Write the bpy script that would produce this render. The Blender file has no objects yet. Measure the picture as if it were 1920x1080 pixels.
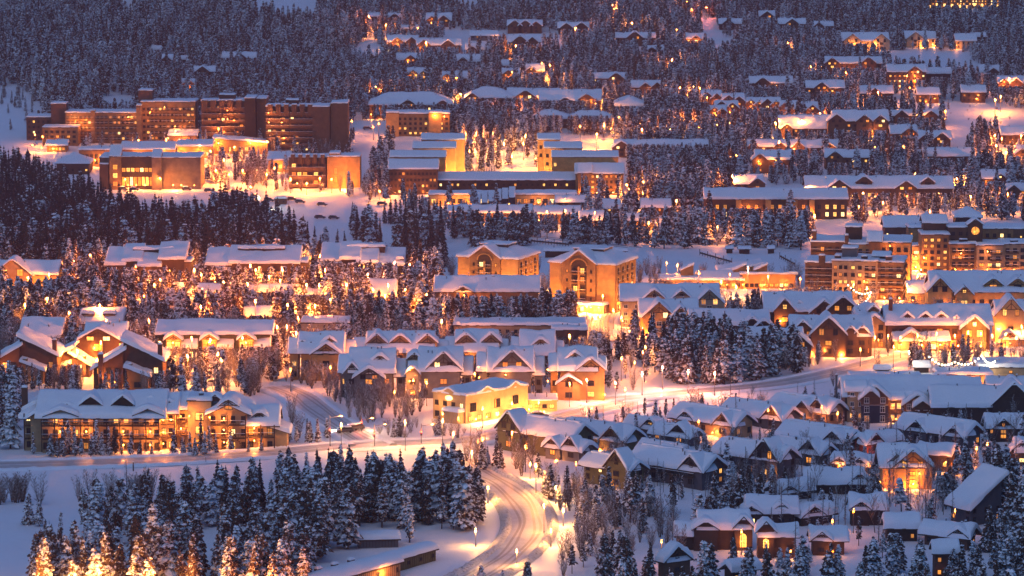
HAZE = 0.00008
import bpy, math, random
import numpy as np
from mathutils import Vector, Matrix, noise

random.seed(7); RNG = np.random.default_rng(7)
R = math.radians
scene = bpy.context.scene
COL = scene.collection

# ------------------------------------------------------------------ camera
F_PX = 6830.0                       # focal length in pixels of the 1920 wide photograph
CAM_Z = 150.0
TILT = R(7.5)
cam_d = bpy.data.cameras.new('camera'); cam = bpy.data.objects.new('camera', cam_d); COL.objects.link(cam)
cam_d.sensor_width = 36; cam_d.lens = 36 * F_PX / 1920
cam_d.clip_start = 5; cam_d.clip_end = 12000
cam.location = (0, 0, CAM_Z); cam.rotation_euler = (math.pi / 2 - TILT, 0, 0)
scene.camera = cam

# ------------------------------------------------------------------ sky, dim last daylight, exposure
world = bpy.data.worlds.new('World'); scene.world = world; world.use_nodes = True
nt = world.node_tree; nt.nodes.clear()
sky = nt.nodes.new('ShaderNodeTexSky'); sky.sky_type = 'NISHITA'; sky.sun_disc = False
sky.sun_elevation = R(0.5); sky.sun_rotation = R(215); sky.altitude = 2900; sky.air_density = 1.0; sky.dust_density = 1.0; sky.ozone_density = 4.0
tint = nt.nodes.new('ShaderNodeMix'); tint.data_type = 'RGBA'; tint.blend_type = 'MULTIPLY'; tint.inputs[0].default_value = 1
tint.inputs[7].default_value = (1.02, 1.16, 1.12, 1)      # lilac dusk
bg = nt.nodes.new('ShaderNodeBackground'); bg.inputs[1].default_value = 0.15
wo = nt.nodes.new('ShaderNodeOutputWorld')
nt.links.new(sky.outputs[0], tint.inputs[6]); nt.links.new(tint.outputs[2], bg.inputs[0]); nt.links.new(bg.outputs[0], wo.inputs[0])

sun_d = bpy.data.lights.new('sun', 'SUN'); sun_d.energy = 0.14; sun_d.angle = R(60); sun_d.color = (0.82, 0.85, 1.0)
sun = bpy.data.objects.new('sun', sun_d); COL.objects.link(sun); sun.rotation_euler = (R(30), 0, R(-25))
vs = scene.view_settings
vs.view_transform = 'Standard'; vs.look = 'None'; vs.gamma = 1; vs.exposure = 0.0; vs.use_curve_mapping = False
vs.exposure = 1.85
scene.render.engine = 'CYCLES'
cy = scene.cycles
cy.use_denoising = True; cy.max_bounces = 4; cy.diffuse_bounces = 2; cy.glossy_bounces = 1; cy.transmission_bounces = 1
cy.volume_bounces = 0; cy.transparent_max_bounces = 4; cy.sample_clamp_indirect = 2.0; cy.sample_clamp_direct = 0
cy.caustics_reflective = False; cy.caustics_refractive = False; cy.use_light_tree = True; cy.light_sampling_threshold = 0.02

# ------------------------------------------------------------------ terrain height and pixel <-> world helpers
_KY = [-400, 400, 900, 1150, 1350, 1500, 1600, 1783, 2043, 2216, 2500, 3000, 4200]
_KZ = [3, 1, 0, -6, -12, -12, -9, 4, 20, 36, 78, 170, 430]
_YY = np.linspace(-400, 4200, 2301)
_ZZ = np.interp(_YY, _KY, _KZ); _k = np.ones(61) / 61
_ZZ = np.convolve(np.pad(_ZZ, 30, mode='edge'), _k, mode='valid')
def gz(x, y):
    i = (y + 400) / 2.0
    i0 = min(max(int(i), 0), 2299)
    z = _ZZ[i0] + (_ZZ[i0 + 1] - _ZZ[i0]) * (i - i0)
    return z + 0.5 * math.sin(x / 23 + y / 61) * math.sin(y / 37 - x / 71)
CT, ST = math.cos(TILT), math.sin(TILT)
def ray(px, py):
    u, v = (px - 960) / F_PX, (540 - py) / F_PX
    return Vector((u, CT + v * ST, -ST + v * CT))
def P(px, py):
    """the ground point of the place seen at this point of the photograph"""
    d = ray(px, py)
    t = 420.0; s = 20.0
    while t < 4300:
        if CAM_Z + d.z * t < gz(d.x * t, d.y * t): break
        t += s
    a, b = t - s, t
    for _ in range(18):
        c = (a + b) / 2
        if CAM_Z + d.z * c < gz(d.x * c, d.y * c): b = c
        else: a = c
    return Vector((d.x * b, d.y * b, gz(d.x * b, d.y * b)))
def proj(p):
    y, z = p[1], p[2] - CAM_Z
    f = y * CT - z * ST; up = y * ST + z * CT
    return 960 + F_PX * p[0] / f, 540 - F_PX * up / f
def mpp(py):
    p = P(960, py); return p.y / F_PX * 1.0

# ------------------------------------------------------------------ materials
MATS = {}
def newmat(name):
    m = bpy.data.materials.new(name); m.use_nodes = True; MATS[name] = m
    n = m.node_tree; b = n.nodes['Principled BSDF']
    if 'Specular IOR Level' in b.inputs: b.inputs['Specular IOR Level'].default_value = 0.3
    return m, n, b
def N(nt, t, **k):
    n = nt.nodes.new(t)
    for a, v in k.items():
        if a.startswith('i_'): n.inputs[int(a[2:])].default_value = v
        else: setattr(n, a, v)
    return n
def mixc(nt, fac, a, b):
    m = N(nt, 'ShaderNodeMix', data_type='RGBA')
    for s, v in ((0, fac), (6, a), (7, b)):
        if isinstance(v, (tuple, float, int)): m.inputs[s].default_value = v if isinstance(v, (float, int)) else (*v, 1)[:4]
        else: nt.links.new(v, m.inputs[s])
    return m.outputs[2]
def surf(name, col, var=0.25, scale=0.6, rough=0.8, lines=0.0, bump=0.15):
    """painted wood, plaster or stone: patchy colour, optional horizontal boards, fine relief"""
    m, n, b = newmat(name); L = n.links
    tc = N(n, 'ShaderNodeTexCoord')
    no = N(n, 'ShaderNodeTexNoise'); no.inputs['Scale'].default_value = scale; no.inputs['Detail'].default_value = 5
    L.new(tc.outputs['Object'], no.inputs['Vector'])
    d = tuple(c * (1 - var) for c in col); e = tuple(min(1, c * (1 + var)) for c in col)
    rmp = N(n, 'ShaderNodeMapRange'); rmp.inputs[1].default_value = .3; rmp.inputs[2].default_value = .7; L.new(no.outputs[0], rmp.inputs[0])
    c = mixc(n, rmp.outputs[0], d, e)
    bu = N(n, 'ShaderNodeBump'); bu.inputs['Strength'].default_value = bump; bu.inputs['Distance'].default_value = 0.1
    if lines:
        sp = N(n, 'ShaderNodeSeparateXYZ'); L.new(tc.outputs['Object'], sp.inputs[0])
        mu = N(n, 'ShaderNodeMath', operation='MULTIPLY'); mu.inputs[1].default_value = 1 / lines; L.new(sp.outputs[2], mu.inputs[0])
        fr = N(n, 'ShaderNodeMath', operation='FRACT'); L.new(mu.outputs[0], fr.inputs[0])
        gt = N(n, 'ShaderNodeMath', operation='GREATER_THAN'); gt.inputs[1].default_value = .82; L.new(fr.outputs[0], gt.inputs[0])
        c = mixc(n, gt.outputs[0], c, tuple(x * .5 for x in col))
        L.new(fr.outputs[0], bu.inputs['Height'])
    else:
        L.new(no.outputs[0], bu.inputs['Height'])
    L.new(c, b.inputs['Base Color']); L.new(bu.outputs[0], b.inputs['Normal']); b.inputs['Roughness'].default_value = rough
    return m
def emis(name, col, strength, sample=False, var=0.0):
    m, n, b = newmat(name)
    b.inputs['Base Color'].default_value = (*col, 1); b.inputs['Roughness'].default_value = .4
    b.inputs['Emission Color'].default_value = (*col, 1); b.inputs['Emission Strength'].default_value = strength
    if var:
        tc = N(n, 'ShaderNodeTexCoord'); no = N(n, 'ShaderNodeTexNoise'); no.inputs['Scale'].default_value = 1.3
        n.links.new(tc.outputs['Object'], no.inputs['Vector'])
        r = N(n, 'ShaderNodeMapRange'); r.inputs[1].default_value = .3; r.inputs[2].default_value = .7; r.inputs[3].default_value = strength * (1 - var); r.inputs[4].default_value = strength * (1 + var)
        n.links.new(no.outputs[0], r.inputs[0]); n.links.new(r.outputs[0], b.inputs['Emission Strength'])
    m.cycles.emission_sampling = 'AUTO' if sample else 'NONE'
    return m

def snowmat(name, col, bscale, bstr, rough=.55, dirt=None):
    m, n, b = newmat(name); L = n.links
    ge = N(n, 'ShaderNodeNewGeometry')
    a1 = N(n, 'ShaderNodeTexNoise'); a1.inputs['Scale'].default_value = bscale; a1.inputs['Detail'].default_value = 6; a1.inputs['Roughness'].default_value = .62
    L.new(ge.outputs['Position'], a1.inputs['Vector'])
    bu = N(n, 'ShaderNodeBump'); bu.inputs['Strength'].default_value = bstr; bu.inputs['Distance'].default_value = 0.6
    L.new(a1.outputs[0], bu.inputs['Height']); L.new(bu.outputs[0], b.inputs['Normal'])
    c = mixc(n, a1.outputs[0], tuple(x * .93 for x in col), col)
    if dirt:
        a2 = N(n, 'ShaderNodeTexNoise'); a2.inputs['Scale'].default_value = dirt[1]; a2.inputs['Detail'].default_value = 8; a2.inputs['Roughness'].default_value = .7
        L.new(ge.outputs['Position'], a2.inputs['Vector'])
        r = N(n, 'ShaderNodeMapRange'); r.inputs[1].default_value = dirt[2]; r.inputs[2].default_value = dirt[3]; L.new(a2.outputs[0], r.inputs[0])
        c = mixc(n, r.outputs[0], c, dirt[0])
    L.new(c, b.inputs['Base Color']); b.inputs['Roughness'].default_value = rough
    return m
snowmat('snow', (.84, .86, .9), .35, .35)
snowmat('roof_snow', (.84, .86, .9), .8, .22)
snowmat('road_snow', (.62, .62, .63), .5, .25, .45, dirt=((.42, .41, .40), .22, .45, .75))
snowmat('bank_snow', (.72, .72, .72), 1.6, 1.0, .8, dirt=((.26, .22, .18), 1.7, .50, .66))
surf('brown', (.115, .062, .036), lines=.28); surf('dark_brown', (.055, .033, .024), lines=.28)
surf('red_brown', (.12, .058, .038), lines=.28); surf('tan', (.34, .23, .13)); surf('beige', (.42, .33, .22), lines=.3)
surf('ochre', (.46, .25, .085), var=.2); surf('ochre_dark', (.25, .135, .055), var=.25); surf('olive', (.13, .115, .055), lines=.25)
surf('slate', (.085, .085, .10), lines=.25); surf('grey', (.16, .15, .15), lines=.25); surf('navy', (.028, .03, .055), lines=.25)
surf('yellow', (.50, .33, .15), var=.12); surf('stone', (.22, .17, .13), var=.5, scale=2.2); surf('concrete', (.13, .09, .07), var=.3)
surf('barn_red', (.24, .055, .035), lines=.3); surf('trim_white', (.7, .68, .64), var=.08); surf('trim_brown', (.06, .036, .024), var=.2)
surf('metal', (.10, .10, .11), rough=.4, var=.1); surf('bark', (.07, .045, .03), var=.4, scale=3); surf('panel_dark', (.02, .022, .03), rough=.3, var=.1)
surf('asphalt_roof', (.05, .045, .045), var=.4, scale=1.5)
m, n, b = newmat('glass_dark'); b.inputs['Base Color'].default_value = (.018, .02, .028, 1); b.inputs['Roughness'].default_value = .12
emis('lit_a', (1.0, .46, .10), .55, var=.7); emis('lit_b', (1.0, .34, .05), .30, var=.7); emis('lit_c', (1.0, .62, .22), .9, var=.5); emis('lit_d', (.9, .32, .06), .16, var=.6)
LIT = ['lit_a', 'lit_b', 'lit_c', 'lit_d', 'lit_b', 'lit_a', 'lit_d']
emis('bulb', (1.0, .46, .12), 1.0); emis('bulb_white', (1.0, .8, .5), 5); emis('bulb_red', (1.0, .12, .05), 3)

def treemat(name, green, lo, hi, k=.75, nscale=1.1, snow=(.80, .82, .87)):
    """needles with snow lying where the boughs face upwards"""
    m, n, b = newmat(name); L = n.links
    ge = N(n, 'ShaderNodeNewGeometry'); sp = N(n, 'ShaderNodeSeparateXYZ'); L.new(ge.outputs['True Normal'], sp.inputs[0])
    tc = N(n, 'ShaderNodeTexCoord'); oi = N(n, 'ShaderNodeObjectInfo')
    ad = N(n, 'ShaderNodeVectorMath', operation='ADD'); L.new(tc.outputs['Object'], ad.inputs[0]); L.new(oi.outputs['Random'], ad.inputs[1])
    no = N(n, 'ShaderNodeTexNoise'); no.inputs['Scale'].default_value = nscale; no.inputs['Detail'].default_value = 4; no.inputs['Roughness'].default_value = .7
    L.new(ad.outputs[0], no.inputs['Vector'])
    mu = N(n, 'ShaderNodeMath', operation='MULTIPLY_ADD'); L.new(no.outputs[0], mu.inputs[0]); mu.inputs[1].default_value = k * 2; mu.inputs[2].default_value = -k
    a = N(n, 'ShaderNodeMath', operation='ADD'); L.new(mu.outputs[0], a.inputs[0]); L.new(sp.outputs[2], a.inputs[1])
    r2 = N(n, 'ShaderNodeMath', operation='MULTIPLY_ADD'); L.new(oi.outputs['Random'], r2.inputs[0]); r2.inputs[1].default_value = .22; r2.inputs[2].default_value = -.11
    a2 = N(n, 'ShaderNodeMath', operation='ADD'); L.new(a.outputs[0], a2.inputs[0]); L.new(r2.outputs[0], a2.inputs[1])
    r = N(n, 'ShaderNodeMapRange'); r.inputs[1].default_value = lo; r.inputs[2].default_value = hi; L.new(a2.outputs[0], r.inputs[0])
    g2 = mixc(n, no.outputs[0], tuple(x * .6 for x in green), tuple(x * 1.5 for x in green))
    L.new(mixc(n, r.outputs[0], g2, snow), b.inputs['Base Color']); b.inputs['Roughness'].default_value = .8
    return m
treemat('needles', (.055, .030, .019), .64, .75, k=1.05, nscale=.9)
treemat('needles_dark', (.016, .020, .022), .80, .94, k=1.05)
treemat('twigs', (.15, .10, .075), .15, .8, k=.6, nscale=2)

# ------------------------------------------------------------------ mesh builder
class MB:
    def __init__(s): s.v = []; s.f = []; s.m = []; s.names = []
    def mi(s, mat):
        if mat not in s.names: s.names.append(mat)
        return s.names.index(mat)
    def quad(s, pts, mat):
        i = len(s.v); s.v += [tuple(p) for p in pts]; s.f.append(tuple(range(i, i + len(pts)))); s.m.append(s.mi(mat))
    def box(s, x0, x1, y0, y1, z0, z1, mat):
        i = len(s.v)
        s.v += [(x0, y0, z0), (x1, y0, z0), (x1, y1, z0), (x0, y1, z0), (x0, y0, z1), (x1, y0, z1), (x1, y1, z1), (x0, y1, z1)]
        k = s.mi(mat)
        for f in ((0, 3, 2, 1), (4, 5, 6, 7), (0, 1, 5, 4), (1, 2, 6, 5), (2, 3, 7, 6), (3, 0, 4, 7)):
            s.f.append(tuple(i + a for a in f)); s.m.append(k)
    def prism(s, poly, off, mat):
        """closed solid: polygon (list of 3-D points) pushed along off"""
        i = len(s.v); n = len(poly); o = Vector(off); k = s.mi(mat)
        s.v += [tuple(p) for p in poly] + [tuple(Vector(p) + o) for p in poly]
        s.f.append(tuple(range(i + n - 1, i - 1, -1))); s.m.append(k)
        s.f.append(tuple(range(i + n, i + 2 * n))); s.m.append(k)
        for a in range(n):
            b = (a + 1) % n
            s.f.append((i + a, i + b, i + n + b, i + n + a)); s.m.append(k)
    def tube(s, a, b, r0, r1, mat, n=6):
        a = Vector(a); b = Vector(b); d = (b - a)
        if d.length < 1e-6: return
        d.normalize(); t = Vector((1, 0, 0)) if abs(d.x) < .8 else Vector((0, 1, 0))
        u = d.cross(t).normalized(); w = d.cross(u); i = len(s.v); k = s.mi(mat)
        for (c, r) in ((a, r0), (b, r1)):
            for j in range(n):
                q = 2 * math.pi * j / n; s.v.append(tuple(c + u * (r * math.cos(q)) + w * (r * math.sin(q))))
        for j in range(n):
            l = (j + 1) % n; s.f.append((i + j, i + n + j, i + n + l, i + l)); s.m.append(k)
        if n > 3: s.f.append(tuple(range(i + n, i + 2 * n))); s.m.append(k)
    def blob(s, c, rx, ry, rz, mat, n=8, m_=5, flat=False):
        i = len(s.v); k = s.mi(mat)
        for a in range(m_ + 1):
            th = (math.pi if not flat else math.pi / 2) * a / m_
            for j in range(n):
                q = 2 * math.pi * j / n
                s.v.append((c[0] + rx * math.sin(th) * math.cos(q), c[1] + ry * math.sin(th) * math.sin(q), c[2] + rz * math.cos(th)))
        for a in range(m_):
            for j in range(n):
                l = (j + 1) % n; s.f.append((i + a * n + j, i + (a + 1) * n + j, i + (a + 1) * n + l, i + a * n + l)); s.m.append(k)
    def mesh(s, name, smooth=False):
        me = bpy.data.meshes.new(name); me.from_pydata(s.v, [], s.f)
        for nme in s.names: me.materials.append(MATS[nme])
        me.polygons.foreach_set('material_index', s.m)
        if smooth: me.polygons.foreach_set('use_smooth', [True] * len(s.f))
        me.update(); return me
    def build(s, name, parent=None, smooth=False, loc=None):
        if not s.f: return None
        return link(name, s.mesh(name, smooth), parent, loc)
def link(name, data, parent=None, loc=None, rz=0):
    o = bpy.data.objects.new(name, data); COL.objects.link(o)
    if parent is not None: o.parent = parent
    if loc is not None: o.location = loc
    if rz: o.rotation_euler = (0, 0, rz)
    return o
def tag(o, label=None, cat=None, group=None, kind=None):
    for k, v in (('label', label), ('category', cat), ('group', group), ('kind', kind)):
        if v: o[k] = v
    return o
def empty(name, loc, rz=0, **k):
    o = link(name, None, None, loc, rz); o.empty_display_size = 1
    return tag(o, **k)

# ------------------------------------------------------------------ snow lying on a roof: a real thick soft layer
def _axis(a, b, cell):
    L = b - a; e = [0, .10, .28, .6]
    if L < 1.6: return [a + L * t for t in (0, .08, .25, .5, .75, .92, 1)]
    n = max(1, int((L - 1.2) / cell)); mid = [a + .6 + (L - 1.2) * i / n for i in range(1, n)]
    return [a + t for t in e] + mid + [b - t for t in reversed(e)]
def snow_sheet(mb, x0, x1, y0, y1, fn, t, cell, seed, mat='roof_snow', wob=.14, lip=.32):
    xs, ys = _axis(x0, x1, cell), _axis(y0, y1, cell)
    i0 = len(mb.v); nx, ny = len(xs), len(ys); k = mb.mi(mat)
    for j, y in enumerate(ys):
        for i, x in enumerate(xs):
            e = min(x - x0, x1 - x, y - y0, y1 - y)
            q = min(max(e / lip, 0), 1)
            nz = noise.noise(Vector((x * .23 + seed, y * .23, seed * .7))); n2 = noise.noise(Vector((x * .9, y * .9, seed)))
            z = fn(x, y) + t * math.sqrt(max(0, 1 - (1 - q) ** 2)) * (1 + .50 * nz + .20 * n2) + .02
            xx, yy = x, y
            if i == 0 or i == nx - 1: xx += wob * 1.6 * noise.noise(Vector((y * .5, seed, i)))
            if j == 0 or j == ny - 1: yy += wob * 1.6 * noise.noise(Vector((x * .5, seed + 9, j)))
            mb.v.append((xx, yy, z))
    for j in range(ny - 1):
        for i in range(nx - 1):
            a = i0 + j * nx + i; mb.f.append((a, a + 1, a + nx + 1, a + nx)); mb.m.append(k)
    # soft vertical lip all round, down onto the roof
    ring = [(i, 0) for i in range(nx)] + [(nx - 1, j) for j in range(1, ny)] + [(i, ny - 1) for i in range(nx - 2, -1, -1)] + [(0, j) for j in range(ny - 2, 0, -1)]
    b0 = len(mb.v)
    for (i, j) in ring:
        v = mb.v[i0 + j * nx + i]; mb.v.append((v[0], v[1], v[2] - .12))
    n = len(ring)
    for a in range(n):
        c = (a + 1) % n; p = i0 + ring[a][1] * nx + ring[a][0]; q = i0 + ring[c][1] * nx + ring[c][0]
        mb.f.append((p, b0 + a, b0 + c, q)); mb.m.append(k)

# ------------------------------------------------------------------ windows: frame and pane, shared meshes
_WIN = {}
def win_mesh(w, h, lit, style, small):
    w = round(w * 5) / 5 or .4; h = round(h * 5) / 5 or .4
    key = (w, h, lit, style, small)
    if key in _WIN: return _WIN[key]
    fr = MB(); f = .09 if w < 2.2 else .12; D = .12
    mf = {'w': 'trim_white', 'b': 'trim_brown', 'm': 'metal'}[style]
    fr.box(-w/2, w/2, -D, 0.01, h - f, h, mf); fr.box(-w/2 - .06, w/2 + .06, -D - .06, 0.01, -.04, f, mf)
    fr.box(-w/2, -w/2 + f, -D, 0.01, f, h - f, mf); fr.box(w/2 - f, w/2, -D, 0.01, f, h - f, mf)
    nm = max(1, int(w / 1.3))
    for i in range(1, nm + (1 if nm == 1 and w > .9 else 0)):
        c = -w/2 + w * i / (nm if nm > 1 else 2); fr.box(c - .04, c + .04, -D + .01, 0.01, f, h - f, mf)
    if h > 1.3: fr.box(-w/2 + f, w/2 - f, -D + .015, .01, h * .62 - .03, h * .62 + .03, mf)
    pn = fr if small else MB()
    pm = lit if lit else 'glass_dark'
    pn.quad([(-w/2 + f, -.04, f), (w/2 - f, -.04, f), (w/2 - f, -.04, h - f), (-w/2 + f, -.04, h - f)], pm)
    a = fr.mesh('window'); b = None if small else pn.mesh('pane')
    _WIN[key] = (a, b); return _WIN[key]

LIGHTS = 0
_LD = {}
def point(parent, loc, power, col=(1, .30, .05), r=.10, name='lamp_light'):
    global LIGHTS; LIGHTS += 1
    key = (round(power), col, r)
    if key not in _LD:
        d = bpy.data.lights.new(name, 'POINT'); d.energy = power; d.color = col; d.shadow_soft_size = r; _LD[key] = d
    return link(name, _LD[key], parent, loc)
_lm = {}
def lantern_mesh(bulb='bulb', s=1.0):
    if (bulb, s) not in _lm:
        b = MB(); b.box(-.12*s, .12*s, -.12*s, .12*s, -.16*s, .16*s, bulb); b.box(-.17*s, .17*s, -.17*s, .17*s, .16*s, .22*s, 'metal'); b.box(-.14*s, .14*s, -.14*s, .14*s, -.21*s, -.16*s, 'metal')
        _lm[(bulb, s)] = b.mesh('wall_lamp')
    return _lm[(bulb, s)]

# ------------------------------------------------------------------ buildings (every length inside is given in photograph pixels at the building's distance)
BLD = []          # registry for clearings, labels
FOOT = []         # footprints (centre, half sizes, yaw)
PW = .70
class Bld:
    def __init__(s, name, label, cat, px, py, yaw=0, group=None, short=None, yv=None, snow=.75, trim='trim_brown', style='b', lift=0):
        s.loc = P(px, py); s.m = s.loc.y / F_PX; s.yaw = R(yaw); s.root = empty(name, s.loc + Vector((0, 0, lift)), s.yaw, label=label, cat=cat, group=group)
        s.wall = MB(); s.roof = MB(); s.snow = MB(); s.misc = MB(); s.t = snow; s.trim = trim; s.style = style
        s.seed = random.random() * 50; s.px, s.py = px, py; s.cell = max(.9, s.m * 5); s.small = s.m * 9 > 1.5
        s.xr = [px, px]; s.top = py; s.yv = yv or py; s.short = short; s.label = label; s.dorm = []
        s.rng = random.Random(int(px * 7 + py * 13))
        BLD.append(s)
    def W(s, x, y, z):
        c, n = math.cos(s.yaw), math.sin(s.yaw)
        return Vector((s.root.location.x + x * c - y * n, s.root.location.y + x * n + y * c, s.root.location.z + z))
    def mass(s, x0, x1, y0, d, h, z0=0, roof='gx', pitch=32, mat='brown', over=.7, snow=None, floor=True, slab=.25, target=None, rmat=None):
        """a wing: x0..x1 wide, front at y0, d deep, walls from z0 to h; roof gx = ridge along the front, gy = gable to the front"""
        m = s.m; X0, X1, Y0, Y1, Z0, H = x0*m, x1*m, y0*m, (y0 + d)*m, z0*m, h*m
        wl, rf, sn = target or (s.wall, s.roof, s.snow)
        zb = Z0 - (2.5 if floor and z0 == 0 else 0); tp = math.tan(R(pitch)); t = s.t if snow is None else snow
        cx, cy_ = (X0 + X1)/2, (Y0 + Y1)/2; hw, hd = (X1 - X0)/2, (Y1 - Y0)/2
        a, b_, c, e = X0 - over, X1 + over, Y0 - over, Y1 + over
        rm = rmat or s.trim
        if roof == 'gx':
            rise = hd * tp
            wl.prism([(X0, Y0, zb), (X0, Y1, zb), (X0, Y1, H), (X0, cy_, H + rise), (X0, Y0, H)], (X1 - X0, 0, 0), mat)
            top = lambda x, y: H + rise - abs(y - cy_) * tp + .14
            for s1 in (-1, 1):
                yo = cy_ + s1 * (hd + over)
                rf.prism([(a, cy_, H + rise + .1), (a, yo, top(0, yo)), (b_, yo, top(0, yo)), (b_, cy_, H + rise + .1)][::-s1], (0, 0, -slab), rm)
            fn = lambda x, y: H + rise - math.sqrt((y - cy_) ** 2 + .12) * tp + .2; ht = H + rise
        elif roof == 'gy':
            rise = hw * tp
            wl.prism([(X0, Y0, zb), (X0, Y0, H), (cx, Y0, H + rise), (X1, Y0, H), (X1, Y0, zb)], (0, Y1 - Y0, 0), mat)
            top = lambda x, y: H + rise - abs(x - cx) * tp + .14
            for s1 in (-1, 1):
                xo = cx + s1 * (hw + over)
                rf.prism([(cx, c, H + rise + .1), (xo, c, top(xo, 0)), (xo, e, top(xo, 0)), (cx, e, H + rise + .1)][::s1], (0, 0, -slab), rm)
            fn = lambda x, y: H + rise - math.sqrt((x - cx) ** 2 + .12) * tp + .2; ht = H + rise
        elif roof == 'hip':
            q = min(hw, hd) + over; rise = q * tp
            wl.box(X0, X1, Y0, Y1, zb, H, mat)
            fn0 = lambda x, y: H - over * tp * .3 + min(x - a, b_ - x, y - c, e - y) * tp
            z1 = H - over * tp * .3; z2 = z1 + q * tp
            if hw >= hd: r1, r2 = (a + q, cy_, z2), (b_ - q, cy_, z2)
            else: r1, r2 = (cx, c + q, z2), (cx, e - q, z2)
            A, B_, C_, E_ = (a, c, z1), (b_, c, z1), (b_, e, z1), (a, e, z1)
            pl = [[A, B_, r2, r1], [C_, E_, r1, r2], [B_, C_, r2], [E_, A, r1]] if hw >= hd else [[A, B_, r1], [B_, C_, r2, r1], [C_, E_, r2], [E_, A, r1, r2]]
            for p_ in pl: rf.prism(p_, (0, 0, -slab), rm)
            fn = lambda x, y: fn0(x, y) + .04; ht = z2
        elif roof in ('sf', 'sb', 'sl', 'sr'):    # single slope, falling to the front / back / left / right
            if roof in ('sf', 'sb'):
                rise = 2 * hd * tp; zf, zk = (H, H + rise) if roof == 'sf' else (H + rise, H)
                wl.prism([(X0, Y0, zb), (X0, Y1, zb), (X0, Y1, zk), (X0, Y0, zf)], (X1 - X0, 0, 0), mat)
                top = lambda x, y: zf + (y - Y0) / (Y1 - Y0) * (zk - zf) + .1
            else:
                rise = 2 * hw * tp; zl, zr = (H, H + rise) if roof == 'sl' else (H + rise, H)
                wl.prism([(X0, Y0, zb), (X0, Y0, zl), (X1, Y0, zr), (X1, Y0, zb)], (0, Y1 - Y0, 0), mat)
                top = lambda x, y: zl + (x - X0) / (X1 - X0) * (zr - zl) + .1
            rf.prism([(a, c, top(a, c)), (b_, c, top(b_, c)), (b_, e, top(b_, e)), (a, e, top(a, e))], (0, 0, -slab), rm)
            fn = lambda x, y: top(x, y) + .02; ht = H + rise
        else:                                     # flat with a low parapet
            wl.box(X0, X1, Y0, Y1, zb, H, mat)
            o = min(over, .25); a, b_, c, e = X0 - o, X1 + o, Y0 - o, Y1 + o
            rf.box(a, b_, c, e, H + .004, H + .35, rm)
            fn = lambda x, y: H + .33; ht = H + .4
        if t > 0:
            g = .02
            snow_sheet(sn, a - g, b_ + g, c - g, e + g, fn, t, s.cell, s.seed + x0 * .37)
        if z0 == 0:
            FOOT.append((s.W(cx, cy_, 0), hw + 1.6, hd + 1.6, s.yaw))
        for q in (s.W(X0, Y0, H), s.W(X1, Y0, H), s.W(X0, Y1, H), s.W(X1, Y1, H)):
            a_, _ = proj(q); s.xr = [min(s.xr[0], a_), max(s.xr[1], a_)]
        s.top = min(s.top, proj(s.W(cx, cy_, ht + t))[1])
        return dict(x0=x0, x1=x1, y0=y0, y1=y0 + d, z0=z0, h=h, roof=roof, tp=tp, fn=fn)
    def put_win(s, x, y, z, face, w, h, lit, parent=None, style=None):
        m = s.m; fm, pm = win_mesh(w * m, h * m, lit, style or s.style, s.small)
        rz = {'f': 0, 'r': math.pi/2, 'b': math.pi, 'l': -math.pi/2}[face]
        o = link('window', fm, parent or s.root, (x*m, y*m, z*m), rz)
        if pm: link('pane', pm, o)
        return o
    def choose(s, lit):
        return s.rng.choice(LIT) if s.rng.random() < lit * (.75 if lit < .9 else 1) else None
    def wins(s, M, face, n, zs, w, h, lit=.4, mg=None, a=None, b=None, off=0, style=None, skip=0):
        lo, hi = (M['x0'], M['x1']) if face in 'fb' else (M['y0'], M['y1'])
        if a is not None: lo, hi = a, b
        mg = w * .5 + 1 if mg is None else mg; mg += w / 2
        for z in zs:
            for i in range(n):
                if skip and s.rng.random() < skip: continue
                t = (lo + hi)/2 if n == 1 else lo + mg + (hi - lo - 2 * mg) * i / (n - 1)
                if face == 'f': p = (t, M['y0'] - off)
                elif face == 'b': p = (t, M['y1'] + off)
                elif face == 'l': p = (M['x0'] - off, t)
                else: p = (M['x1'] + off, t)
                s.put_win(p[0], p[1], z, face, w, h, s.choose(lit), style=style)
    def balcony(s, x0, x1, y, z, depth=6, rail=4.5, mat='trim_brown', face='f', posts=True, to=None, solid=False):
        """deck with railing along a front; y is the wall line"""
        m = s.m; b = MB(); w = (x1 - x0)*m; D = depth*m; rh = max(.9, min(1.2, rail*m))
        b.box(0, w, -D, 0, -.18, 0, mat)
        if solid: b.box(0, w, -D - .03, -D + .1, .004, rh, mat)
        else:
            b.box(0, w, -D, -D + .08, rh - .1, rh, mat); b.box(0, w, -D + .01, -D + .06, .12, .2, mat)
            n = max(2, int(w / max(.5, 3 * m)))
            for i in range(n + 1):
                c = w * i / n; b.box(max(0, c - .03), min(w, c + .03), -D + .015, -D + .055, .0, rh - .05, mat)
            for c in (0, w - .06): b.box(c, c + .06, -D + .08, 0, rh - .1, rh, mat)
        b.box(0, w, -D - .02, -D + .1, rh, rh + .07, 'roof_snow')
        rz = {'f': 0, 'r': math.pi/2, 'l': -math.pi/2}[face]
        if face == 'f': loc = (x0*m, y*m, z*m)
        elif face == 'r': loc = (y*m, x0*m, z*m)
        else: loc = (y*m, x1*m, z*m)
        return link('balcony', b.mesh('balcony'), s.root, loc, rz)
    def post(s, x, y, z0, z1, r=.11, mat='trim_brown', name='post'):
        m = s.m; b = MB(); b.box(-r, r, -r, r, 0, (z1 - z0)*m, mat); return link(name, b.mesh(name), s.root, (x*m, y*m, z0*m))
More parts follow.
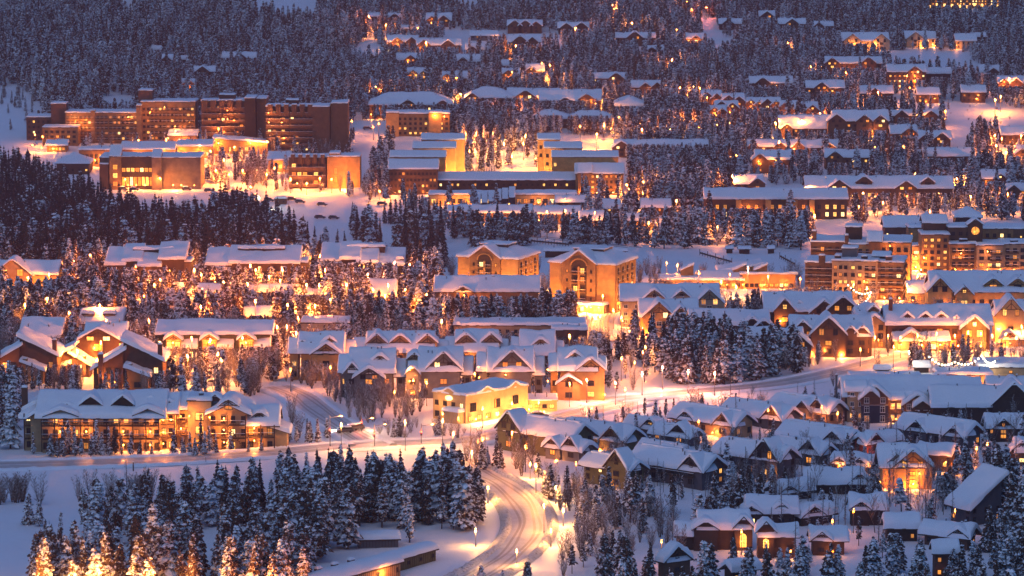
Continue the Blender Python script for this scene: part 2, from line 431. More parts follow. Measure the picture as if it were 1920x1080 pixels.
    def dormer(s, M, xc, w, zb, hw=4, pitch=38, win=None, mat='brown', lit=.2, yf=None, truss=True, kind='gy', snow=None):
        """gabled dormer standing on the front slope of wing M"""
        y0 = M['y0'] + (zb - M['h']) / M['tp'] if yf is None else yf
        rise = w / 2 * math.tan(R(pitch)) if kind == 'gy' else hw
        d = (hw + rise) / M['tp'] + 1
        A, B, C = MB(), MB(), MB()
        s.mass(xc - w/2, xc + w/2, y0, d, zb + hw, zb - 1.5, kind, pitch, mat, over=.45, floor=False, target=(A, B, C), snow=(snow or s.t * .8), slab=.2)
        dm = A.build('dormer', s.root); r_ = B.build('roof', dm); C.build('snow_cover', dm, True)
        if win: s.put_win(xc, y0, zb + .5, 'f', win[0], win[1], s.choose(lit), dm)
        if truss and not s.small and kind == 'gy': s.truss(xc, w, y0, zb + hw, rise, dm)
        return dm
    def truss(s, xc, w, y0, h, rise, parent=None):
        m = s.m; b = MB(); t = .09
        W2 = w/2*m; H = rise*m; o = .35
        def bar(p, q):
            p = Vector(p); q = Vector(q); d = (q - p).normalized(); n_ = Vector((-d.z, 0, d.x)) * t
            b.prism([p + n_, p - n_, q - n_, q + n_], (0, -.12, 0), 'trim_brown')
        bar((-W2, 0, 0), (W2, 0, 0)); bar((0, -.003, .05), (0, -.003, H * .96))
        bar((-W2*.55, -.006, .03), (-.05, -.006, H*.5)); bar((W2*.55, -.006, .03), (.05, -.006, H*.5))
        return link('gable_truss', b.mesh('gable_truss'), parent or s.root, (xc*m, y0*m - o, h*m))
    def chimney(s, x, y, z0, z1, w=4, d=4, mat='stone'):
        m = s.m; A, C = MB(), MB()
        A.box(-w/2*m, w/2*m, -d/2*m, d/2*m, (z0 - 6)*m, z1*m, mat); A.box(-w/2*m - .1, w/2*m + .1, -d/2*m - .1, d/2*m + .1, z1*m, z1*m + .2, mat)
        snow_sheet(C, -w/2*m, w/2*m, -d/2*m, d/2*m, lambda a, b: z1*m + .2, .4, 1, s.seed)
        c = A.build('chimney', s.root, loc=(x*m, y*m, 0)); C.build('snow_cap', c, True)
    def lamp(s, x, y, z, power=300, col=(1, .30, .05), bulb='bulb', sz=None, off=.35):
        m = s.m; o = link('wall_lamp', lantern_mesh(bulb, sz or max(1.0, round(m * 10) / 5)), s.root, (x*m, y*m - off, z*m))
        point(o, (0, -.5, 0), power * PW, col); return o
    def done(s, smooth=True):
        s.wall.build('wall', s.root)
        r = s.roof.build('roof', s.root); s.snow.build('snow_cover', r or s.root, True); s.misc.build('fittings', s.root)
        return s
# ------------------------------------------------------------------ the ground: one snow sheet out to the hills
def inpoly(x, y, poly):
    c = False; n = len(poly); j = n - 1
    for i in range(n):
        xi, yi = poly[i]; xj, yj = poly[j]
        if (yi > y) != (yj > y) and x < (xj - xi) * (y - yi) / (yj - yi) + xi: c = not c
        j = i
    return c
ROADS = []
def smooth_line(pts, n=6):
    out = []
    for i in range(len(pts) - 1):
        p0 = pts[max(0, i-1)]; p1 = pts[i]; p2 = pts[i+1]; p3 = pts[min(len(pts)-1, i+2)]
        for k in range(n):
            t = k / n
            out.append(tuple(.5 * ((2*p1[a]) + (-p0[a] + p2[a])*t + (2*p0[a] - 5*p1[a] + 4*p2[a] - p3[a])*t*t + (-p0[a] + 3*p1[a] - 3*p2[a] + p3[a])*t**3) for a in range(len(p1))))
    out.append(tuple(pts[-1])); return out
def road(name, px_pts, w, z=.12, mat='road_snow', bank=1.0, bank_mat='bank_snow', tracks=True, reg=True, bw=2.4):
    pts = smooth_line([(P(a, b).x, P(a, b).y) for a, b in px_pts], 10)
    L = MB(); n = len(pts); nrm = []
    for i in range(n):
        a = Vector(pts[max(0, i-1)]); b = Vector(pts[min(n-1, i+1)]); d = (b - a).normalized(); nrm.append(Vector((-d.y, d.x)))
    cs = [-1, -.6, -.2, .2, .6, 1]
    k = L.mi(mat)
    for i in range(n):
        for c in cs:
            q = Vector(pts[i]) + nrm[i] * (c * w / 2); L.v.append((q.x, q.y, gz(q.x, q.y) + z))
    for i in range(n - 1):
        for j in range(5):
            a = i*6 + j; L.f.append((a, a+1, a+7, a+6)); L.m.append(k)
    tag(L.build(name, smooth=True), kind='structure')
    if tracks:
        T = MB(); k = T.mi('asphalt_roof' if tracks == 2 else 'track_snow')
        for off in ((-w*.30, -w*.16, w*.15, w*.29) if w > 6 else (-w*.2, w*.2)):
            i0 = len(T.v)
            for i in range(n):
                q = Vector(pts[i]) + nrm[i] * (off + .25 * math.sin(i * .31 + off)); r = .28
                for e in (-r, r):
                    g = q + nrm[i] * e; T.v.append((g.x, g.y, gz(g.x, g.y) + z + .006))
            for i in range(n - 1):
                a = i0 + i*2; T.f.append((a, a+1, a+3, a+2)); T.m.append(k)
        tag(T.build('tyre_tracks', smooth=True), kind='structure')
    if bank:
        for s in (-1, 1):
            Bk = MB(); k = Bk.mi(bank_mat); pr = [(-.3, 0.), (.35, .75), (1.0, 1.), (1.7, .8), (2.4, 0.)]
            m_ = []
            for i in range(n - 1):
                for q in range(3): m_.append((i, q / 3))
            for (i, t) in m_:
                p = Vector(pts[i]) * (1-t) + Vector(pts[i+1]) * t
                for (o, h) in pr:
                    g = p + nrm[i] * (s * (w/2 + o * bw / 2.4))
                    nz = noise.noise(Vector((g.x * .7, g.y * .7, 5))) * .5 + noise.noise(Vector((g.x * 2.1, g.y * 2.1, 1))) * .35
                    Bk.v.append((g.x, g.y, gz(g.x, g.y) - .06 + bank * max(0, h * (1 + nz * 1.1)) + (.1 if h else 0)))
            for i in range(len(m_) - 1):
                for j in range(4):
                    a = i*5 + j; Bk.f.append((a, a+1, a+6, a+5)); Bk.m.append(k)
            tag(Bk.build('ploughed_snow_bank', smooth=True), kind='structure')
    if reg: ROADS.append((pts, w/2 + 3.2))
snowmat('track_snow', (.34, .32, .30), .9, .2, .4)
road('curving_road', [(760, 1160), (830, 1112), (900, 1078), (955, 1042), (986, 1006), (992, 975), (975, 940), (938, 908), (900, 888), (862, 862)], 7.6, bank=.65, bw=2.4, tracks=True)
road('cross_road', [(-60, 874), (150, 869), (330, 862), (520, 849), (640, 838), (760, 832), (880, 826), (1000, 800), (1090, 775), (1200, 752)], 9, z=.16, bank=.5, bank_mat='snow')
road('side_road', [(700, 836), (640, 800), (590, 765), (560, 742), (520, 725)], 8, z=.14, bank=.5, bank_mat='snow')
road('village_street', [(1140, 750), (1300, 735), (1440, 722), (1560, 700), (1680, 672), (1800, 655), (1930, 648)], 9, z=.12, bank=.4, bank_mat='snow')
road('tower_drive', [(1120, 640), (1125, 600), (1150, 580), (1250, 575), (1400, 562), (1440, 545)], 9, z=.12, bank=.3, bank_mat='snow')
RG = {}
for pts_, w_ in ROADS:
    for q in pts_:
        for i in (-1, 0, 1):
            for j in (-1, 0, 1): RG.setdefault((int(q[0]//12) + i, int(q[1]//12) + j), []).append((q, w_ - 3.2))
ys = [-60.0, 100, 300, 450, 520, 580]
while ys[-1] < 4100: ys.append(ys[-1] + max(1.6, ys[-1] ** 1.6 / 12500))
ys = np.array(ys); NX = 200
us = np.linspace(-1, 1, NX)
mv = []
for y in ys:
    hw = 60 + y * .22
    for u in us:
        x = u * hw
        rd = min([math.hypot(q[0] - x, q[1] - y) - w_ for q, w_ in RG.get((int(x//12), int(y//12)), ())] or [9])
        k_ = min(1, max(0, rd / 6))
        z = gz(x, y) - .12 + k_ * (.38 * noise.noise(Vector((x * .07, y * .07, 3))) + .22 * noise.noise(Vector((x * .22, y * .22, 8)))) - (.25 if rd < 0 else 0)
        mv.append((x, y, z))
ny = len(ys)
mf = [(j*NX + i, j*NX + i + 1, (j+1)*NX + i + 1, (j+1)*NX + i) for j in range(ny - 1) for i in range(NX - 1)]
me = bpy.data.meshes.new('snow_ground'); me.from_pydata(mv, [], mf); me.materials.append(MATS['snow'])
me.polygons.foreach_set('use_smooth', [True] * len(mf)); me.update()
tag(link('snow_ground', me), kind='structure')

# ------------------------------------------------------------------ tree shapes (shared meshes)
def spruce(seed, H=12, Rr=2.0, nw=24, nb=8, mat='needles', start=.06, power=.75, droop=.35, blob=0.0, jit=.28):
    r = random.Random(seed); b = MB(); k = b.mi(mat)
    lean = (r.uniform(-.25, .25), r.uniform(-.25, .25))
    for w in range(nw):
        t = start + (1 - start) * (w + r.random() * .6) / nw
        if t > .985: t = .985
        z = t * H; q = 1 - (t - start) / (1 - start)
        rad = Rr * (q ** power) * r.uniform(1 - jit, 1 + jit * .6) + .12
        if q > .85: rad *= .55 + (1 - q) * 3
        n = max(4, int(nb * (0.55 + .45 * q)))
        a0 = r.random() * 6.28
        for j in range(n):
            a = a0 + 6.283 * j / n + r.uniform(-.3, .3)
            L = rad * r.uniform(.7, 1.12); wd = .30 * L + .20; dr = droop * r.uniform(.6, 1.4)
            ca, sa = math.cos(a), math.sin(a); ox, oy = lean[0] * t * t, lean[1] * t * t
            def pt(d, s, h): return (ox + ca * d - sa * s, oy + sa * d + ca * s, z + h)
            i = len(b.v); up = .16 + .08 * r.random(); zt = -dr * L
            b.v += [pt(.05, 0, .1), pt(L*.45, -wd*.8, zt*.35 - up), pt(L*.42, 0, zt*.15 + up * .6), pt(L*.45, wd*.8, zt*.35 - up),
                    pt(L*.8, -wd*.7, zt*.8 - up*1.2), pt(L*.78, 0, zt*.6 + up * .5), pt(L*.8, wd*.7, zt*.8 - up*1.2), pt(L*1.02, 0, zt - up)]
            for f in ((0, 1, 2), (0, 2, 3), (1, 4, 5, 2), (2, 5, 6, 3), (4, 7, 5), (5, 7, 6)):
                b.f.append(tuple(i + q_ for q_ in f)); b.m.append(k)
            if blob and r.random() < blob:
                d = L * r.uniform(.45, .95); s = r.uniform(.28, .62); zz = zt * (d / L) + .05
                c = pt(d, r.uniform(-.2, .2), zz); i = len(b.v)
                for e in range(5):
                    g = 6.283 * e / 5 + a; b.v.append((c[0] + s * math.cos(g), c[1] + s * math.sin(g), c[2] - s * .35 + r.uniform(-.08, .08)))
                b.v += [(c[0], c[1], c[2] + s * .6), (c[0], c[1], c[2] - s * .8)]
                for e in range(5):
                    b.f += [(i + e, i + (e+1) % 5, i + 5), (i + (e+1) % 5, i + e, i + 6)]; b.m += [k, k]
    # leader
    b.tube((lean[0], lean[1], H * .95), (lean[0], lean[1], H * 1.02), .09, .02, mat, 4)
    tr = MB(); tr.tube((0, 0, -1.2), (lean[0] * .8, lean[1] * .8, H * .9), .16 + H * .006, .05, 'bark', 5)
    return b, tr
def bare(seed, H=9, spread=.5, up=.35, levels=4, stems=5, mat='twigs', thick=.10):
    r = random.Random(seed); b = MB(); tr = MB()
    def grow(p, d, L, rad, lv, tgt):
        n = 2 if lv > 1 else 1
        for s in range(n):
            q = p + d * (L / n); tgt.tube(p, q, rad, rad * .72, mat if lv < levels else 'bark', 3 if lv < levels else 5); p = q; rad *= .72
            d = (d + Vector((r.uniform(-.14, .14), r.uniform(-.14, .14), r.uniform(-.02, .1)))).normalized()
            if lv > 0:
                for c in range(r.choice((1, 2, 2) if s == 0 else (2, 3, 3))):
                    a = r.random() * 6.283; e = Vector((math.cos(a), math.sin(a), up + r.random() * .5)).normalized()
                    grow(p, (d * (1 - spread) + e * spread).normalized(), L * r.uniform(.5, .72), max(.026, rad * .64), lv - 1, b)
    for s in range(stems):
        a = 6.283 * s / stems + r.random(); sp_ = .10 if stems == 1 else .28
        d = Vector((math.cos(a) * sp_, math.sin(a) * sp_, 1)).normalized()
        grow(Vector((math.cos(a) * .15 * (stems > 1), math.sin(a) * .15 * (stems > 1), -.3)), d, H * r.uniform(.38, .5), thick, levels, tr)
    return b, tr
def thicket(seed, H=8, stems=7, lean=.24, mat='twigs'):
    r = random.Random(seed); b = MB(); tr = MB()
    for s in range(stems):
        a = 6.283 * s / stems + r.random(); d = Vector((math.cos(a) * lean * r.uniform(.3, 1.2), math.sin(a) * lean * r.uniform(.3, 1.2), 1)).normalized()
        p = Vector((math.cos(a) * .2, math.sin(a) * .2, -.3)); hh = H * r.uniform(.72, 1.02); n = 8; rad = .085
        for k in range(n):
            q = p + d * (hh / n); tr.tube(p, q, rad, rad * .82, 'bark', 3); rad *= .82; p = q
            d = (d + Vector((r.uniform(-.07, .07), r.uniform(-.07, .07), .05))).normalized()
            for c in range(3):
                e = r.random() * 6.283; L = H * .17 * (1.1 - .6 * abs(k / n - .35)) * r.uniform(.7, 1.2)
                f = Vector((math.cos(e), math.sin(e), r.uniform(.7, 1.4))).normalized(); m1 = p + f * L * .5; b.tube(p, m1, .040, .032, mat, 3)
                f2 = (f + Vector((0, 0, .4))).normalized(); b.tube(m1, m1 + f2 * L * .6, .032, .018, mat, 3)
                for g in (-1, 1):
                    t = r.random() * 6.283; f3 = (f + Vector((math.cos(t) * .7, math.sin(t) * .7, .2))).normalized(); b.tube(m1, m1 + f3 * L * .45, .028, .016, mat, 3)
    return b, tr
def larch(seed, H=11):
    r = random.Random(seed); b = MB(); tr = MB(); tr.tube((0, 0, -1), (r.uniform(-.2, .2), 0, H), .15, .05, 'bark', 4)
    for k in range(46):
        t = .22 + .76 * k / 46; L = (1.35 * (1 - t) + .25) * r.uniform(.6, 1.2); a = r.random() * 6.283
        p = Vector((0, 0, t * H)); f = Vector((math.cos(a), math.sin(a), r.uniform(.05, .5))).normalized(); q = p + f * L
        b.tube(p, q, .05, .03, 'twigs', 3)
        for g in range(3):
            m1 = p.lerp(q, .35 + .25 * g); e = r.random() * 6.283; b.tube(m1, m1 + Vector((math.cos(e), math.sin(e), .3)) * L * .36, .04, .025, 'twigs', 3)
    return b, tr
KIND = {}
def proto(key, pair, name):
    c, t = pair[0].mesh(name + '_crown'), pair[1].mesh(name + '_trunk')
    j = MB(); j.v = pair[0].v + pair[1].v; o = len(pair[0].v); j.f = pair[0].f + [tuple(o + a for a in f) for f in pair[1].f]
    j.names = list(pair[0].names); mp = [j.mi(q) for q in pair[1].names]; j.m = pair[0].m + [mp[a] for a in pair[1].m]
    KIND[key] = (c, t, j.mesh(name))
for i in range(4): proto(f's{i}', spruce(10 + i, (12, 11, 13, 12)[i], (2.0, 2.6, 1.8, 2.3)[i], 20, 8, 'needles', .05 + .06 * (i % 2), (.8, .65, .95, .75)[i], .42, .7, .4), 'spruce')
for i in range(3): proto(f'l{i}', spruce(30 + i, 12, 1.8 + .3 * i, 17, 7, 'needles', .16 + .09 * i, .45, .35, 1.0, .45), 'pine')
for i in range(3): proto(f'd{i}', spruce(50 + i, 14, 2.0 + .2 * i, 26, 8, 'needles_dark', .05, .95, .42, .1), 'fir')
for i in range(3): proto(f'h{i}', spruce(70 + i, (13, 12, 14)[i], (3.1, 2.6, 3.0)[i], (22, 19, 26)[i], 9, 'needles', (.03, .10, .16)[i], (.62, .5, .8)[i], .48, .95, .48), 'spruce')
for i in range(3): proto(f'b{i}', thicket(90 + i, 8, 6 + i), 'bare_tree')
proto('a0', larch(110), 'larch'); proto('a1', larch(111), 'larch'); proto('a2', bare(112, 11, .42, .6, 4, 1, thick=.13), 'aspen')
for i in range(2): proto(f'u{i}', bare(130 + i, 2.2, .5, .4, 2, 9, thick=.04), 'shrub')
KEYS = list(KIND)
def tall(k): return {'s': 12, 'l': 12, 'd': 14, 'h': 13, 'b': 8, 'a': 11, 'u': 2.2}[k[0]]
def wide(k): return {'s': 2.0, 'l': 1.6, 'd': 2.1, 'h': 2.4, 'b': 3.2, 'a': 3.0, 'u': 1.2}[k[0]]
TREES = []   # (x, y, z, key, scale, rz, hero)
def kinds(code):
    return {'S': ['s0','s1','s2','s3'], 'L': ['l0','l1','l2'], 'D': ['d0','d1','d2'], 'H': ['h0','h1','h2'], 'B': ['b0','b1','b2'], 'A': ['a0','a1','a0','a1','a2'], 'U': ['u0','u1'],
            'M': ['s0','s1','l0','l1','l2','b0','b1','b2','s2'], 'F': ['s0','s1','s2','s3','l0','l1','l2','l0','l1'], 'X': ['h0','h1','h2','l1','l2','s1'], 'K': ['d0','d1','d2','s1']}[code]
def free(x, y, margin=0):
    for (c, hx, hy, yaw) in _near(x, y):
        dx, dy = x - c.x, y - c.y; cc, s = math.cos(yaw), math.sin(yaw)
        if abs(dx * cc + dy * s) < hx + margin and abs(-dx * s + dy * cc) < hy + margin: return False
    for pts, w in ROADS:
        for q in pts[::2]:
            if (q[0]-x)**2 + (q[1]-y)**2 < w*w: return False
    return True
_FG = {}
_LG = {}
def index_feet():
    for (a, c, r) in OPENL:
        for i in (-1, 0, 1):
            for j in (-1, 0, 1): _LG.setdefault((int(a//20) + i, int(c//20) + j), []).append((a, c, r))
    for f in FOOT:
        r = math.hypot(f[1], f[2]) + 2
        for i in range(int((f[0].x - r)//40), int((f[0].x + r)//40) + 1):
            for j in range(int((f[0].y - r)//40), int((f[0].y + r)//40) + 1): _FG.setdefault((i, j), []).append(f)
def _near(x, y): return _FG.get((int(x//40), int(y//40)), ())
VIS = []      # (x0, x1, ytop, ybottom, distance, keep): facades the photograph shows clear of trees
def blocked(x, y, z, h, w, rnd):
    px, pb = proj((x, y, z)); _, pt = proj((x, y, z + h)); hw = w * F_PX / y * .8
    f = 1.0
    for (a, b, t, bt, D, keep) in VIS:
        if y < D and px + hw > a and px - hw < b and pt < bt - 3 and pb > t:
            lim = bt - .30 * (bt - t)             # crowns may cover the foot of a building, not its face
            q = (pb - lim) / max(1, pb - pt)
            if q < .42:
                if rnd < keep: return 0
            else: f = min(f, q)
    return f
OPEN = []     # polygons (photo px) left without trees
def plant_zone(code, spacing, poly, hmin, hmax, keep=1.0, hero=False, jitter=.45, vis=True):
    """fill the ground seen inside this outline with trees"""
    w = [P(a, min(b, 1200)) for a, b in poly]
    x0, x1 = min(p.x for p in w), max(p.x for p in w); y0, y1 = min(p.y for p in w), max(p.y for p in w)
    wp = [(p.x, p.y) for p in w]; ks = kinds(code)
    nx, ny_ = int((x1 - x0) / spacing) + 1, int((y1 - y0) / spacing) + 1
    for j in range(ny_):
        for i in range(nx):
            if random.random() > keep: continue
            x = x0 + (i + (j % 2) * .5 + random.uniform(-jitter, jitter)) * spacing; y = y0 + (j + random.uniform(-jitter, jitter)) * spacing
            if not inpoly(x, y, wp): continue
            if not free(x, y) or any((x-a)**2 + (y-c)**2 < r*r for a, c, r in _LG.get((int(x//20), int(y//20)), ())): continue
            z = gz(x, y); px, py = proj((x, y, z))
            if px < -150 or px > 2070: 
                if random.random() < .6: continue
            if any(inpoly(px, py, q) for q in OPEN): continue
            k = random.choice(ks); h = random.uniform(hmin, hmax); s = h / tall(k)
            if vis:
                q = blocked(x, y, z, h, wide(k) * s, random.random())
                if q == 0: continue
                s *= q; h *= q
            TREES.append((x, y, z, k, s, random.random() * 6.283, hero))
def plant(px, py, k, h, hero=True):
    p = P(px, py); TREES.append((p.x, p.y, p.z, k, h / tall(k), random.random() * 6.283, hero))
def tree_near(px, py):
    best = None
    for b in BLD:
        if not b.short: continue
        cx = (b.xr[0] + b.xr[1]) / 2; hw = (b.xr[1] - b.xr[0]) / 2
        dx = max(0, abs(px - cx) - hw); dy = abs(py - b.py)
        s = dx + dy * 2
        if best is None or s < best[0]: best = (s, b, px - cx, dx, py - b.py)
    s, b, d, dx, dy = best
    if dx > 4: w = 'left of' if d < 0 else 'right of'
    else: w = 'in front of' if dy > 0 else 'behind'
    return w + ' ' + b.short
def emit_trees():
    vis = []
    for t in TREES:
        px, pb = proj(t[:3]); h = tall(t[3]) * t[4] * F_PX / t[1]
        inside = (-20 < px < 1940) and (pb - h < 1080) and (pb > 0)
        vis.append(h if inside else h * .001)
    con = [i for i, t in enumerate(TREES) if t[3][0] in 'sldh']; dec = [i for i, t in enumerate(TREES) if t[3][0] in 'ba']; shr = [i for i, t in enumerate(TREES) if t[3][0] == 'u']
    solo = set()
    for g, lim in ((con, 290), (dec, 280), (shr, 150)):
        g.sort(key=lambda i: -vis[i]); solo |= {i for i in g[:lim] if vis[i] > 3}
    for i in solo:
        x, y, z, k, s, rz, hero = TREES[i]; px, pb = proj((x, y, z)); h = vis[i]
        c, t, _ = KIND[k]
        if k == 'a2': k = 'c2'
        nm = {'c': 'aspen_tree', 's': 'spruce_tree', 'h': 'spruce_tree', 'l': 'pine_tree', 'd': 'fir_tree', 'b': 'bare_tree', 'a': 'larch_tree', 'u': 'shrub'}[k[0]]
        look = {'c': 'frosted bare aspen', 's': 'snow laden spruce', 'h': 'bushy snow laden spruce', 'l': 'slim snowy pine', 'd': 'dark pointed fir', 'b': 'frosted bare many-stemmed tree', 'a': 'thin frosted bare larch', 'u': 'low frosted shrub'}[k[0]]
        sz = '' if k[0] == 'u' else ('tall ' if s * tall(k.replace('c', 'a')) > 11.5 else 'small ' if s * tall(k.replace('c', 'a')) < 7 else 'middling ')
        lab = sz + look + ' ' + tree_near(px, pb)
        lab = ' '.join(lab.split()[:16])
        o = empty(nm, (x, y, z), rz, label=lab, cat={'u': 'shrub'}.get(k[0], 'tree'), group=('shrubs ' if k[0] == 'u' else 'trees ') + ' '.join(lab.split(' ')[-4:]))
        f_ = .78 + .46 * (rz * 7.3 % 1); o.scale = (s * f_, s * f_, s); o.rotation_euler = (R(5) * ((rz * 3.7) % 1 - .5), R(5) * ((rz * 5.9) % 1 - .5), rz); link('crown', c, o); link('trunk', t, o)
    rest = [i for i in range(len(TREES)) if i not in solo]
    pc = bpy.data.collections.new('tree_shapes')
    for j, k in enumerate(KEYS):
        pc.objects.link(bpy.data.objects.new(f'{j:02d}_' + KIND[k][2].name, KIND[k][2]))
    for nm, fs in (('conifer_forest', 'sldh'), ('leafless_wood', 'ba'), ('undergrowth', 'u')):
        g = [TREES[i] for i in rest if TREES[i][3][0] in fs]
        if not g: continue
        me = bpy.data.meshes.new(nm); me.from_pydata([t[:3] for t in g], [], [])
        a = me.attributes.new('pick', 'INT', 'POINT'); a.data.foreach_set('value', [KEYS.index(t[3]) for t in g])
        a = me.attributes.new('size', 'FLOAT_VECTOR', 'POINT'); a.data.foreach_set('vector', [v for t in g for v in (t[4] * (.78 + .46 * (t[5] * 7.3 % 1)),) * 2 + (t[4],)])
        a = me.attributes.new('turn', 'FLOAT_VECTOR', 'POINT'); a.data.foreach_set('vector', [v for t in g for v in (R(5) * ((t[5] * 3.7) % 1 - .5), R(5) * ((t[5] * 5.9) % 1 - .5), t[5])])
        o = link(nm, me); tag(o, kind='stuff')
        gt = bpy.data.node_groups.new(nm, 'GeometryNodeTree')
        gt.interface.new_socket('Geometry', in_out='INPUT', socket_type='NodeSocketGeometry'); gt.interface.new_socket('Geometry', in_out='OUTPUT', socket_type='NodeSocketGeometry')
        gi, go = gt.nodes.new('NodeGroupInput'), gt.nodes.new('NodeGroupOutput')
        ip = gt.nodes.new('GeometryNodeInstanceOnPoints'); ci = gt.nodes.new('GeometryNodeCollectionInfo')
        ci.inputs['Collection'].default_value = pc; ci.inputs['Separate Children'].default_value = True; ci.inputs['Reset Children'].default_value = True
        ip.inputs['Pick Instance'].default_value = True
        def at(n, ty):
            q = gt.nodes.new('GeometryNodeInputNamedAttribute'); q.data_type = ty; q.inputs['Name'].default_value = n; return q.outputs['Attribute']
        gt.links.new(gi.outputs[0], ip.inputs['Points']); gt.links.new(ci.outputs[0], ip.inputs['Instance'])
        gt.links.new(at('pick', 'INT'), ip.inputs['Instance Index']); gt.links.new(at('turn', 'FLOAT_VECTOR'), ip.inputs['Rotation']); gt.links.new(at('size', 'FLOAT_VECTOR'), ip.inputs['Scale'])
        gt.links.new(ip.outputs[0], go.inputs[0])
        md = o.modifiers.new('scatter', 'NODES'); md.node_group = gt
    print('TREES', len(TREES), 'solo', len(solo), 'LIGHTS', LIGHTS)
# ------------------------------------------------------------------ building families
GW, GP = 1.32, 5
def dep(py): return TILT + math.atan((py - 540) / F_PX)
def H(x0, x1, yt, ye, yb, label, short=None, mat='brown', g=(), pitch=32, yaw=0, roof='gx', lit=.35, rows=None, ww=(4, 4.5), n=None, lamps=(), chim=(), yv=None, trim='trim_brown', style='b', snow=None, name='chalet', cat='house', group=None, d=None, over=.7, bal=False, dorm=(), lp=160, extra=None, sidewin=0, gwin=True):
    """a house read off the photograph: x0..x1 wide, roof top yt, eaves ye, ground yb; g = gables (x centre, width, projection, eave drop)"""
    xc = (x0 + x1) / 2; h = yb - ye; m = P(xc, yb).y / F_PX
    sn = (.8 if snow is None else snow)
    vis = max(2.5, ye - yt - sn / m * .6); tp = math.tan(R(pitch))
    if abs(yaw) > 25:      # turned corner-on: the ridge runs away from the viewer, one gable end shows
        f = R(abs(yaw)); D = d or max((x1 - x0) * .34, 26); w = (x1 - x0 - D * math.sin(f)) / math.cos(f) - 1.2 / m
        o = w / 2 * math.cos(f); xc = x0 + o if yaw < 0 else x1 - o; yb = yb - w / 2 * math.sin(f) * math.sin(dep(yb)); cg = math.cos(f)
        g = tuple((xc + (q[0] - xc) / cg if abs(q[0] - xc) / cg < w / 2 - q[1] * .4 else xc + math.copysign(w / 2 - q[1] * .62, q[0] - xc),) + tuple(q[1:]) for q in g); sidewin = sidewin or 2
        h = h * .9
    b = Bld(name, label, cat, xc, yb, yaw=yaw, group=group, short=short, yv=yv, snow=sn, trim=trim, style=style)
    ov = min(over, .08 * (x1 - x0) * m + .25)
    if abs(yaw) <= 25: w = (x1 - x0) / max(.6, math.cos(R(yaw))) - 2 * ov / m
    if abs(yaw) > 25: vis = D / 2 * tp
    elif roof in ('gx', 'hip', 'sf', 'sb'):
        rise = vis / (1 + math.sin(dep(yb)) / tp); D = d or (2 if roof in ('gx', 'hip') else 1) * rise / tp
    elif roof == 'gy': D = d or w * 1.1
    else: D = d or max(vis / math.sin(dep(yb)), 8 / m)
    if roof == 'hip': D = max(D, 6 / m)
    M = b.mass(-w/2, w/2, 0, D, h, roof=roof, pitch=pitch, mat=mat, over=ov)
    rr = rows or ([h * .5] if h * m < 4.2 else ([h * .15, h * .58] if h * m < 8 else [h * .08, h * .38, h * .68]))
    nn = n or max(1, int(w / (ww[0] * 2.3)))
    b.wins(M, 'f', nn, rr, ww[0], min(ww[1], h * .42), lit)
    if sidewin:
        b.wins(M, 'r' if yaw < 0 else 'l', sidewin, rr, ww[0], min(ww[1], h * .42), lit)
    for i, q in enumerate(g):
        gx, gw, gp = q[0] - xc, q[1], q[2]; dr = q[3] if len(q) > 3 else 0; gpitch = (q[4] if len(q) > 4 else 38) + GP; gw *= (GW if name != 'condominium' or mat in ('olive', 'slate') else 1.08)
        hh = h - dr; r_ = gw / 2 * math.tan(R(gpitch)); A, B, C = MB(), MB(), MB()
        G = b.mass(gx - gw/2, gx + gw/2, -gp, gp + min(D * .5, (r_ - dr) / tp + 3) if roof in ('gx', 'hip') else gp + D * .5, hh, roof='gy', pitch=gpitch, mat=mat, over=min(.55, ov), target=(A, B, C), snow=b.t * .75)
        wg = A.build('gable_wing', b.root); ro = B.build('roof', wg); C.build('snow_cover', wg, True)
        if gwin:
            for z in rr:
                if z < hh - 2: b.put_win(gx, -gp, z, 'f', min(gw * .45, ww[0] * 1.5), min(ww[1], h * .42), b.choose(lit + .1), wg)
            if gw * m > 6.5:
                for q_ in (-.2, .2): b.put_win(gx + q_ * gw, -gp, hh - 3 + r_ * .02, 'f', min(gw * .24, ww[0] * 1.2), r_ * .42, b.choose(lit + .2), wg)
            elif gw * m > 4.5: b.put_win(gx, -gp, hh + r_ * .1, 'f', min(gw * .25, ww[0]), r_ * .4, b.choose(lit), wg)
        if not b.small: b.truss(gx, gw * .7, -gp, hh + r_ * .3, r_ * .7, wg)
    for q in dorm:
        b.dormer(M, q[0] - xc, q[1], h + (q[2] if len(q) > 2 else 3), hw=q[1] * .3, mat=mat, win=(q[1] * .45, q[1] * .3), lit=.3)
    for q in chim:
        zz = h + vis * .7; b.chimney(q - xc, D * .45, h, zz + 4, max(3, .9 / m), max(3, .9 / m))
    if bal:
        for z in rr[1:] if len(rr) > 1 else rr: b.balcony(-w * .42, w * .42, 0, z - 1.5, depth=1.4 / m, mat='trim_brown')
    if w * m > 9:
        for q in range(3):
            vx, vy = b.rng.uniform(-w * .4, w * .4), D * b.rng.uniform(.3, .5); zt = M['fn'](vx * m, vy * m); v = MB()
            v.tube((0, 0, -.3), (0, 0, 1.5), .13, .13, 'metal', 5); v.box(-.2, .2, -.2, .2, 1.5, 1.62, 'roof_snow'); v.build('roof_vent', b.root, loc=(vx * m, vy * m, zt))
    for q in lamps:
        b.lamp(q[0] - xc, -(q[3] if len(q) > 3 else 1.0 / m), yb - q[1], q[2] if len(q) > 2 else lp)
    if extra: extra(b, M)
    return b.done()
def grid(b, M, face, n, zs, w, h, lit, **k): b.wins(M, face, n, zs, w, h, lit, **k)

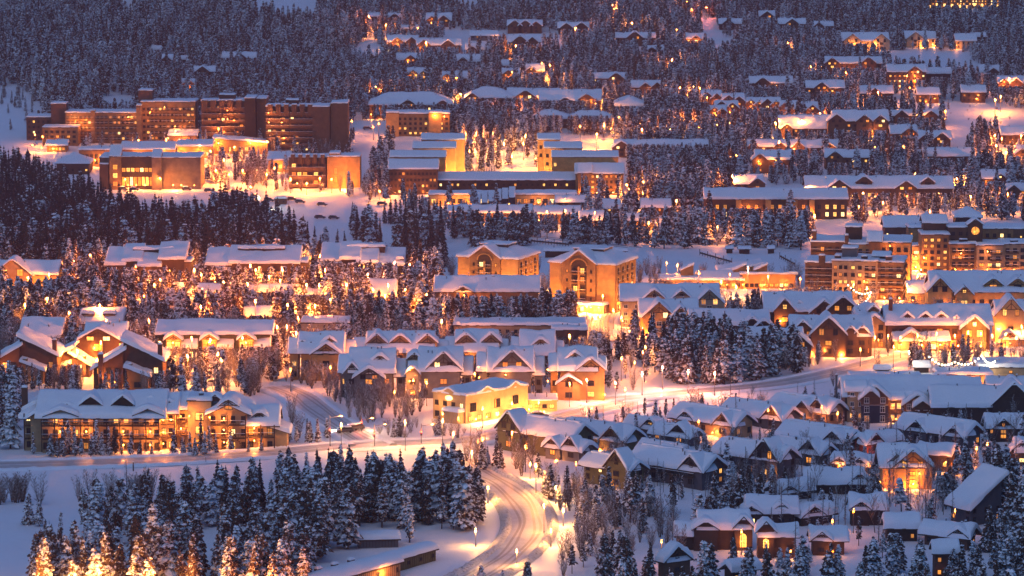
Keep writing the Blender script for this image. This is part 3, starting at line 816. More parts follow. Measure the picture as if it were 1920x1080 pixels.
# ------------------------------------------------------------------ the big timber lodge with three balcony floors
def lodge():
    b = Bld('lodge', 'long three floor timber lodge with lamp lit balconies and snowy dormers above the road', 'hotel', 190, 846, short='the balcony lodge', snow=.9, yv=832)
    M = b.mass(-112, 112, 0, 125, 71, roof='gx', pitch=27, mat='tan', over=1.6)
    M0 = b.mass(-150, -112, 25, 90, 62, roof='hip', pitch=27, mat='tan', over=1.2)
    b.mass(-152, -108, 60, 60, 70, roof='gy', pitch=30, mat='tan', over=.8)
    M2 = b.mass(110, 140, 14, 95, 74, roof='gx', pitch=27, mat='yellow', over=1.0)
    M2b = b.mass(138, 166, 34, 75, 78, roof='gx', pitch=27, mat='yellow', over=1.0)
    M3 = b.mass(163, 208, 22, 60, 92, roof='flat', mat='yellow', over=.3, snow=.8)
    M4 = b.mass(207, 276, 6, 110, 73, roof='gy', pitch=26, mat='tan', over=1.2)
    M5 = b.mass(274, 330, 14, 80, 52, roof='gx', pitch=30, mat='tan', over=1.2)
    M6 = b.mass(328, 352, 18, 60, 34, roof='sr', pitch=18, mat='yellow', over=.9)
    b.mass(-100, -50, -4, 60, 72, 66, roof='gy', pitch=22, mat='tan', over=1.2, floor=False); b.mass(70, 112, -3, 70, 74, 66, roof='gy', pitch=24, mat='tan', over=1.2, floor=False)
    b.mass(-135, -105, 10, 50, 66, roof='gy', pitch=34, mat='tan', over=1.0)
    fl = (4, 29, 54)
    for z in fl:
        b.wins(M, 'f', 12, [z], 9, 13, .35, mg=2); b.wins(M2, 'f', 2, [z], 8, 13, .5); b.wins(M2b, 'f', 1, [z], 10, 13, .7)
        b.wins(M4, 'f', 4, [z], 8, 13, .4, mg=2); b.wins(M0, 'f', 2, [z], 8, 12, .3)
    b.wins(M3, 'f', 1, [56, 30, 5], 16, 15, 1.0); b.wins(M5, 'f', 3, [4, 29], 9, 13, .6)
    for z in (25.5, 50.5):
        x = -112
        while x < 110: b.balcony(x + .3, x + 24.4, 0, z, depth=11, rail=9); x += 24.75
        b.balcony(112, 139, 14, z, depth=8, rail=9); b.balcony(141, 165, 34, z, depth=8, rail=9)
        b.balcony(208, 240, 6, z, depth=10, rail=9); b.balcony(243, 275, 6, z, depth=10, rail=9)
        b.balcony(-148, -116, 25, z - 4, depth=9, rail=9)
    b.balcony(276, 302, 14, 25.5, depth=9, rail=9); b.balcony(304, 329, 14, 25.5, depth=9, rail=9)
    for i in range(10): b.post(-112 + i * 24.75 + .2, -10, 0, 71, .13)
    for x, y in ((-148, 16), (-118, 16), (112, 6), (139, 6), (141, 26), (165, 26), (208, -4), (241, -4), (275, -4), (303, 5), (329, 5)): b.post(x, y, 0, 70 if x < 280 else 50, .13)
    for xc in (-20, 41): b.dormer(M, xc, 38, 77, hw=12, pitch=40, win=(17, 11), mat='dark_brown')
    b.dormer(M, 92, 18, 90, hw=1, pitch=36, mat='dark_brown'); b.dormer(M, -66, 30, 80, hw=1, pitch=26, mat='tan')
    b.dormer(M4, 243, 34, 80, hw=9, pitch=36, win=(15, 10), mat='tan', yf=-2); b.dormer(M5, 300, 30, 55, hw=8, pitch=38, win=(14, 9), mat='tan', lit=1)
    b.dormer(M2, 128, 20, 84, hw=1, pitch=38, mat='tan')
    b.chimney(-152, 60, 70, 112, 11, 9, 'red_brown'); b.chimney(188, 40, 92, 104, 8, 8, 'metal')
    b.dormer(M4, 215, 24, 92, hw=2, pitch=40, mat='dark_brown', yf=30)
    for x in (-77, -27, 43, 94):
        for z in (13, 39, 65):
            if x in (43, 94) or z > 20: b.lamp(x, -3, z, 300)
    for x, y, zs in ((-124, 20, (70,)), (118, 8, (14, 36, 60)), (133, 8, (60,)), (150, 26, (64, 40)), (167, 18, (66,)), (207, 0, (66, 40)), (234, 0, (64, 42, 18)), (291, 8, (44, 20))):
        for z in zs: b.lamp(x, y - 2, z, 280)
    # outside stair
    st = MB(); m = b.m
    for i in range(14): st.box((242 + i * 2.2)*m, (244.4 + i * 2.2)*m, -14*m, -8*m, (50 - i * 3.4)*m, (51.5 - i * 3.4)*m, 'trim_brown')
    st.build('stair', b.root)
    b.done()
lodge()

# ------------------------------------------------------------------ two ochre tower hotels with arched gables
def tower(px, py, h, k, label, short, floors):
    b = Bld('tower_hotel', label, 'hotel', px, py, yaw=-21, short=short, snow=.7, group='ochre tower hotels with arched gables', trim='ochre_dark', yv=py - 6)
    M = b.mass(-66*k, 66*k, 0, 118*k, h, roof='hip', pitch=21, mat='ochre', over=.6)
    b.mass(-30*k, 30*k, 35*k, 50*k, h + 22*k, h + 6, roof='flat', mat='panel_dark', over=.2, floor=False, snow=.25, rmat='panel_dark')
    A, B, C = MB(), MB(), MB()
    G = b.mass(-38*k, 28*k, -5, 40*k, h, roof='gy', pitch=36, mat='ochre_dark', over=.5, target=(A, B, C))
    wg = A.build('gable_wing', b.root); B.build('roof', wg); C.build('snow_cover', wg, True)
    m = b.m; st = (h - 6) / floors
    # flat dark panel paints the shade of an arched recess, balconies below it
    ar = MB(); cx, r = -5*k, 15*k; z0 = h - 4
    pts = [((cx - r)*m, 0, (h * .1)*m), ((cx + r)*m, 0, (h * .1)*m)] + [((cx + r * math.cos(q))*m, 0, (z0 + r * .8 * math.sin(q))*m) for q in [i * math.pi / 10 for i in range(11)]]
    ar.prism([(p[0], -5*m - .12, p[2]) for p in pts], (0, .1, 0), 'dark_brown')
    for q in range(11):
        a, c = q * math.pi / 11, (q + 1) * math.pi / 11
        ar.prism([((cx + r * math.cos(a))*m, -5*m - .5, (z0 + r * .8 * math.sin(a))*m), ((cx + (r + 2) * math.cos(a))*m, -5*m - .5, (z0 + (r + 2) * .8 * math.sin(a))*m), ((cx + (r + 2) * math.cos(c))*m, -5*m - .5, (z0 + (r + 2) * .8 * math.sin(c))*m), ((cx + r * math.cos(c))*m, -5*m - .5, (z0 + r * .8 * math.sin(c))*m)], (0, .4, 0), 'ochre')
    ar.build('recess_shade_panel', b.root)
    for f in range(floors):
        z = 4 + st * f
        for s in (-1, 1):
            b.put_win(cx + s * 7*k, -5 - .9, z, 'f', 9*k, st * .6, b.choose(.45))
            b.balcony(cx + s * 7.4*k - 6.6*k, cx + s * 7.4*k + 6.6*k, -5 - 1.2, z - 1, depth=3, rail=4, mat='ochre_dark')
            b.put_win(cx + s * 24*k, -5, z + 1, 'f', 4*k, st * .38, b.choose(.25))
        for i in range(4):
            yy = (16 + 26 * i)*k
            b.put_win(66*k, yy, z, 'r', 9*k, st * .62, b.choose(.3))
            b.balcony(yy - 6*k, yy + 6*k, 66*k, z - 1, depth=3, rail=4, mat='ochre_dark', face='r')
    b.post(cx, -6.5, 0, z0 - 2, .3, 'ochre')
    for i in range(5):
        pl = MB(); pl.box(0, 2.2*m, -1.5*m, 1.5*m, 0, (h - 3)*m, 'ochre'); pl.build('pier', b.root, loc=(66*k*m, (4 + 26 * i)*k*m, 0))
    return b, M
b, M = tower(915, 548, 66, .93, 'ochre tower hotel left of its twin, with arched gable and snowy hipped roof', 'the left ochre tower', 4)
for x, y, z in ((-50, -34, 8), (20, -34, 8), (48, -36, 8), (80, 20, 8), (84, 70, 8)): point(b.root, (x*b.m, y*b.m, z*b.m), 1500, (1, .38, .08), .3)
b.done()
b, M = tower(1092, 584, 92, 1.0, 'ochre tower hotel right of its twin, one floor taller, with glowing entrance court', 'the right ochre tower', 5)
E = b.mass(-8, 52, -26, 24, 15, roof='flat', mat='yellow', over=.3); b.wins(E, 'f', 6, [4], 7, 8, 1.0)
for x, y, z in ((-50, -38, 10), (10, -50, 10), (45, -55, 8), (88, 20, 10), (92, 70, 10)): point(b.root, (x*b.m, y*b.m, z*b.m), 1900, (1, .38, .08), .3)
for x in (-4, 12, 28, 44): b.lamp(x, -28, 13, 700)
b.done()
# long snow roofed annexe below the towers
H(812, 1015, 516, 545, 590, 'long low annexe with one unbroken snow roof below the ochre towers', 'the long snow roofed annexe', 'ochre_dark', g=((868, 26, 4, 0, 22),), pitch=24, lit=.5, rows=[6, 22], n=12, ww=(6, 8), name='annexe', cat='hotel annexe', chim=(820, 925), yv=570, lamps=((870, 552, 300), (900, 575, 500)))
H(1018, 1178, 458, 470, 482, 'long low dark ski shelter behind the ochre towers', None, 'dark_brown', pitch=14, lit=0, name='ski_shelter', cat='shelter', d=16, roof='gx', n=3)
# ------------------------------------------------------------------ condominiums with truss gables in the middle
def condo(x0, x1, yt, ye, yb, label, short, mat='beige', D=(), g=(), yv=None, lit=.55, chim=(), lamps=(), n=5, pitch=33, rows=None, yaw=0):
    def ex(b, M):
        q = (x1 - x0) * .5
        for s in (-1, 1):
            a, c = (-q, -q * .74) if s < 0 else (q * .76, q)
            W = b.mass(a, c, 10 + 8 * (s > 0), (M['y1'] - M['y0']) * .7, M['h'] - 7 - 4 * s, roof='gx', pitch=pitch, mat=mat, over=.7); b.wins(W, 'f', 1, [5, 24], 8, 10, .4)
        for (xc, w, z, hw_, l, kd) in D:
            b.dormer(M, xc - (x0 + x1) / 2, w * 1.15, M['h'] + z, hw=hw_, pitch=42, win=(w * .5, hw_ * .8) if hw_ > 3 else None, lit=l, mat='tan' if kd else mat)
    k_ = (x1 - x0) * .12
    return H(x0 + k_, x1 - k_, yt, ye, yb, label, short, mat, g=g, pitch=pitch, lit=lit, rows=rows or [5, 26], n=n, ww=(9, 11), name='condominium', cat='apartments', yv=yv, extra=ex, group='truss gabled condominiums', snow=.95, lamps=lamps, chim=chim, over=1.0, yaw=yaw)
condo(543, 662, 620, 657, 712, 'ochre condominium with two small dormers, left end of the back row of truss gables', 'the ochre condominium', 'ochre', ((618, 28, 8, 3, 0, 0), (566, 12, 10, 2, 0, 0), (583, 12, 8, 2, 0, 0)), g=((612, 50, 6, 4, 30),), n=4)
condo(664, 838, 620, 656, 702, 'back row condominium with three truss dormers in one snowy roof', 'the three dormer condominium', 'tan', ((706, 32, 5, 9, .2, 1), (750, 32, 5, 9, .2, 1), (802, 32, 5, 9, .3, 1)), yv=670, lamps=((830, 668, 400), (667, 672, 400)))
condo(838, 950, 617, 655, 702, 'back row condominium with two truss dormers beside the bare trees', 'the two dormer condominium', 'tan', ((874, 32, 5, 9, .4, 1), (921, 32, 5, 9, .2, 1)), yv=690, lamps=((875, 672, 500), (890, 690, 500)))
condo(962, 1054, 617, 661, 705, 'back row condominium with one blank truss gable right of the dormers', 'the single gable condominium', 'ochre', ((1014, 32, 9, 2, 0, 1),), yv=690)
condo(637, 758, 650, 694, 745, 'grey condominium with a wide snow roof and low gablet, leftmost of the front row', 'the leftmost front condominium', 'grey', ((712, 32, 12, 1, 0, 0),), g=((692, 52, 8, 12, 30), (660, 28, 4, 2, 44)), yv=722, lit=.3)
condo(768, 884, 648, 691, 745, 'grey condominium with a truss balcony gable, second in the front row', 'the second front condominium', 'grey', ((776, 22, 14, 3, 0, 1),), g=((832, 56, 4, -4, 40), (773, 22, 6, 6, 44)), yv=722, lamps=((768, 690, 300), (768, 712, 300), (772, 735, 300)))
condo(897, 1018, 648, 691, 748, 'grey condominium with a glazed truss gable, third in the front row', 'the third front condominium', 'grey', (), g=((960, 60, 4, -5, 40),), yv=722, lamps=((897, 685, 300), (898, 705, 300), (898, 727, 300), (948, 700, 200)), lit=.8)
condo(1032, 1134, 648, 690, 748, 'peach condominium with stacked snow roofs, right end of the front row', 'the peach condominium', 'ochre', ((1078, 30, 12, 3, 0, 1),), g=((1108, 48, 6, 0, 34), (1066, 40, 14, 26, 30)), yv=738, lamps=((1026, 690, 300), (1026, 712, 300), (1134, 738, 300)), lit=.2)
H(560, 660, 598, 606, 640, 'flat roofed block behind the ochre condominium', None, 'beige', pitch=12, roof='flat', rows=[8], n=6, d=60, lit=.2, yv=612)
H(845, 1105, 597, 611, 640, 'long flat snow roofed apartment block behind the condominiums', 'the long flat roofed block', 'tan', roof='flat', d=70, rows=[6, 16], n=16, ww=(7, 6), lit=.25, yv=630, name='apartment_block', cat='apartments')
H(1030, 1106, 606, 620, 645, 'dark balconied corner of the flat block behind the peach condominium', None, 'red_brown', roof='flat', d=50, rows=[8], n=4, ww=(10, 7), lit=.1, yv=640)
H(1120, 1152, 637, 655, 672, 'small cabin with a snow cap on the bank beside the tower drive', 'the small bank cabin', 'dark_brown', roof='flat', d=40, n=2, rows=[7], lit=.2, name='cabin')
# left apartments G and H
H(-30, 112, 487, 513, 560, 'snow roofed timber block cut by the left edge of the photograph', 'the left edge timber block', 'tan', g=((25, 56, 12, 0, 34),), pitch=24, lit=.75, rows=[4, 22], n=7, ww=(10, 11), yv=540, name='apartment_block', cat='apartments', bal=True, lamps=((78, 535, 500), (20, 540, 500), (50, 520, 300)))
H(-10, 108, 480, 487, 500, 'long shed with clerestory windows behind the left edge timber block', None, 'tan', roof='sb', pitch=8, d=20, rows=[4], n=4, ww=(20, 3), lit=0)
def stepped(x0, x1, yt, ye, yb, label, short, steps, **k):
    xc = (x0 + x1) / 2
    b = Bld('apartment_block', label, 'apartments', xc, yb, short=short, snow=.9, yv=k.get('yv', yb), group='stepped shed roofed apartments')
    w = x1 - x0; h = yb - ye; n = len(steps)
    for i, (a, c, dz, dy) in enumerate(steps):
        M = b.mass(a - xc, c - xc, dy, 70, h + dz, roof='sf', pitch=15, mat=k.get('mat', 'brown'), over=.8)
        b.wins(M, 'f', max(1, int((c - a) / 22)), [6, h * .55], 9, 11, k.get('lit', .5))
    b.mass(x0 + w * .3 - xc, x1 - w * .25 - xc, 45, 22, h + (ye - yt) - 8, roof='flat', mat='dark_brown', over=.3)
    e = b.mass(x1 - 16 - xc, x1 - 3 - xc, 6, 50, h + 4, roof='flat', mat='ochre_dark', over=.2)
    for q in k.get('lamps', ()): b.lamp(q[0] - xc, -10, yb - q[1], q[2])
    b.done()
stepped(197, 362, 466, 497, 545, 'stepped apartments with tumbling snow roofs and yellow lit windows left of centre', 'the stepped snow apartments', ((200, 232, 2, 0), (232, 262, 8, 8), (262, 300, 0, -6), (300, 346, 12, 4)), yv=525, lit=.6, lamps=((275, 512, 300), (320, 505, 300)))
stepped(386, 580, 464, 498, 545, 'wide apartments with a long tilted snow roof and orange end wall', 'the wide tilted roof apartments', ((388, 430, 2, 2), (432, 560, 6, 0)), yv=515, lit=.3, lamps=((470, 520, 600), (565, 510, 600)))
stepped(602, 760, 461, 492, 535, 'dark apartments with slanting snow streaked roofs left of the ochre towers', 'the dark slanting apartments', ((604, 640, 4, 4), (640, 672, 8, -4), (672, 706, 2, -8), (706, 756, -4, 2)), yv=505, lit=.15, mat='dark_brown')
for (x0, x1, yt, ye, yb, lb, mt) in ((300, 345, 531, 539, 560, 'small snow topped house among lamplit trees, leftmost of the hidden roofs', 'dark_brown'), (368, 415, 532, 548, 575, 'orange walled house with snow roof among the glowing trees', 'ochre_dark'), (452, 548, 533, 545, 570, 'long low snow roof half hidden in trees below the wide apartments', 'dark_brown'), (455, 520, 574, 592, 612, 'rounded snow roof deep among frosted trees', 'tan'), (690, 745, 523, 553, 580, 'steep snow roof house peeping from the red lit trees', 'red_brown'), (560, 620, 540, 550, 572, 'low snow roof right of the hidden roofs', 'brown')):
    H(x0, x1, yt, ye, yb, lb, None, mt, lit=.3, yv=ye + 6, n=3, ww=(6, 6), lamps=(((x0 + x1) / 2, yb - 8, 900, 18),))
# H zone
H(34, 118, 604, 630, 665, 'brown house with thick snow slab roof behind the left chalets', 'the thick snow slab house', 'brown', roof='sf', pitch=22, d=55, lit=.4, rows=[8, 24], n=3, ww=(8, 9), yv=645, lamps=((45, 640, 400),))
H(145, 232, 587, 606, 632, 'long house with two snowy clerestory boxes on its roof', 'the clerestory house', 'tan', roof='sf', pitch=15, d=60, lit=.3, rows=[4], n=4, ww=(8, 8), yv=620, extra=lambda b, M: [b.mass(a, a + 22, 20, 14, M['h'] + 14, M['h'] + 4, roof='flat', mat='tan', floor=False, over=.3) and b.put_win(a + 11, 20, M['h'] + 7, 'f', 15, 4, 'lit_b') for a in (-36, 4)])
H(157, 240, 603, 632, 690, 'tall brown gable house with glowing two floor windows between the left chalets', 'the glowing gable house', 'brown', g=((186, 58, 8, 2, 24),), lit=.9, rows=[8, 34], n=3, ww=(12, 14), yv=680, chim=(203,), lamps=((178, 650, 500), (178, 672, 500), (160, 682, 600)), sidewin=0)
def bays():
    b = Bld('apartment_block', 'long apartments with three glowing glazed bay fronts in the trees', 'apartments', 401, 676, short='the three bay apartments', snow=.9, yv=668)
    M = b.mass(-106, 106, 12, 50, 50, roof='sf', pitch=14, mat='olive', over=1.0)
    for x in (-76, -8, 62):
        G = b.mass(x - 14, x + 14, -4, 30, 42, roof='gy', pitch=38, mat='yellow', over=.7); b.truss(x, 26, -4, 42, 10)
        for z in (3, 23): b.wins(G, 'f', 2, [z], 10, 13, 1.0, mg=1)
        b.balcony(x - 13, x + 13, -4, 20, depth=7, rail=7); b.lamp(x, -10, 14, 900); b.lamp(x, -10, 36, 500)
        W = b.mass(x + 15, x + 42, 0, 20, 26, roof='sf', pitch=34, mat='olive', over=.6); b.wins(W, 'f', 2, [5], 8, 12, .5)
    b.done()
bays()
# angular cedar chalets, lower left
def cedar(px, py, sc, label, short, yaw=0, flip=1):
    b = Bld('chalet', label, 'house', px, py, yaw=yaw, short=short, snow=.95, group='angular cedar chalets', yv=py - 6)
    s = sc; f = flip
    def mm(x0, x1, *a, **k): return b.mass(*( (x0*s, x1*s) if f > 0 else (-x1*s, -x0*s)), *a, **k)
    r = 'sr' if f < 0 else 'sl'
    M1 = mm(-62, 8, 8*s, 90*s, 50*s, roof='sl' if f > 0 else 'sr', pitch=26, mat='red_brown', over=.9)
    M2 = mm(8, 62, 0, 80*s, 36*s, roof='sr' if f > 0 else 'sl', pitch=30, mat='red_brown', over=.9)
    M3 = mm(-40, 0, -26*s, 40*s, 26*s, roof='sl' if f > 0 else 'sr', pitch=20, mat='ochre_dark', over=.7)
    for X in (M1, M2): b.wins(X, 'f', 3, [6*s, 26*s], 10*s, 11*s, .5)
    b.wins(M3, 'f', 1, [6*s], 12*s, 10*s, .8)
    b.chimney(-58*s*f, 10*s, 20, 78*s, 8*s, 8*s, 'red_brown'); b.chimney(48*s*f, -4*s, 10, 62*s, 9*s, 9*s, 'red_brown'); b.chimney(-6*s*f, -20*s, 10, 46*s, 8*s, 8*s, 'ochre_dark')
    b.lamp(-20*s, -30*s, 16*s, 500); b.lamp(40*s*f, -6*s, 20*s, 500)
    b.done()
cedar(45, 716, 1.0, 'angular cedar chalet with steep snow slabs and tall chimney, by the left edge', 'the left cedar chalet', 0, -1)
cedar(240, 728, 1.05, 'angular cedar chalet with steep snow slabs directly behind the lodge', 'the cedar chalet behind the lodge', 0, -1)
cedar(130, 706, .62, 'small cedar chalet with orange lit doorway between its larger neighbours', 'the small cedar chalet', 0, 1)

# ------------------------------------------------------------------ yellow shop by the crossing
def shop():
    b = Bld('shop_building', 'two floor yellow shop building with curved parapet gables, floodlit beside the crossing', 'shop', 932, 783, yaw=48, short='the yellow shop building', snow=.8, trim='yellow')
    L = b.mass(-88, 88, 0, 84, 50, roof='flat', mat='yellow', over=.2, snow=.7)
    m = b.m
    def parapet(t, w, z, side):
        p = MB(); n = 12; pts = [((-w/2)*m, z*m - .1), ((w/2)*m, z*m - .1)] + [((w/2 - w * i / n)*m, (z + 3 + 9 * math.exp(-((i / n - .5) / .22) ** 2))*m) for i in range(n + 1)]
        p.prism([(a, -.18, c) for a, c in pts], (0, .8, 0), 'yellow')
        q = p.build('parapet', b.root, loc=(t*m, 0, 0) if not side else (-88*m, t*m, 0)); q.rotation_euler = (0, 0, -math.pi/2 if side else 0)
        s = MB()
        for i in range(n):
            a, c = pts[2 + i], pts[3 + i]; s.prism([(a[0], -.35, a[1]), (c[0], -.35, c[1]), (c[0], -.35, c[1] + .45), (a[0], -.35, a[1] + .45)], (0, 1.1, 0), 'roof_snow')
        s.build('snow_cover', q)
    parapet(-30, 60, 50, 0); parapet(50, 50, 50, 0); parapet(42, 60, 50, 1)
    b.wins(L, 'l', 4, [28], 9, 9, .3); b.wins(L, 'l', 3, [6], 10, 11, .5)
    for a, c in ((-80, -55), (-12, 12), (40, 64)): b.wins(L, 'f', 3, [20], 6, 16, .1, a=a, b=c)
    b.wins(L, 'f', 7, [3], 12, 9, .95); b.mass(-104, -88, 4, 40, 20, roof='flat', mat='yellow', over=.4)
    for x in (-78, -48, -18, 12, 42, 72): b.lamp(x, -14, 9, 600, (1, .50, .15))
    point(b.root, (-110*m, 60*m, 30*m), 260, (1, .42, .11)); point(b.root, (-20*m, -70*m, 30*m), 330, (1, .46, .13), .5); point(b.root, (60*m, -70*m, 30*m), 330, (1, .46, .13), .5)
    sg = MB(); n = 14; sg.prism([(9*m * math.cos(6.283 * i / n), -.3, 5*m * math.sin(6.283 * i / n)) for i in range(n)], (0, .2, 0), 'lit_c'); o = sg.build('shop_sign', b.root, loc=(-88*m, 42*m, 44*m)); o.rotation_euler = (0, 0, -math.pi/2)
    b.done()
    H(965, 1050, 738, 752, 770, 'low flat roofed extension right of the yellow shop building', 'the flat roofed extension', 'yellow', roof='flat', d=70, rows=[5], n=5, ww=(9, 8), lit=.6, name='shop_extension', cat='shop', trim='yellow', snow=.25, lamps=((950, 768, 500), (985, 768, 1200, 20), (1020, 768, 1000, 20)))
shop()
# ------------------------------------------------------------------ olive and slate condominiums, lower right
def vent(b, M):
    m = b.m; c = (M['y0'] + M['y1'])/2*m; z = M['fn'](0, c)
    v = MB(); v.box((M['x0'] + 4)*m, (M['x1'] - 4)*m, c - .35, c - .1, z - .1, z + .55, 'trim_brown'); v.box((M['x0'] + 3)*m, (M['x1'] - 3)*m, c - .5, c + .5, z + .55, z + .95, 'roof_snow'); v.build('ridge_vent', b.root)
def OC(x0, x1, yt, ye, yb, label, short=None, mat='olive', **k):
    k.setdefault('lit', .12); k.setdefault('pitch', 33); k.setdefault('yaw', -40 - (x0 % 7))
    return H(x0, x1, yt, ye, yb, label, short, mat, style='b', name='condominium', cat='apartments', group='snow buried olive and slate condominiums', extra=vent, snow=.85, ww=(9, 11), over=1.0, **k)
OC(940, 1120, 776, 816, 862, 'olive condominium with bare tree before it, nearest the curving road', 'the olive corner condominium', g=((958, 44, 8, -4, 42),), yv=850, rows=[8, 28], n=4)
OC(1025, 1120, 815, 840, 868, 'low grey condominium wing with two gables facing the curving road', 'the two gable wing', 'grey', g=((1040, 34, 6, 0, 36), (1088, 40, 4, 0, 42)), rows=[8], n=3, lamps=((1050, 862, 200),))
OC(1050, 1212, 785, 822, 848, 'olive condominium with one lit door and end gable behind the two gable wing', 'the lit door condominium', g=((1080, 28, 5, 0, 38), (1182, 40, 6, 2, 40)), rows=[6], n=5, lamps=((1139, 838, 260),), lit=.1)
OC(1176, 1262, 770, 800, 822, 'small slate condominium roof between the lit door and twin gable houses', None, 'slate', g=((1245, 30, 4, 0, 38),), rows=[6], n=2, yv=812)
OC(1262, 1418, 752, 792, 822, 'tan condominium with warm doorways and right end gable', 'the warm doorway condominium', 'tan', g=((1290, 34, 4, 2, 38), (1398, 40, 6, 2, 40)), rows=[6], n=5, lamps=((1350, 806, 260), (1362, 802, 200), (1306, 818, 500, 12)), lit=.5)
OC(1225, 1320, 790, 815, 836, 'dark snow heaped condominium end before the warm doorways', None, 'slate', g=((1296, 36, 4, 0, 38),), rows=[6], n=2)
OC(1360, 1505, 745, 782, 806, 'long snow roofed condominium behind the warm doorways', 'the long back condominium', 'slate', g=((1480, 36, 6, 2, 42),), rows=[6], n=4, yv=795)
OC(1450, 1588, 722, 768, 796, 'tan condominium with lamplit yard between the long roof and the navy house', 'the lamplit yard condominium', 'tan', g=((1510, 32, 10, 2, 40), (1568, 36, 4, -2, 44)), rows=[6], n=5, lamps=((1545, 790, 600, 14), (1570, 800, 700, 26), (1500, 792, 500, 16)), lit=.4)
OC(1345, 1500, 818, 856, 900, 'slate and ochre condominium with two steep front gables and six dark windows', 'the steep twin gable condominium', 'slate', g=((1436, 44, 4, -2, 44), (1474, 46, 8, -2, 44)), rows=[8, 24], n=6, yv=892, lamps=((1471, 876, 120),))
OC(1450, 1570, 812, 846, 876, 'dark ended condominium wing right of the steep twin gables', None, 'slate', g=((1552, 36, 6, 0, 40),), rows=[6], n=4)
OC(1465, 1622, 796, 826, 848, 'snow mounded condominium below the barn red house', None, 'slate', g=((1606, 34, 6, 0, 38),), rows=[6], n=4, chim=(1537,))
H(1594, 1692, 790, 828, 852, 'barn red house with heavy snow roof turned from the road', 'the barn red house', 'barn_red', pitch=30, yaw=34, rows=[6], n=3, ww=(8, 9), lit=.3, g=((1604, 30, 4, 0, 38),), snow=1.0, lamps=((1600, 842, 250),))
OC(1688, 1845, 770, 812, 842, 'long slate condominium with ridge vent among thin bare trees at the right', 'the long right condominium', 'slate', g=((1724, 32, 6, 2, 38), (1788, 28, 6, 2, 38), (1832, 28, 4, 0, 38)), rows=[6], n=6)
OC(1095, 1215, 842, 876, 918, 'olive gabled condominium end beside the curving road', 'the gabled end by the road', 'olive', g=((1170, 40, 4, -2, 42), (1202, 40, 10, -6, 44)), rows=[8, 24], n=4, lamps=((1160, 905, 120),))
OC(1185, 1365, 838, 876, 918, 'slate condominium with dark balconies and wide snow roof', 'the dark balcony condominium', 'slate', g=((1346, 40, 6, 0, 40),), rows=[8, 24], n=8, bal=True)
OC(1200, 1300, 828, 850, 872, 'half buried condominium roof behind the dark balconies', None, 'slate', rows=[6], n=3, chim=(1268,))
# the big craftsman house with navy gable
def craftsman():
    b = Bld('townhouse', 'large craftsman townhouses with a navy lower gable and white trimmed windows', 'house', 1640, 792, short='the navy gable townhouses', snow=1.0, trim='trim_white', style='w', yv=786)
    M = b.mass(-55, 200, 12, 90, 52, roof='gx', pitch=26, mat='brown', over=1.0)
    T = b.mass(-52, -18, 4, 40, 62, roof='gx', pitch=24, mat='tan', over=.7); b.wins(T, 'f', 2, [8, 30, 48], 8, 10, .3)
    A = b.mass(-26, 24, -6, 50, 34, roof='flat', mat='navy', snow=0, over=.05); b.wins(A, 'f', 2, [2, 20], 9, 12, .15)
    A2 = b.mass(-26.4, 24.4, -6.6, 50, 50, 34.6, roof='gy', pitch=42, mat='red_brown', over=.8, floor=False); b.wins(A2, 'f', 2, [38], 9, 11, .1)
    A3 = b.mass(-22, 4, -12, 20, 54, 50, roof='gy', pitch=42, mat='red_brown', over=.5, floor=False)
    T2 = b.mass(26, 54, 2, 40, 46, roof='gx', pitch=24, mat='brown', over=.6); b.wins(T2, 'f', 2, [4, 26], 7, 11, .9)
    A4 = b.mass(56, 104, -4, 50, 38, roof='gy', pitch=36, mat='brown', over=.8); b.wins(A4, 'f', 3, [24], 7, 12, .5); b.wins(A4, 'f', 2, [4], 8, 10, .3)
    A5 = b.mass(74, 104, -12, 20, 34, 26, roof='gy', pitch=36, mat='brown', over=.6, floor=False)
    W = b.mass(104, 142, 2, 30, 34, roof='sf', pitch=24, mat='brown'); b.wins(W, 'f', 3, [18], 7, 11, .7)
    A6 = b.mass(146, 196, -4, 50, 26, roof='gy', pitch=32, mat='brown', over=.8); b.wins(A6, 'f', 2, [10], 9, 11, .1)
    A7 = b.mass(146, 176, -12, 20, 22, 14, roof='gy', pitch=32, mat='brown', over=.6, floor=False)
    b.mass(200, 240, 20, 70, 22, roof='gx', pitch=26, mat='brown')
    b.lamp(93, -8, 44, 250); b.lamp(34, -2, 34, 150); b.lamp(40, -6, 8, 200)
    b.chimney(-70, 40, 40, 84, 4, 4, 'metal')
    b.done()
craftsman()
H(1845, 1990, 775, 800, 826, 'dark roofed house with little lit windows at the right edge', 'the right edge house', 'dark_brown', g=((1880, 30, 5, 0, 36),), rows=[5, 14], n=5, ww=(7, 8), lit=.6, snow=1.0)
H(1742, 1960, 722, 760, 800, 'steep black gabled snow roof at the right edge above the cabins', 'the black gable roof', 'dark_brown', g=((1900, 60, 8, -6, 40),), rows=[], n=1, lit=0, snow=1.0, yv=780, gwin=False) 
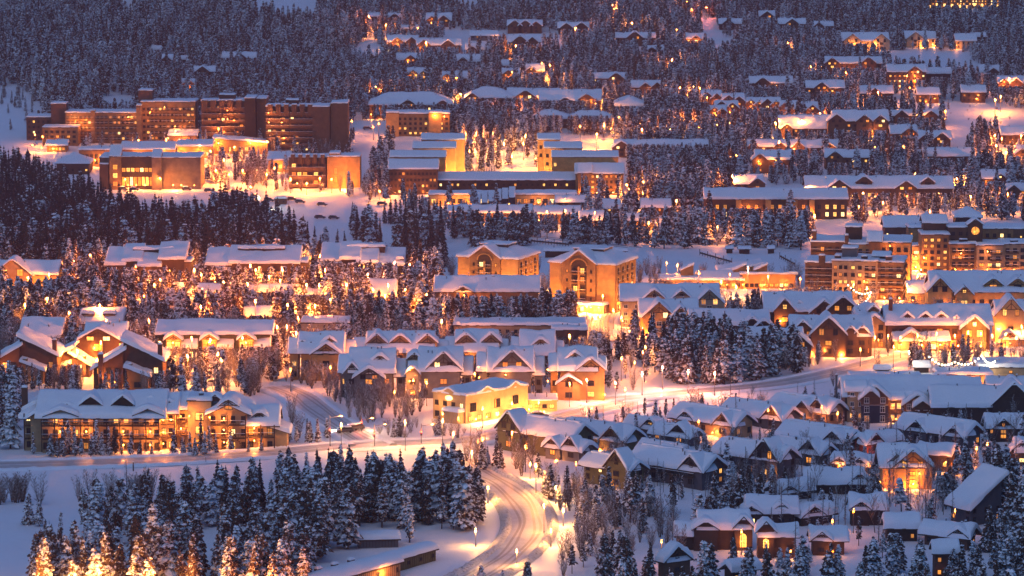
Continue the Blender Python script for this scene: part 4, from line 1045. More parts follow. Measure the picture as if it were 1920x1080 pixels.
# snow buried rooftops on the shelf behind (with string lights)
for i, (x0, x1, yt, ye, yb, lb, mt, lt, lm) in enumerate((
    (1590, 1735, 690, 712, 730, 'flat snow buried shop roof with a dark hut on it, left of the string lights', 'tan', .2, ()),
    (1637, 1672, 683, 690, 702, 'small metal roof hut on the snowy shelf', 'metal', 0, ()),
    (1711, 1746, 676, 686, 698, 'small gabled lookout hut with snow roof beside the string lights', 'dark_brown', .2, ()),
    (1752, 1866, 690, 704, 724, 'flat roofed shop hung with white string lights', 'yellow', .9, ((1775, 712, 400), (1800, 712, 400), (1835, 712, 400))),
    (1720, 1776, 703, 716, 726, 'tan gabled porch below the string lights', 'tan', .5, ((1742, 722, 200),)),
    (1848, 1925, 706, 722, 744, 'yellow gabled house with white trimmed windows at the right edge', 'yellow', .3, ((1856, 738, 500), (1880, 740, 500), (1910, 738, 500))),
    (1830, 1960, 668, 690, 705, 'broad snow field roof with tiny dormers at the right edge', 'tan', .2, ()))):
    H(x0, x1, yt, ye, yb, lb, {0: 'the buried shop roof', 3: 'the string light shop', 5: 'the yellow gabled house'}.get(i), mt, g=(((x0 + x1) / 2 + 10, 30, 4, 0, 34),) if i in (4, 5) else (), roof='flat' if i in (0, 3, 6) else 'gx', rows=[5] if i not in (1,) else [3], n=3, ww=(7, 8), lit=lt, lamps=lm, trim='trim_white' if i == 5 else 'trim_brown', style='w' if i == 5 else 'b', d=60 if i in (0, 3) else (90 if i == 6 else None))
# ------------------------------------------------------------------ cabins half lost in the trees, bottom right
def cabin(x0, x1, yt, ye, yb, lb, short=None, **k):
    if k.get('lit', 0) < .9 and x1 - x0 > 60 and 'arch' not in lb: k.setdefault('yaw', -30 if x0 % 2 else 32)
    k.setdefault('mat', 'dark_brown'); k.setdefault('lit', .15); mt = k.pop('mat')
    return H(x0, x1, yt, ye, yb, lb, short, mt, name='cabin', cat='cabin', snow=1.15, ww=(8, 9), over=1.1, n=k.pop('n', 2), rows=k.pop('rows', [6]), group='snow capped cabins in the trees', **k)
def arch(b, x, y, z, w, h):
    m = b.m; q = MB(); pts = [(-w/2*m, 0, 0), (w/2*m, 0, 0)] + [(w/2*m * math.cos(i * math.pi / 8), 0, (h - w/2)*m + w/2*m * math.sin(i * math.pi / 8)) for i in range(9)]
    q.prism([(p[0], -.1, p[2]) for p in pts], (0, .12, 0), 'lit_a')
    for i in (-1, 0, 1): q.box(i * w/4*m - .05, i * w/4*m + .05, -.16, -.1, 0, (h - w * .12)*m, 'trim_brown')
    for i in (.3, .6): q.box(-w/2*m, w/2*m, -.15, -.105, h * i*m, h * i*m + .08, 'trim_brown')
    q.build('arched_window', b.root, loc=(x*m, y*m, z*m))
cabin(1432, 1520, 894, 918, 940, 'snow domed cabin with a square dark chimney in the bare trees', 'the chimney cabin', g=((1450, 30, 6, 2, 30), (1512, 24, 4, 4, 34)), chim=(1473,))
cabin(1505, 1625, 876, 902, 925, 'wide cabin with a sagging snow roof behind thin larches', 'the sagging roof cabin', g=((1612, 30, 4, 0, 38),))
cabin(1565, 1650, 846, 868, 888, 'cabin with twin lit gablets left of the brightly lit cabin', 'the twin gablet cabin', g=((1578, 26, 6, 2, 30), (1640, 22, 6, 0, 36)), chim=(1608,), lamps=((1577, 872, 120), (1641, 868, 120)))
cabin(1645, 1742, 830, 868, 914, 'brightly lit cabin with glazed yellow gable and tall snow hood', 'the brightly lit cabin', mat='ochre', g=((1710, 56, 8, 4, 36), (1680, 30, 4, -2, 36)), lit=1.0, rows=[8, 24], n=3, lamps=((1711, 905, 500), (1722, 885, 250), (1648, 902, 500), (1690, 908, 300)), pitch=38)
cabin(1725, 1800, 818, 846, 884, 'cabin with two tall orange windows behind snowy spruces', 'the orange window cabin', lit=.8, rows=[8], n=2, lamps=((1780, 862, 300), (1830, 870, 600), (1848, 878, 600)))
cabin(1395, 1500, 930, 956, 985, 'mounded cabin with a low gablet above the arched window cabins', 'the mounded cabin', g=((1408, 26, 8, 2, 30), (1465, 22, 4, -3, 36)))
cabin(1480, 1562, 932, 962, 985, 'dark ended cabin with drooping snow eaves', None, g=((1520, 40, 6, 2, 30),), chim=(1548,))
cabin(1305, 1410, 955, 985, 1030, 'cabin with one tall glowing arched window at its right gable', 'the arched window cabin', g=((1394, 26, 8, -2, 42), (1322, 34, 10, 2, 28)), gwin=False, chim=(1362,), lamps=((1390, 1012, 200),), rows=[8], lit=.1)
arch(BLD[-1], 36, -8.5, 6, 12, 26)
cabin(1418, 1500, 978, 1000, 1045, 'cabin with a small glowing arched window in a narrow gable', 'the small arch cabin', g=((1435, 24, 8, -10, 42),), gwin=False, lamps=((1436, 1012, 120), (1482, 1030, 160)))
arch(BLD[-1], -24, -8.5, 20, 11, 18)
cabin(1262, 1330, 978, 1000, 1030, 'low snowed cabin behind the dark spruces, left of the arched window', None)
cabin(1228, 1290, 1018, 1045, 1080, 'brown gable cabin among pines at the bottom edge', 'the bottom edge gable cabin', g=((1256, 46, 6, 0, 34),), mat='brown')
cabin(1776, 1880, 912, 945, 985, 'tall glazed slate house with a steep slanting snow roof', 'the slanting glass house', mat='slate', roof='sl', pitch=34, rows=[6, 22], n=3, d=60)
cabin(1735, 1840, 972, 1000, 1030, 'snow domed cabin with red gable peak in the dark spruces', 'the red peak cabin', g=((1814, 26, 6, 0, 34),), mat='red_brown')
cabin(1745, 1800, 1010, 1032, 1085, 'narrow cabin with stacked glowing windows at the bottom edge', 'the stacked window cabin', mat='red_brown', rows=[8, 32], n=2, lit=1.0, lamps=((1780, 1060, 200),))
cabin(1900, 1990, 820, 842, 872, 'gabled cabin cut by the right edge with one orange window', None, g=((1915, 30, 4, 0, 36),), lit=.9, mat='brown')
cabin(1590, 1668, 925, 950, 985, 'small snow hooded cabin among thin larches right of the drooping eaves', None, g=((1612, 26, 6, 0, 34),))
cabin(1655, 1728, 962, 985, 1015, 'half buried cabin with one orange window between dark spruces', None, lit=.9)
cabin(1515, 1592, 985, 1008, 1040, 'low snow domed cabin below the small glowing arch', None, g=((1540, 26, 6, 0, 34),), lamps=((1560, 1030, 160),))
cabin(1348, 1420, 1042, 1064, 1095, 'snow capped cabin cut by the bottom edge between pines', None)
# snowed vehicles-like round shelters bottom centre
def roundroof(px, py, L, W, h, label, name, cat, yaw, mat='dark_brown', rise=10, short=None, doors=0):
    b = Bld(name, label, cat, px, py, yaw=yaw, snow=0, short=short); m = b.m
    FOOT.append((b.W(0, 0, 0), L/2*m + 1.5, W/2*m + 1.5, b.yaw))
    b.wall.box(-L/2*m, L/2*m, -W/2*m, W/2*m, -1, h*m, mat)
    for i in range(int(L / 6)): b.wall.box((-L/2 + 3 + i * 6)*m - .04, (-L/2 + 3 + i * 6)*m + .04, -W/2*m - .05, -W/2*m, 0, h*m - .1, 'trim_brown')
    b.roof.box(-L/2*m - .5, L/2*m + .5, -W/2*m - .5, W/2*m + .5, h*m + .003, h*m + .22, 'trim_brown')
    fn = lambda x, y: h*m + .22 + rise*m * math.sqrt(max(0, 1 - (y / (W/2*m + .56)) ** 2))
    snow_sheet(b.snow, -L/2*m - .52, L/2*m + .52, -W/2*m - .52, W/2*m + .52, fn, .45, .8, 3)
    for i in range(doors): b.put_win(-L/2 + 10 + i * (L - 20) / max(1, doors - 1), -W/2, h * .35, 'f', 8, h * .4, None)
    for q in (-1, 1):
        fz = MB(); n = 8; pts = [(q * L/2*m, y, fn(0, y)) for y in [(-W/2 + W * i / n)*m for i in range(n + 1)]]
        fz.prism(pts + [(q * L/2*m, W/2*m, h*m), (q * L/2*m, -W/2*m, h*m)], (q * -.2, 0, 0), mat); fz.build('end_board', b.root)
    b.xr = [px - L/2, px + L/2]; b.top = py - h - rise; b.done(); return b
b = roundroof(764, 1060, 140, 34, 20, 'green timber railway wagon with rounded snow roof and number plate, behind the station hut', 'railway_wagon', 'wagon', 56, 'olive', 8, 'the snowy wagon', 4)
sg = MB(); sg.box(-.9, .9, -.06, 0, 0, 1.2, 'dark_brown'); s_ = sg.build('number_board', b.root, loc=(-18*b.m, -15*b.m - .06, 7*b.m))
def text(body, size, loc, parent, mat='trim_white', rot=(math.pi/2, 0, 0), name='lettering'):
    cu = bpy.data.curves.new(name, 'FONT'); cu.body = body; cu.size = size; cu.extrude = .02; cu.align_x = 'CENTER'
    me = bpy.data.objects.new('tmp', cu); dg_o = me; COL.objects.link(me); bpy.context.view_layer.update()
    q = bpy.data.meshes.new_from_object(me.evaluated_get(bpy.context.evaluated_depsgraph_get())); bpy.data.objects.remove(me)
    q.materials.clear(); q.materials.append(MATS[mat]); o = link(name, q, parent, loc); o.rotation_euler = rot; return o
text('01', 1.1, (0, -.09, .2), s_)
b = roundroof(655, 1098, 262, 44, 24, 'long station hut with a rounded snow roof and snow capped vents at the bottom edge', 'station_hut', 'station', 54, 'tan', 12, 'the station hut', 5)
for x in (-70, -20, 30):
    v = MB(); v.box(-7*b.m, 7*b.m, -4*b.m, 4*b.m, 30*b.m, 44*b.m, 'dark_brown'); o = v.build('roof_vent', b.root, loc=(x*b.m, 2, 0)); c = MB(); snow_sheet(c, -8*b.m, 8*b.m, -5*b.m, 5*b.m, lambda x_, y_: 44*b.m, .5, 1, 1); c.build('snow_cap', o, True)
point(b.root, (70*b.m, -34*b.m, 14*b.m), 500)
roundroof(708, 1022, 76, 34, 12, 'low round topped snow covered shelter beside the spruces, behind the wagon', 'shelter', 'shelter', 8, 'metal', 10, 'the round shelter')
# ------------------------------------------------------------------ village of flat roofed hotels on the right
def flatblock(b, x0, x1, y0, d, h, floors, n, mat='ochre', lit=.35, bal=(), snow=.5, side=0, ww=None, pil=None, over=.3, z0=0):
    M = b.mass(x0, x1, y0, d, h, z0=z0, roof='flat', mat=mat, over=over, snow=snow)
    st = (h - z0 - 3) / floors; w = ww or (x1 - x0) / n * .5
    zs = [z0 + 2 + st * i for i in range(floors)]
    b.wins(M, 'f', n, zs, w, st * .55, lit)
    if side: b.wins(M, 'r' if b.yaw < 0 else 'l', side, zs, min(w, d / side * .5), st * .55, lit)
    for (a, c) in bal:
        for z in zs[1:]: b.balcony(x0 + a * (x1 - x0), x0 + c * (x1 - x0), y0, z - 1.2, depth=4, rail=4, mat='trim_brown')
    return M
b = Bld('hotel_block', 'six floor ochre hotel with pointed stair tower behind the balcony hotel', 'hotel', 1608, 548, short='the pointed tower hotel', snow=.5, yv=470, yaw=-8)
flatblock(b, -90, -18, 12, 90, 92, 6, 5, 'brown', .3, ((0, .9),)); flatblock(b, -18, 40, 0, 90, 90, 6, 4, 'ochre', .3, ((.1, .7),)); flatblock(b, 40, 98, 4, 100, 94, 6, 4, 'ochre', .3)
M = b.mass(20, 42, -3, 40, 100, roof='gx', pitch=36, mat='ochre_dark'); b.mass(-26, 4, 40, 40, 118, roof='flat', mat='dark_brown')
b.chimney(-84, 20, 80, 112, 8, 8, 'brown'); b.chimney(-22, 10, 80, 106, 7, 7, 'brown')
for x, z in ((60, 90), (-50, 60), (-60, 30), (10, 50)): b.lamp(x, -4, z, 200)
point(b.root, (110*b.m, -20*b.m, 8*b.m), 3000); b.done()
b = Bld('hotel_block', 'balconied brown and ochre hotel with grey lift box on its snowy flat roof', 'hotel', 1600, 560, short='the balcony hotel', snow=.5, yaw=-10, yv=545)
flatblock(b, -92, -40, 0, 90, 66, 5, 3, 'brown', .25, ((0, 1),)); flatblock(b, -40, -8, -10, 90, 72, 5, 3, 'tan', .3)
flatblock(b, -8, 46, -12, 90, 72, 5, 4, 'tan', .3, ((.55, .95),)); flatblock(b, 46, 94, -4, 80, 70, 5, 3, 'ochre_dark', .5, ((0, 1),), side=5)
b.mass(-24, 4, 20, 30, 92, roof='flat', mat='metal'); b.mass(36, 64, 24, 30, 80, roof='gx', pitch=18, mat='dark_brown')
for x in (-60, -30, 20, 66): b.chimney(x, 0, 66, 80, 12, 6, 'trim_brown')
b.lamp(22, -16, 36, 300); b.lamp(-70, -14, 4, 900); b.lamp(-30, -26, 6, 900); b.lamp(60, -22, 6, 900); b.lamp(88, -18, 6, 900); b.done()
b = Bld('hotel_block', 'tall narrow ochre wing of the village left of the clock', 'hotel', 1765, 512, short='the tall ochre wing', snow=.5, yv=500)
flatblock(b, -38, 14, 0, 60, 72, 6, 4, 'ochre_dark', .7); flatblock(b, 14, 60, 14, 60, 84, 6, 3, 'brown', .3); b.mass(-30, 12, 40, 40, 92, roof='gx', pitch=28, mat='red_brown')
b.lamp(-34, -6, 30, 900); b.lamp(-40, -10, 8, 1200); b.done()
def clock():
    b = Bld('clock_hotel', 'village hotel with a dark clock tower showing a lit round clock', 'hotel', 1850, 514, short='the clock tower hotel', snow=.5, yv=506)
    flatblock(b, -70, -20, 0, 70, 56, 4, 4, 'ochre_dark', .6, ((.1, .9),)); flatblock(b, -20, 30, -4, 70, 54, 4, 3, 'tan', .6, ((.5, .95),)); flatblock(b, 30, 90, 0, 70, 56, 4, 4, 'tan', .5, ((.1, .5),))
    T = b.mass(-34, -6, 22, 22, 92, roof='gy', pitch=36, mat='dark_brown', over=.4)
    flatblock(b, -80, 60, 80, 60, 76, 5, 10, 'ochre_dark', .4, snow=.5)
    m = b.m; c = MB(); r = 7.6*m
    n = 20; c.prism([(r * math.cos(6.283 * i / n), -.2, r * math.sin(6.283 * i / n)) for i in range(n)], (0, .15, 0), 'lit_b')
    for i in range(12):
        a = 6.283 * i / 12; d = Vector((math.cos(a), 0, math.sin(a))); q = Vector((-d.z, 0, d.x)) * .07
        p0 = d * r * .72; p1 = d * r * .95; c.prism([p0 - q + Vector((0, -.24, 0)), p1 - q + Vector((0, -.24, 0)), p1 + q + Vector((0, -.24, 0)), p0 + q + Vector((0, -.24, 0))], (0, .03, 0), 'panel_dark')
    for a, L in ((math.pi * .5 - .2, .8), (-.9, .55)):
        d = Vector((math.cos(a), 0, math.sin(a))); q = Vector((-d.z, 0, d.x)) * .09
        c.prism([-q + Vector((0, -.27, 0)), d * r * L - q + Vector((0, -.27, 0)), d * r * L + q + Vector((0, -.27, 0)), q + Vector((0, -.27, 0))], (0, .025, 0), 'panel_dark')
    c.build('clock_face', b.root, loc=(-20*m, 22*m - .05, 80*m)); point(b.root, (-20*m, 14*m, 78*m), 20, (1, .7, .3))
    for x in (-60, -30, 0, 24, 50, 80): b.lamp(x, -6, 10, 250)
    b.lamp(-50, -5, 40, 300); b.lamp(0, -8, 44, 250); b.chimney(-44, 10, 50, 64, 16, 6, 'trim_brown'); b.chimney(52, 10, 50, 62, 14, 6, 'trim_brown'); b.done()
clock()
H(1788, 1842, 388, 406, 450, 'dark tower with a pyramid snow roof behind the clock', 'the pyramid roof tower', 'dark_brown', roof='hip', pitch=30, n=3, rows=[34, 20], lit=.2, yv=420, name='tower', cat='tower')
H(1655, 1745, 404, 424, 450, 'snow roofed hall with pointed red end left of the pyramid roof tower', 'the pointed hall', 'red_brown', g=((1740, 26, 4, -6, 40),), n=4, rows=[8], lit=.4, yv=432, name='hall', cat='hall')
H(1700, 1790, 418, 428, 460, 'flat roofed village block with dark roof plant', None, 'ochre_dark', roof='flat', d=50, n=6, rows=[8, 20], lit=.4, yv=440, name='village_block', cat='hotel')
H(1850, 1960, 404, 430, 452, 'low snow roofed village block at the right edge behind the clock', None, 'brown', n=6, rows=[6], lit=.4, yv=440, name='village_block', cat='hotel', roof='flat', d=60)
H(1703, 1730, 447, 462, 506, 'white lit shopfront block squeezed between the village hotels', 'the white shopfront', 'yellow', roof='flat', d=30, n=3, rows=[6, 18, 30], ww=(6, 7), lit=.9, yv=500, lamps=((1716, 480, 500), (1716, 500, 1200)), name='village_block', cat='shop')
# long tan hotel with snow heaped dormers and the wine coloured chalet hotel
H(1742, 1990, 506, 545, 590, 'long tan hotel with snow heaped balcony dormers on the right', 'the long tan hotel', 'ochre', g=((1760, 34, 6, -2, 44), (1806, 24, 8, 4, 40)), pitch=30, n=14, rows=[4, 20], ww=(8, 9), lit=.5, name='hotel', cat='hotel', snow=.8, yv=580,
  dorm=((1862, 34, 2), (1908, 34, 2)), lamps=((1840, 585, 800), (1880, 585, 800), (1770, 575, 500)))
H(1700, 1748, 526, 548, 570, 'low snow roofed hall at the left end of the long tan hotel', None, 'tan', pitch=24, n=3, rows=[6], ww=(7, 8), lit=.4, lamps=((1710, 562, 900),))
def wine():
    b = Bld('chalet_hotel', 'large wine coloured chalet hotel with a row of dark gables in its snow roof', 'hotel', 1745, 656, short='the wine coloured hotel', snow=.95, yv=640)
    M = b.mass(-82, 112, 0, 100, 50, roof='gx', pitch=27, mat='red_brown', over=.9)
    L = b.mass(-128, -84, 10, 170, 48, roof='gy', pitch=36, mat='tan', over=.8)
    for x in (-44, -10, 20): b.dormer(M, x, 27, 55, hw=2, pitch=44, win=(9, 7), mat='red_brown', lit=.2)
    b.dormer(M, 48, 16, 52, hw=2, pitch=52, mat='red_brown')
    G = b.mass(58, 104, -10, 60, 44, roof='gy', pitch=42, mat='olive', over=.8); b.wins(G, 'f', 2, [6, 26], 12, 13, .9); b.wins(G, 'f', 1, [46], 8, 9, 1.0)
    for z in (4, 20, 36): b.wins(L, 'l', 8, [z], 8, 9, .5); b.wins(L, 'f', 2, [z], 9, 10, .6)
    b.wins(M, 'f', 9, [30], 10, 11, .35, a=-80, b=56); b.wins(M, 'f', 7, [6], 13, 13, .8, a=-60, b=56)
    b.dormer(L, -106, 20, 70, hw=2, pitch=44, mat='tan', yf=30)
    for i in range(5): b.mass(-132, -118, 20 + i * 30, 16, 54, 40, roof='gy', pitch=46, mat='tan', floor=False, over=.4)
    W = b.mass(-70, 30, -20, 24, 22, roof='sf', pitch=20, mat='tan', over=.8); b.wins(W, 'f', 6, [4], 10, 11, .95)
    b.mass(-60, -20, -24, 26, 24, roof='gy', pitch=36, mat='tan', over=.8)
    b.chimney(-74, 30, 60, 92, 7, 7, 'red_brown')
    for x, y, z, p in ((-100, -4, 20, 500), (-60, -26, 14, 900), (-20, -26, 14, 900), (15, -26, 14, 900), (50, -14, 10, 1200), (92, -18, 10, 1200), (80, -14, 52, 400), (-140, 60, 10, 900), (-140, 120, 10, 900)): b.lamp(x, y, z, p)
    b.done()
wine()
H(1430, 1602, 546, 582, 626, 'snow roofed chalet terrace with small dormers left of the wine coloured hotel', 'the dormered chalet terrace', 'brown', g=((1470, 30, 8, -2, 44), (1580, 44, 10, -4, 36), (1545, 40, 6, 2, 36)), pitch=26, n=8, rows=[6, 24], ww=(8, 9), lit=.5, snow=.95, yv=610, dorm=((1500, 14, 6),), lamps=((1462, 600, 700), (1530, 614, 500)), chim=(1455,))
H(1480, 1640, 590, 628, 668, 'chalet with three truss gables beside the orange street lamps', 'the truss gabled chalet', 'brown', g=((1504, 44, 4, 0, 40), (1552, 50, 10, -4, 40), (1594, 18, 6, -6, 44), (1616, 18, 4, -6, 44)), pitch=28, n=8, rows=[6, 22], ww=(8, 10), lit=.4, snow=.95, yv=660, lamps=((1521, 662, 900), (1577, 664, 1400), (1546, 655, 400)))
H(1398, 1510, 614, 646, 680, 'low brown chalet with twin gables above the snowy pine clump', 'the low twin gable chalet', 'brown', g=((1418, 30, 4, 2, 36), (1492, 44, 8, 0, 36)), pitch=26, n=4, rows=[6], ww=(8, 9), lit=.2, snow=.95, yv=665, dorm=((1455, 16, 4),))
H(1290, 1446, 580, 608, 640, 'wide snow field roof with two little gables behind the pine clump', 'the snow field roof', 'dark_brown', g=((1410, 26, 6, 0, 36), (1432, 26, 8, 4, 36)), pitch=22, n=6, rows=[6], ww=(8, 8), lit=.1, snow=1.0, yv=625)
H(1160, 1352, 531, 562, 612, 'beige chalet hotel with three gables and white trimmed windows right of the towers', 'the beige gabled hotel', 'beige', g=((1226, 30, 6, -4, 38), (1278, 24, 4, -6, 38), (1330, 42, 12, 4, 38)), pitch=27, n=9, rows=[6, 20, 34], ww=(7, 8), lit=.2, snow=.9, style='w', yv=600, dorm=((1240, 12, 6),), lamps=((1340, 590, 500), (1166, 600, 700)), name='chalet_hotel', cat='hotel')
H(1196, 1312, 560, 592, 628, 'golden gabled chalet before the beige gabled hotel', 'the golden gabled chalet', 'ochre', g=((1235, 46, 8, 0, 38), (1276, 34, 14, 4, 42)), pitch=28, n=5, rows=[6, 18], ww=(7, 9), lit=.3, snow=.9, style='w', yv=615, lamps=((1196, 618, 900), (1215, 622, 700)))
H(1865, 1990, 560, 592, 640, 'bright yellow gabled house with stone chimney at the right edge', 'the bright yellow house', 'yellow', g=((1893, 44, 8, -4, 44),), pitch=30, n=5, rows=[6, 22], ww=(7, 8), lit=.6, snow=.9, chim=(1913,), yv=620, lamps=((1870, 615, 1200), (1900, 625, 1000), (1875, 640, 1200), (1905, 648, 900)))
H(1880, 1930, 618, 634, 650, 'small snow roofed gatehouse glowing by the street at the right edge', None, 'ochre', g=((1893, 24, 4, 0, 38),), n=2, rows=[5], lit=.9, lamps=((1883, 645, 900),))
# ski base: low wavy snow roof with bright lamps
def base():
    b = Bld('ski_centre_building', 'low spread out ski base building with wavy snow roofs around the brightest lamp', 'ski base', 1372, 540, short='the ski base', snow=.7, trim='ochre', yv=535)
    for (x0, x1, y0, d, h, r, p) in ((-135, -60, 0, 60, 14, 'flat', 0), (-60, 20, -4, 90, 16, 'gx', 10), (20, 120, -8, 80, 17, 'sb', 7), (-20, 60, 60, 60, 24, 'sl', 9)):
        M = b.mass(x0, x1, y0, d, h, roof=r, pitch=p or 5, mat='ochre', over=.8)
        b.wins(M, 'f', int((x1 - x0) / 10), [3], 7, 7, .7)
    for x in (-95, 5, 45): b.mass(x, x + 24, 30, 14, 30, 18, roof='sl', pitch=24, mat='ochre_dark', floor=False, over=.3)
    for x in (-120, -80, -40, -10, 20, 60, 100): b.lamp(x, -12, 8, 420)
    b.done()
base()
for i, x in enumerate((1368, 1396, 1446)):
    H(x - (8, 13, 8)[i], x + (8, 13, 8)[i], 461, 466, 475, ('small dark ticket hut, left of the three on the piste', 'wider dark ticket hut in the middle of three on the piste', 'small dark ticket hut, right of the three on the piste')[i], None, 'dark_brown', pitch=20, n=1, rows=[2], lit=0, ww=(4, 4), name='ticket_hut', cat='hut', group='ticket huts on the piste', snow=.5)
# long apartments above the ski run
H(1318, 1592, 352, 372, 412, 'long apartments with ochre piers and warm windows above the ski run', 'the pier fronted apartments', 'brown', pitch=22, n=18, rows=[6, 20], ww=(7, 9), lit=.85, snow=.8, yv=405, name='apartment_block', cat='apartments',
  extra=lambda b, M: [b.mass(x, x + 10, -5, 12, 38, roof='flat', mat='ochre', over=.2) for x in (-76, -20, 30, 62)], lamps=((1400, 395, 900), (1420, 402, 600), (1480, 392, 300), (1520, 398, 500)))
H(1508, 1790, 329, 352, 385, 'terrace of apartments with staggered snow roofs among lamplit trees', 'the staggered roof terrace', 'brown', g=((1572, 34, 6, 0, 30), (1698, 30, 6, 0, 30)), pitch=28, n=22, rows=[4, 16], ww=(6, 7), lit=.75, snow=.75, yv=376, name='apartment_block', cat='apartments', lamps=((1545, 375, 500), (1640, 378, 500), (1710, 376, 500), (1600, 380, 600)), dorm=((1620, 30, 2), (1740, 26, 2)))
H(1385, 1432, 330, 342, 362, 'small gabled house left of the staggered terrace', None, 'olive', g=((1418, 22, 4, 0, 38),), n=2, rows=[5], lit=.2)
# ------------------------------------------------------------------ the great brown resort hotel, upper left
def resort():
    b = Bld('resort_hotel', 'long brown resort hotel wing with lit balconies and square lift towers at the upper left', 'hotel', 185, 268, short='the long hotel wing', snow=.5, yv=252)
    M = b.mass(-62, 76, 0, 60, 56, roof='flat', mat='ochre_dark', over=.3)
    b.wins(M, 'f', 17, [6, 16, 26, 36, 46], 4.6, 5, .28)
    for z in (4.5, 14.5, 24.5, 34.5, 44.5): 
        for i in range(5): b.balcony(-60 + i * 27, -36 + i * 27, 0, z, depth=4.5, mat='ochre_dark')
    N_ = b.mass(80, 182, 6, 60, 76, roof='flat', mat='ochre_dark', over=.3)
    b.wins(N_, 'f', 13, [6, 17, 28, 39, 50, 61], 4.6, 5, .28)
    for z in (15.5, 26.5, 37.5, 48.5, 59.5):
        for i in range(4): b.balcony(96 + i * 22, 115 + i * 22, 6, z, depth=4.5, mat='ochre_dark')
    b.mass(-90, -62, 10, 40, 72, roof='flat', mat='red_brown', over=.1); b.mass(72, 82, -5, 50, 70, roof='flat', mat='ochre_dark', over=.1); b.mass(74, 100, 20, 30, 96, roof='flat', mat='red_brown', over=.1)
    b.mass(-14, -6, -4, 20, 60, roof='flat', mat='ochre_dark', over=.1)
    K = b.mass(-138, -92, 20, 60, 46, roof='flat', mat='red_brown', over=.2); b.wins(K, 'f', 5, [6, 16, 26, 36], 4, 5, .15)
    Q = b.mass(-100, -34, -40, 40, 32, roof='flat', mat='ochre_dark', over=.2); b.wins(Q, 'f', 6, [4, 13, 22], 6, 5, .3)
    for x, z in ((-50, 54), (-42, 42), (-22, 44), (-21, 30), (126, 68), (145, 33), (172, 40), (58, 50), (98, 58)): b.lamp(x, -6, z, 350)
    b.done()
    b = Bld('resort_hotel', 'stepped brown resort tower with overhanging balconies and a black lift shaft', 'hotel', 440, 268, short='the stepped balcony tower', snow=.5, yv=256)
    M = b.mass(-62, 20, 0, 50, 78, roof='flat', mat='brown', over=.3)
    for k in range(5): b.mass(-60 + k * 16, -50 + k * 16, -7, 12, 80, 66, roof='flat', mat='brown', floor=False, snow=.3, over=.1)
    b.wins(M, 'f', 9, [5, 17, 29, 41, 53, 64], 5.5, 6, .22)
    for z in (3, 15, 27, 39, 51, 62): b.balcony(-62, -22, 0, z, depth=6, mat='brown', solid=True); b.balcony(-21, 20, 0, z, depth=6, mat='brown', solid=True)
    b.mass(20, 40, -8, 60, 84, roof='flat', mat='dark_brown', over=.1); b.mass(42, 60, 2, 60, 82, roof='flat', mat='brown', over=.1); b.mass(-30, 0, 20, 24, 88, roof='flat', mat='dark_brown', over=.1)
    for x, z in ((-12, 62), (-12, 46), (0, 44)): b.lamp(x, -10, z, 380)
    b.done()
    b = Bld('resort_hotel', 'largest resort block with seven balcony floors and a blank dark end tower', 'hotel', 575, 288, short='the blank ended resort block', snow=.5, yv=276, yaw=0)
    M = b.mass(-76, 14, 0, 50, 88, roof='flat', mat='brown', over=.3)
    b.wins(M, 'f', 10, [4 + 11.8 * i for i in range(7)], 5.5, 6, .25)
    for i in range(7): b.balcony(-76, -32, 0, 2.4 + 11.8 * i, depth=6, mat='brown', solid=True); b.balcony(-31, 13, 0, 2.4 + 11.8 * i, depth=6, mat='brown', solid=True)
    for k in range(6): b.mass(-72 + k * 15, -63 + k * 15, -7, 12, 92, 76, roof='flat', mat='brown', floor=False, snow=.3, over=.1)
    b.mass(12, 44, -8, 60, 88, roof='flat', mat='brown', over=.1); b.mass(46, 78, -4, 60, 94, roof='flat', mat='brown', over=.1); b.mass(-40, -16, 24, 20, 98, roof='flat', mat='dark_brown', over=.1)
    for x, z in ((-70, 78), (-70, 60), (-46, 60), (-42, 30)): b.lamp(x, -10, z, 380)
    b.done()
    b = Bld('resort_hotel', 'low three floor balcony block with rounded ochre end wall below the resort', 'hotel', 608, 352, short='the rounded ochre block', snow=.5, yv=340)
    M = b.mass(-66, 4, 0, 60, 56, roof='flat', mat='brown', over=.2); b.wins(M, 'f', 6, [5, 21, 37], 8, 9, .4)
    for z in (3, 19, 35): b.balcony(-66, 3, 0, z, depth=6, mat='brown', solid=True)
    for k in range(5): b.mass(-62 + k * 14, -55 + k * 14, -7, 14, 62, 46, roof='flat', mat='dark_brown', floor=False, snow=.3, over=.1)
    O = b.mass(6, 68, -6, 60, 58, roof='flat', mat='ochre', over=.1); b.wins(O, 'f', 1, [10, 26], 6, 12, 1.0, a=16, b=28)
    b.mass(10, 30, -4, 40, 64, roof='flat', mat='ochre', over=.1)
    b.lamp(-50, -12, 10, 900); b.lamp(-30, -12, 10, 900); point(b.root, (40*b.m, -30*b.m, 6*b.m), 2600); b.done()
    # conference centre
    b = Bld('conference_centre', 'dark flat roofed conference centre with tall glazed entrance and slanted fins', 'conference hall', 282, 354, short='the conference centre', snow=.45, yv=350)
    C = b.mass(-95, 95, 0, 90, 58, roof='flat', mat='concrete', over=.3)
    T = b.mass(-76, -54, -8, 30, 62, roof='sf', pitch=30, mat='ochre_dark', over=.1); b.wins(T, 'f', 1, [5, 21, 37], 9, 10, 1.0)
    G = b.mass(-54, 6, -2, 20, 60, roof='flat', mat='dark_brown', over=.1, snow=.2); b.wins(G, 'f', 8, [6], 6, 17, 1.0, mg=1); b.wins(G, 'f', 7, [32], 7, 8, 1.0, mg=1)
    F_ = b.mass(4, 22, -10, 30, 60, roof='sf', pitch=20, mat='concrete', over=.1)
    b.mass(-95, -78, -6, 40, 46, roof='flat', mat='brown', over=.1)
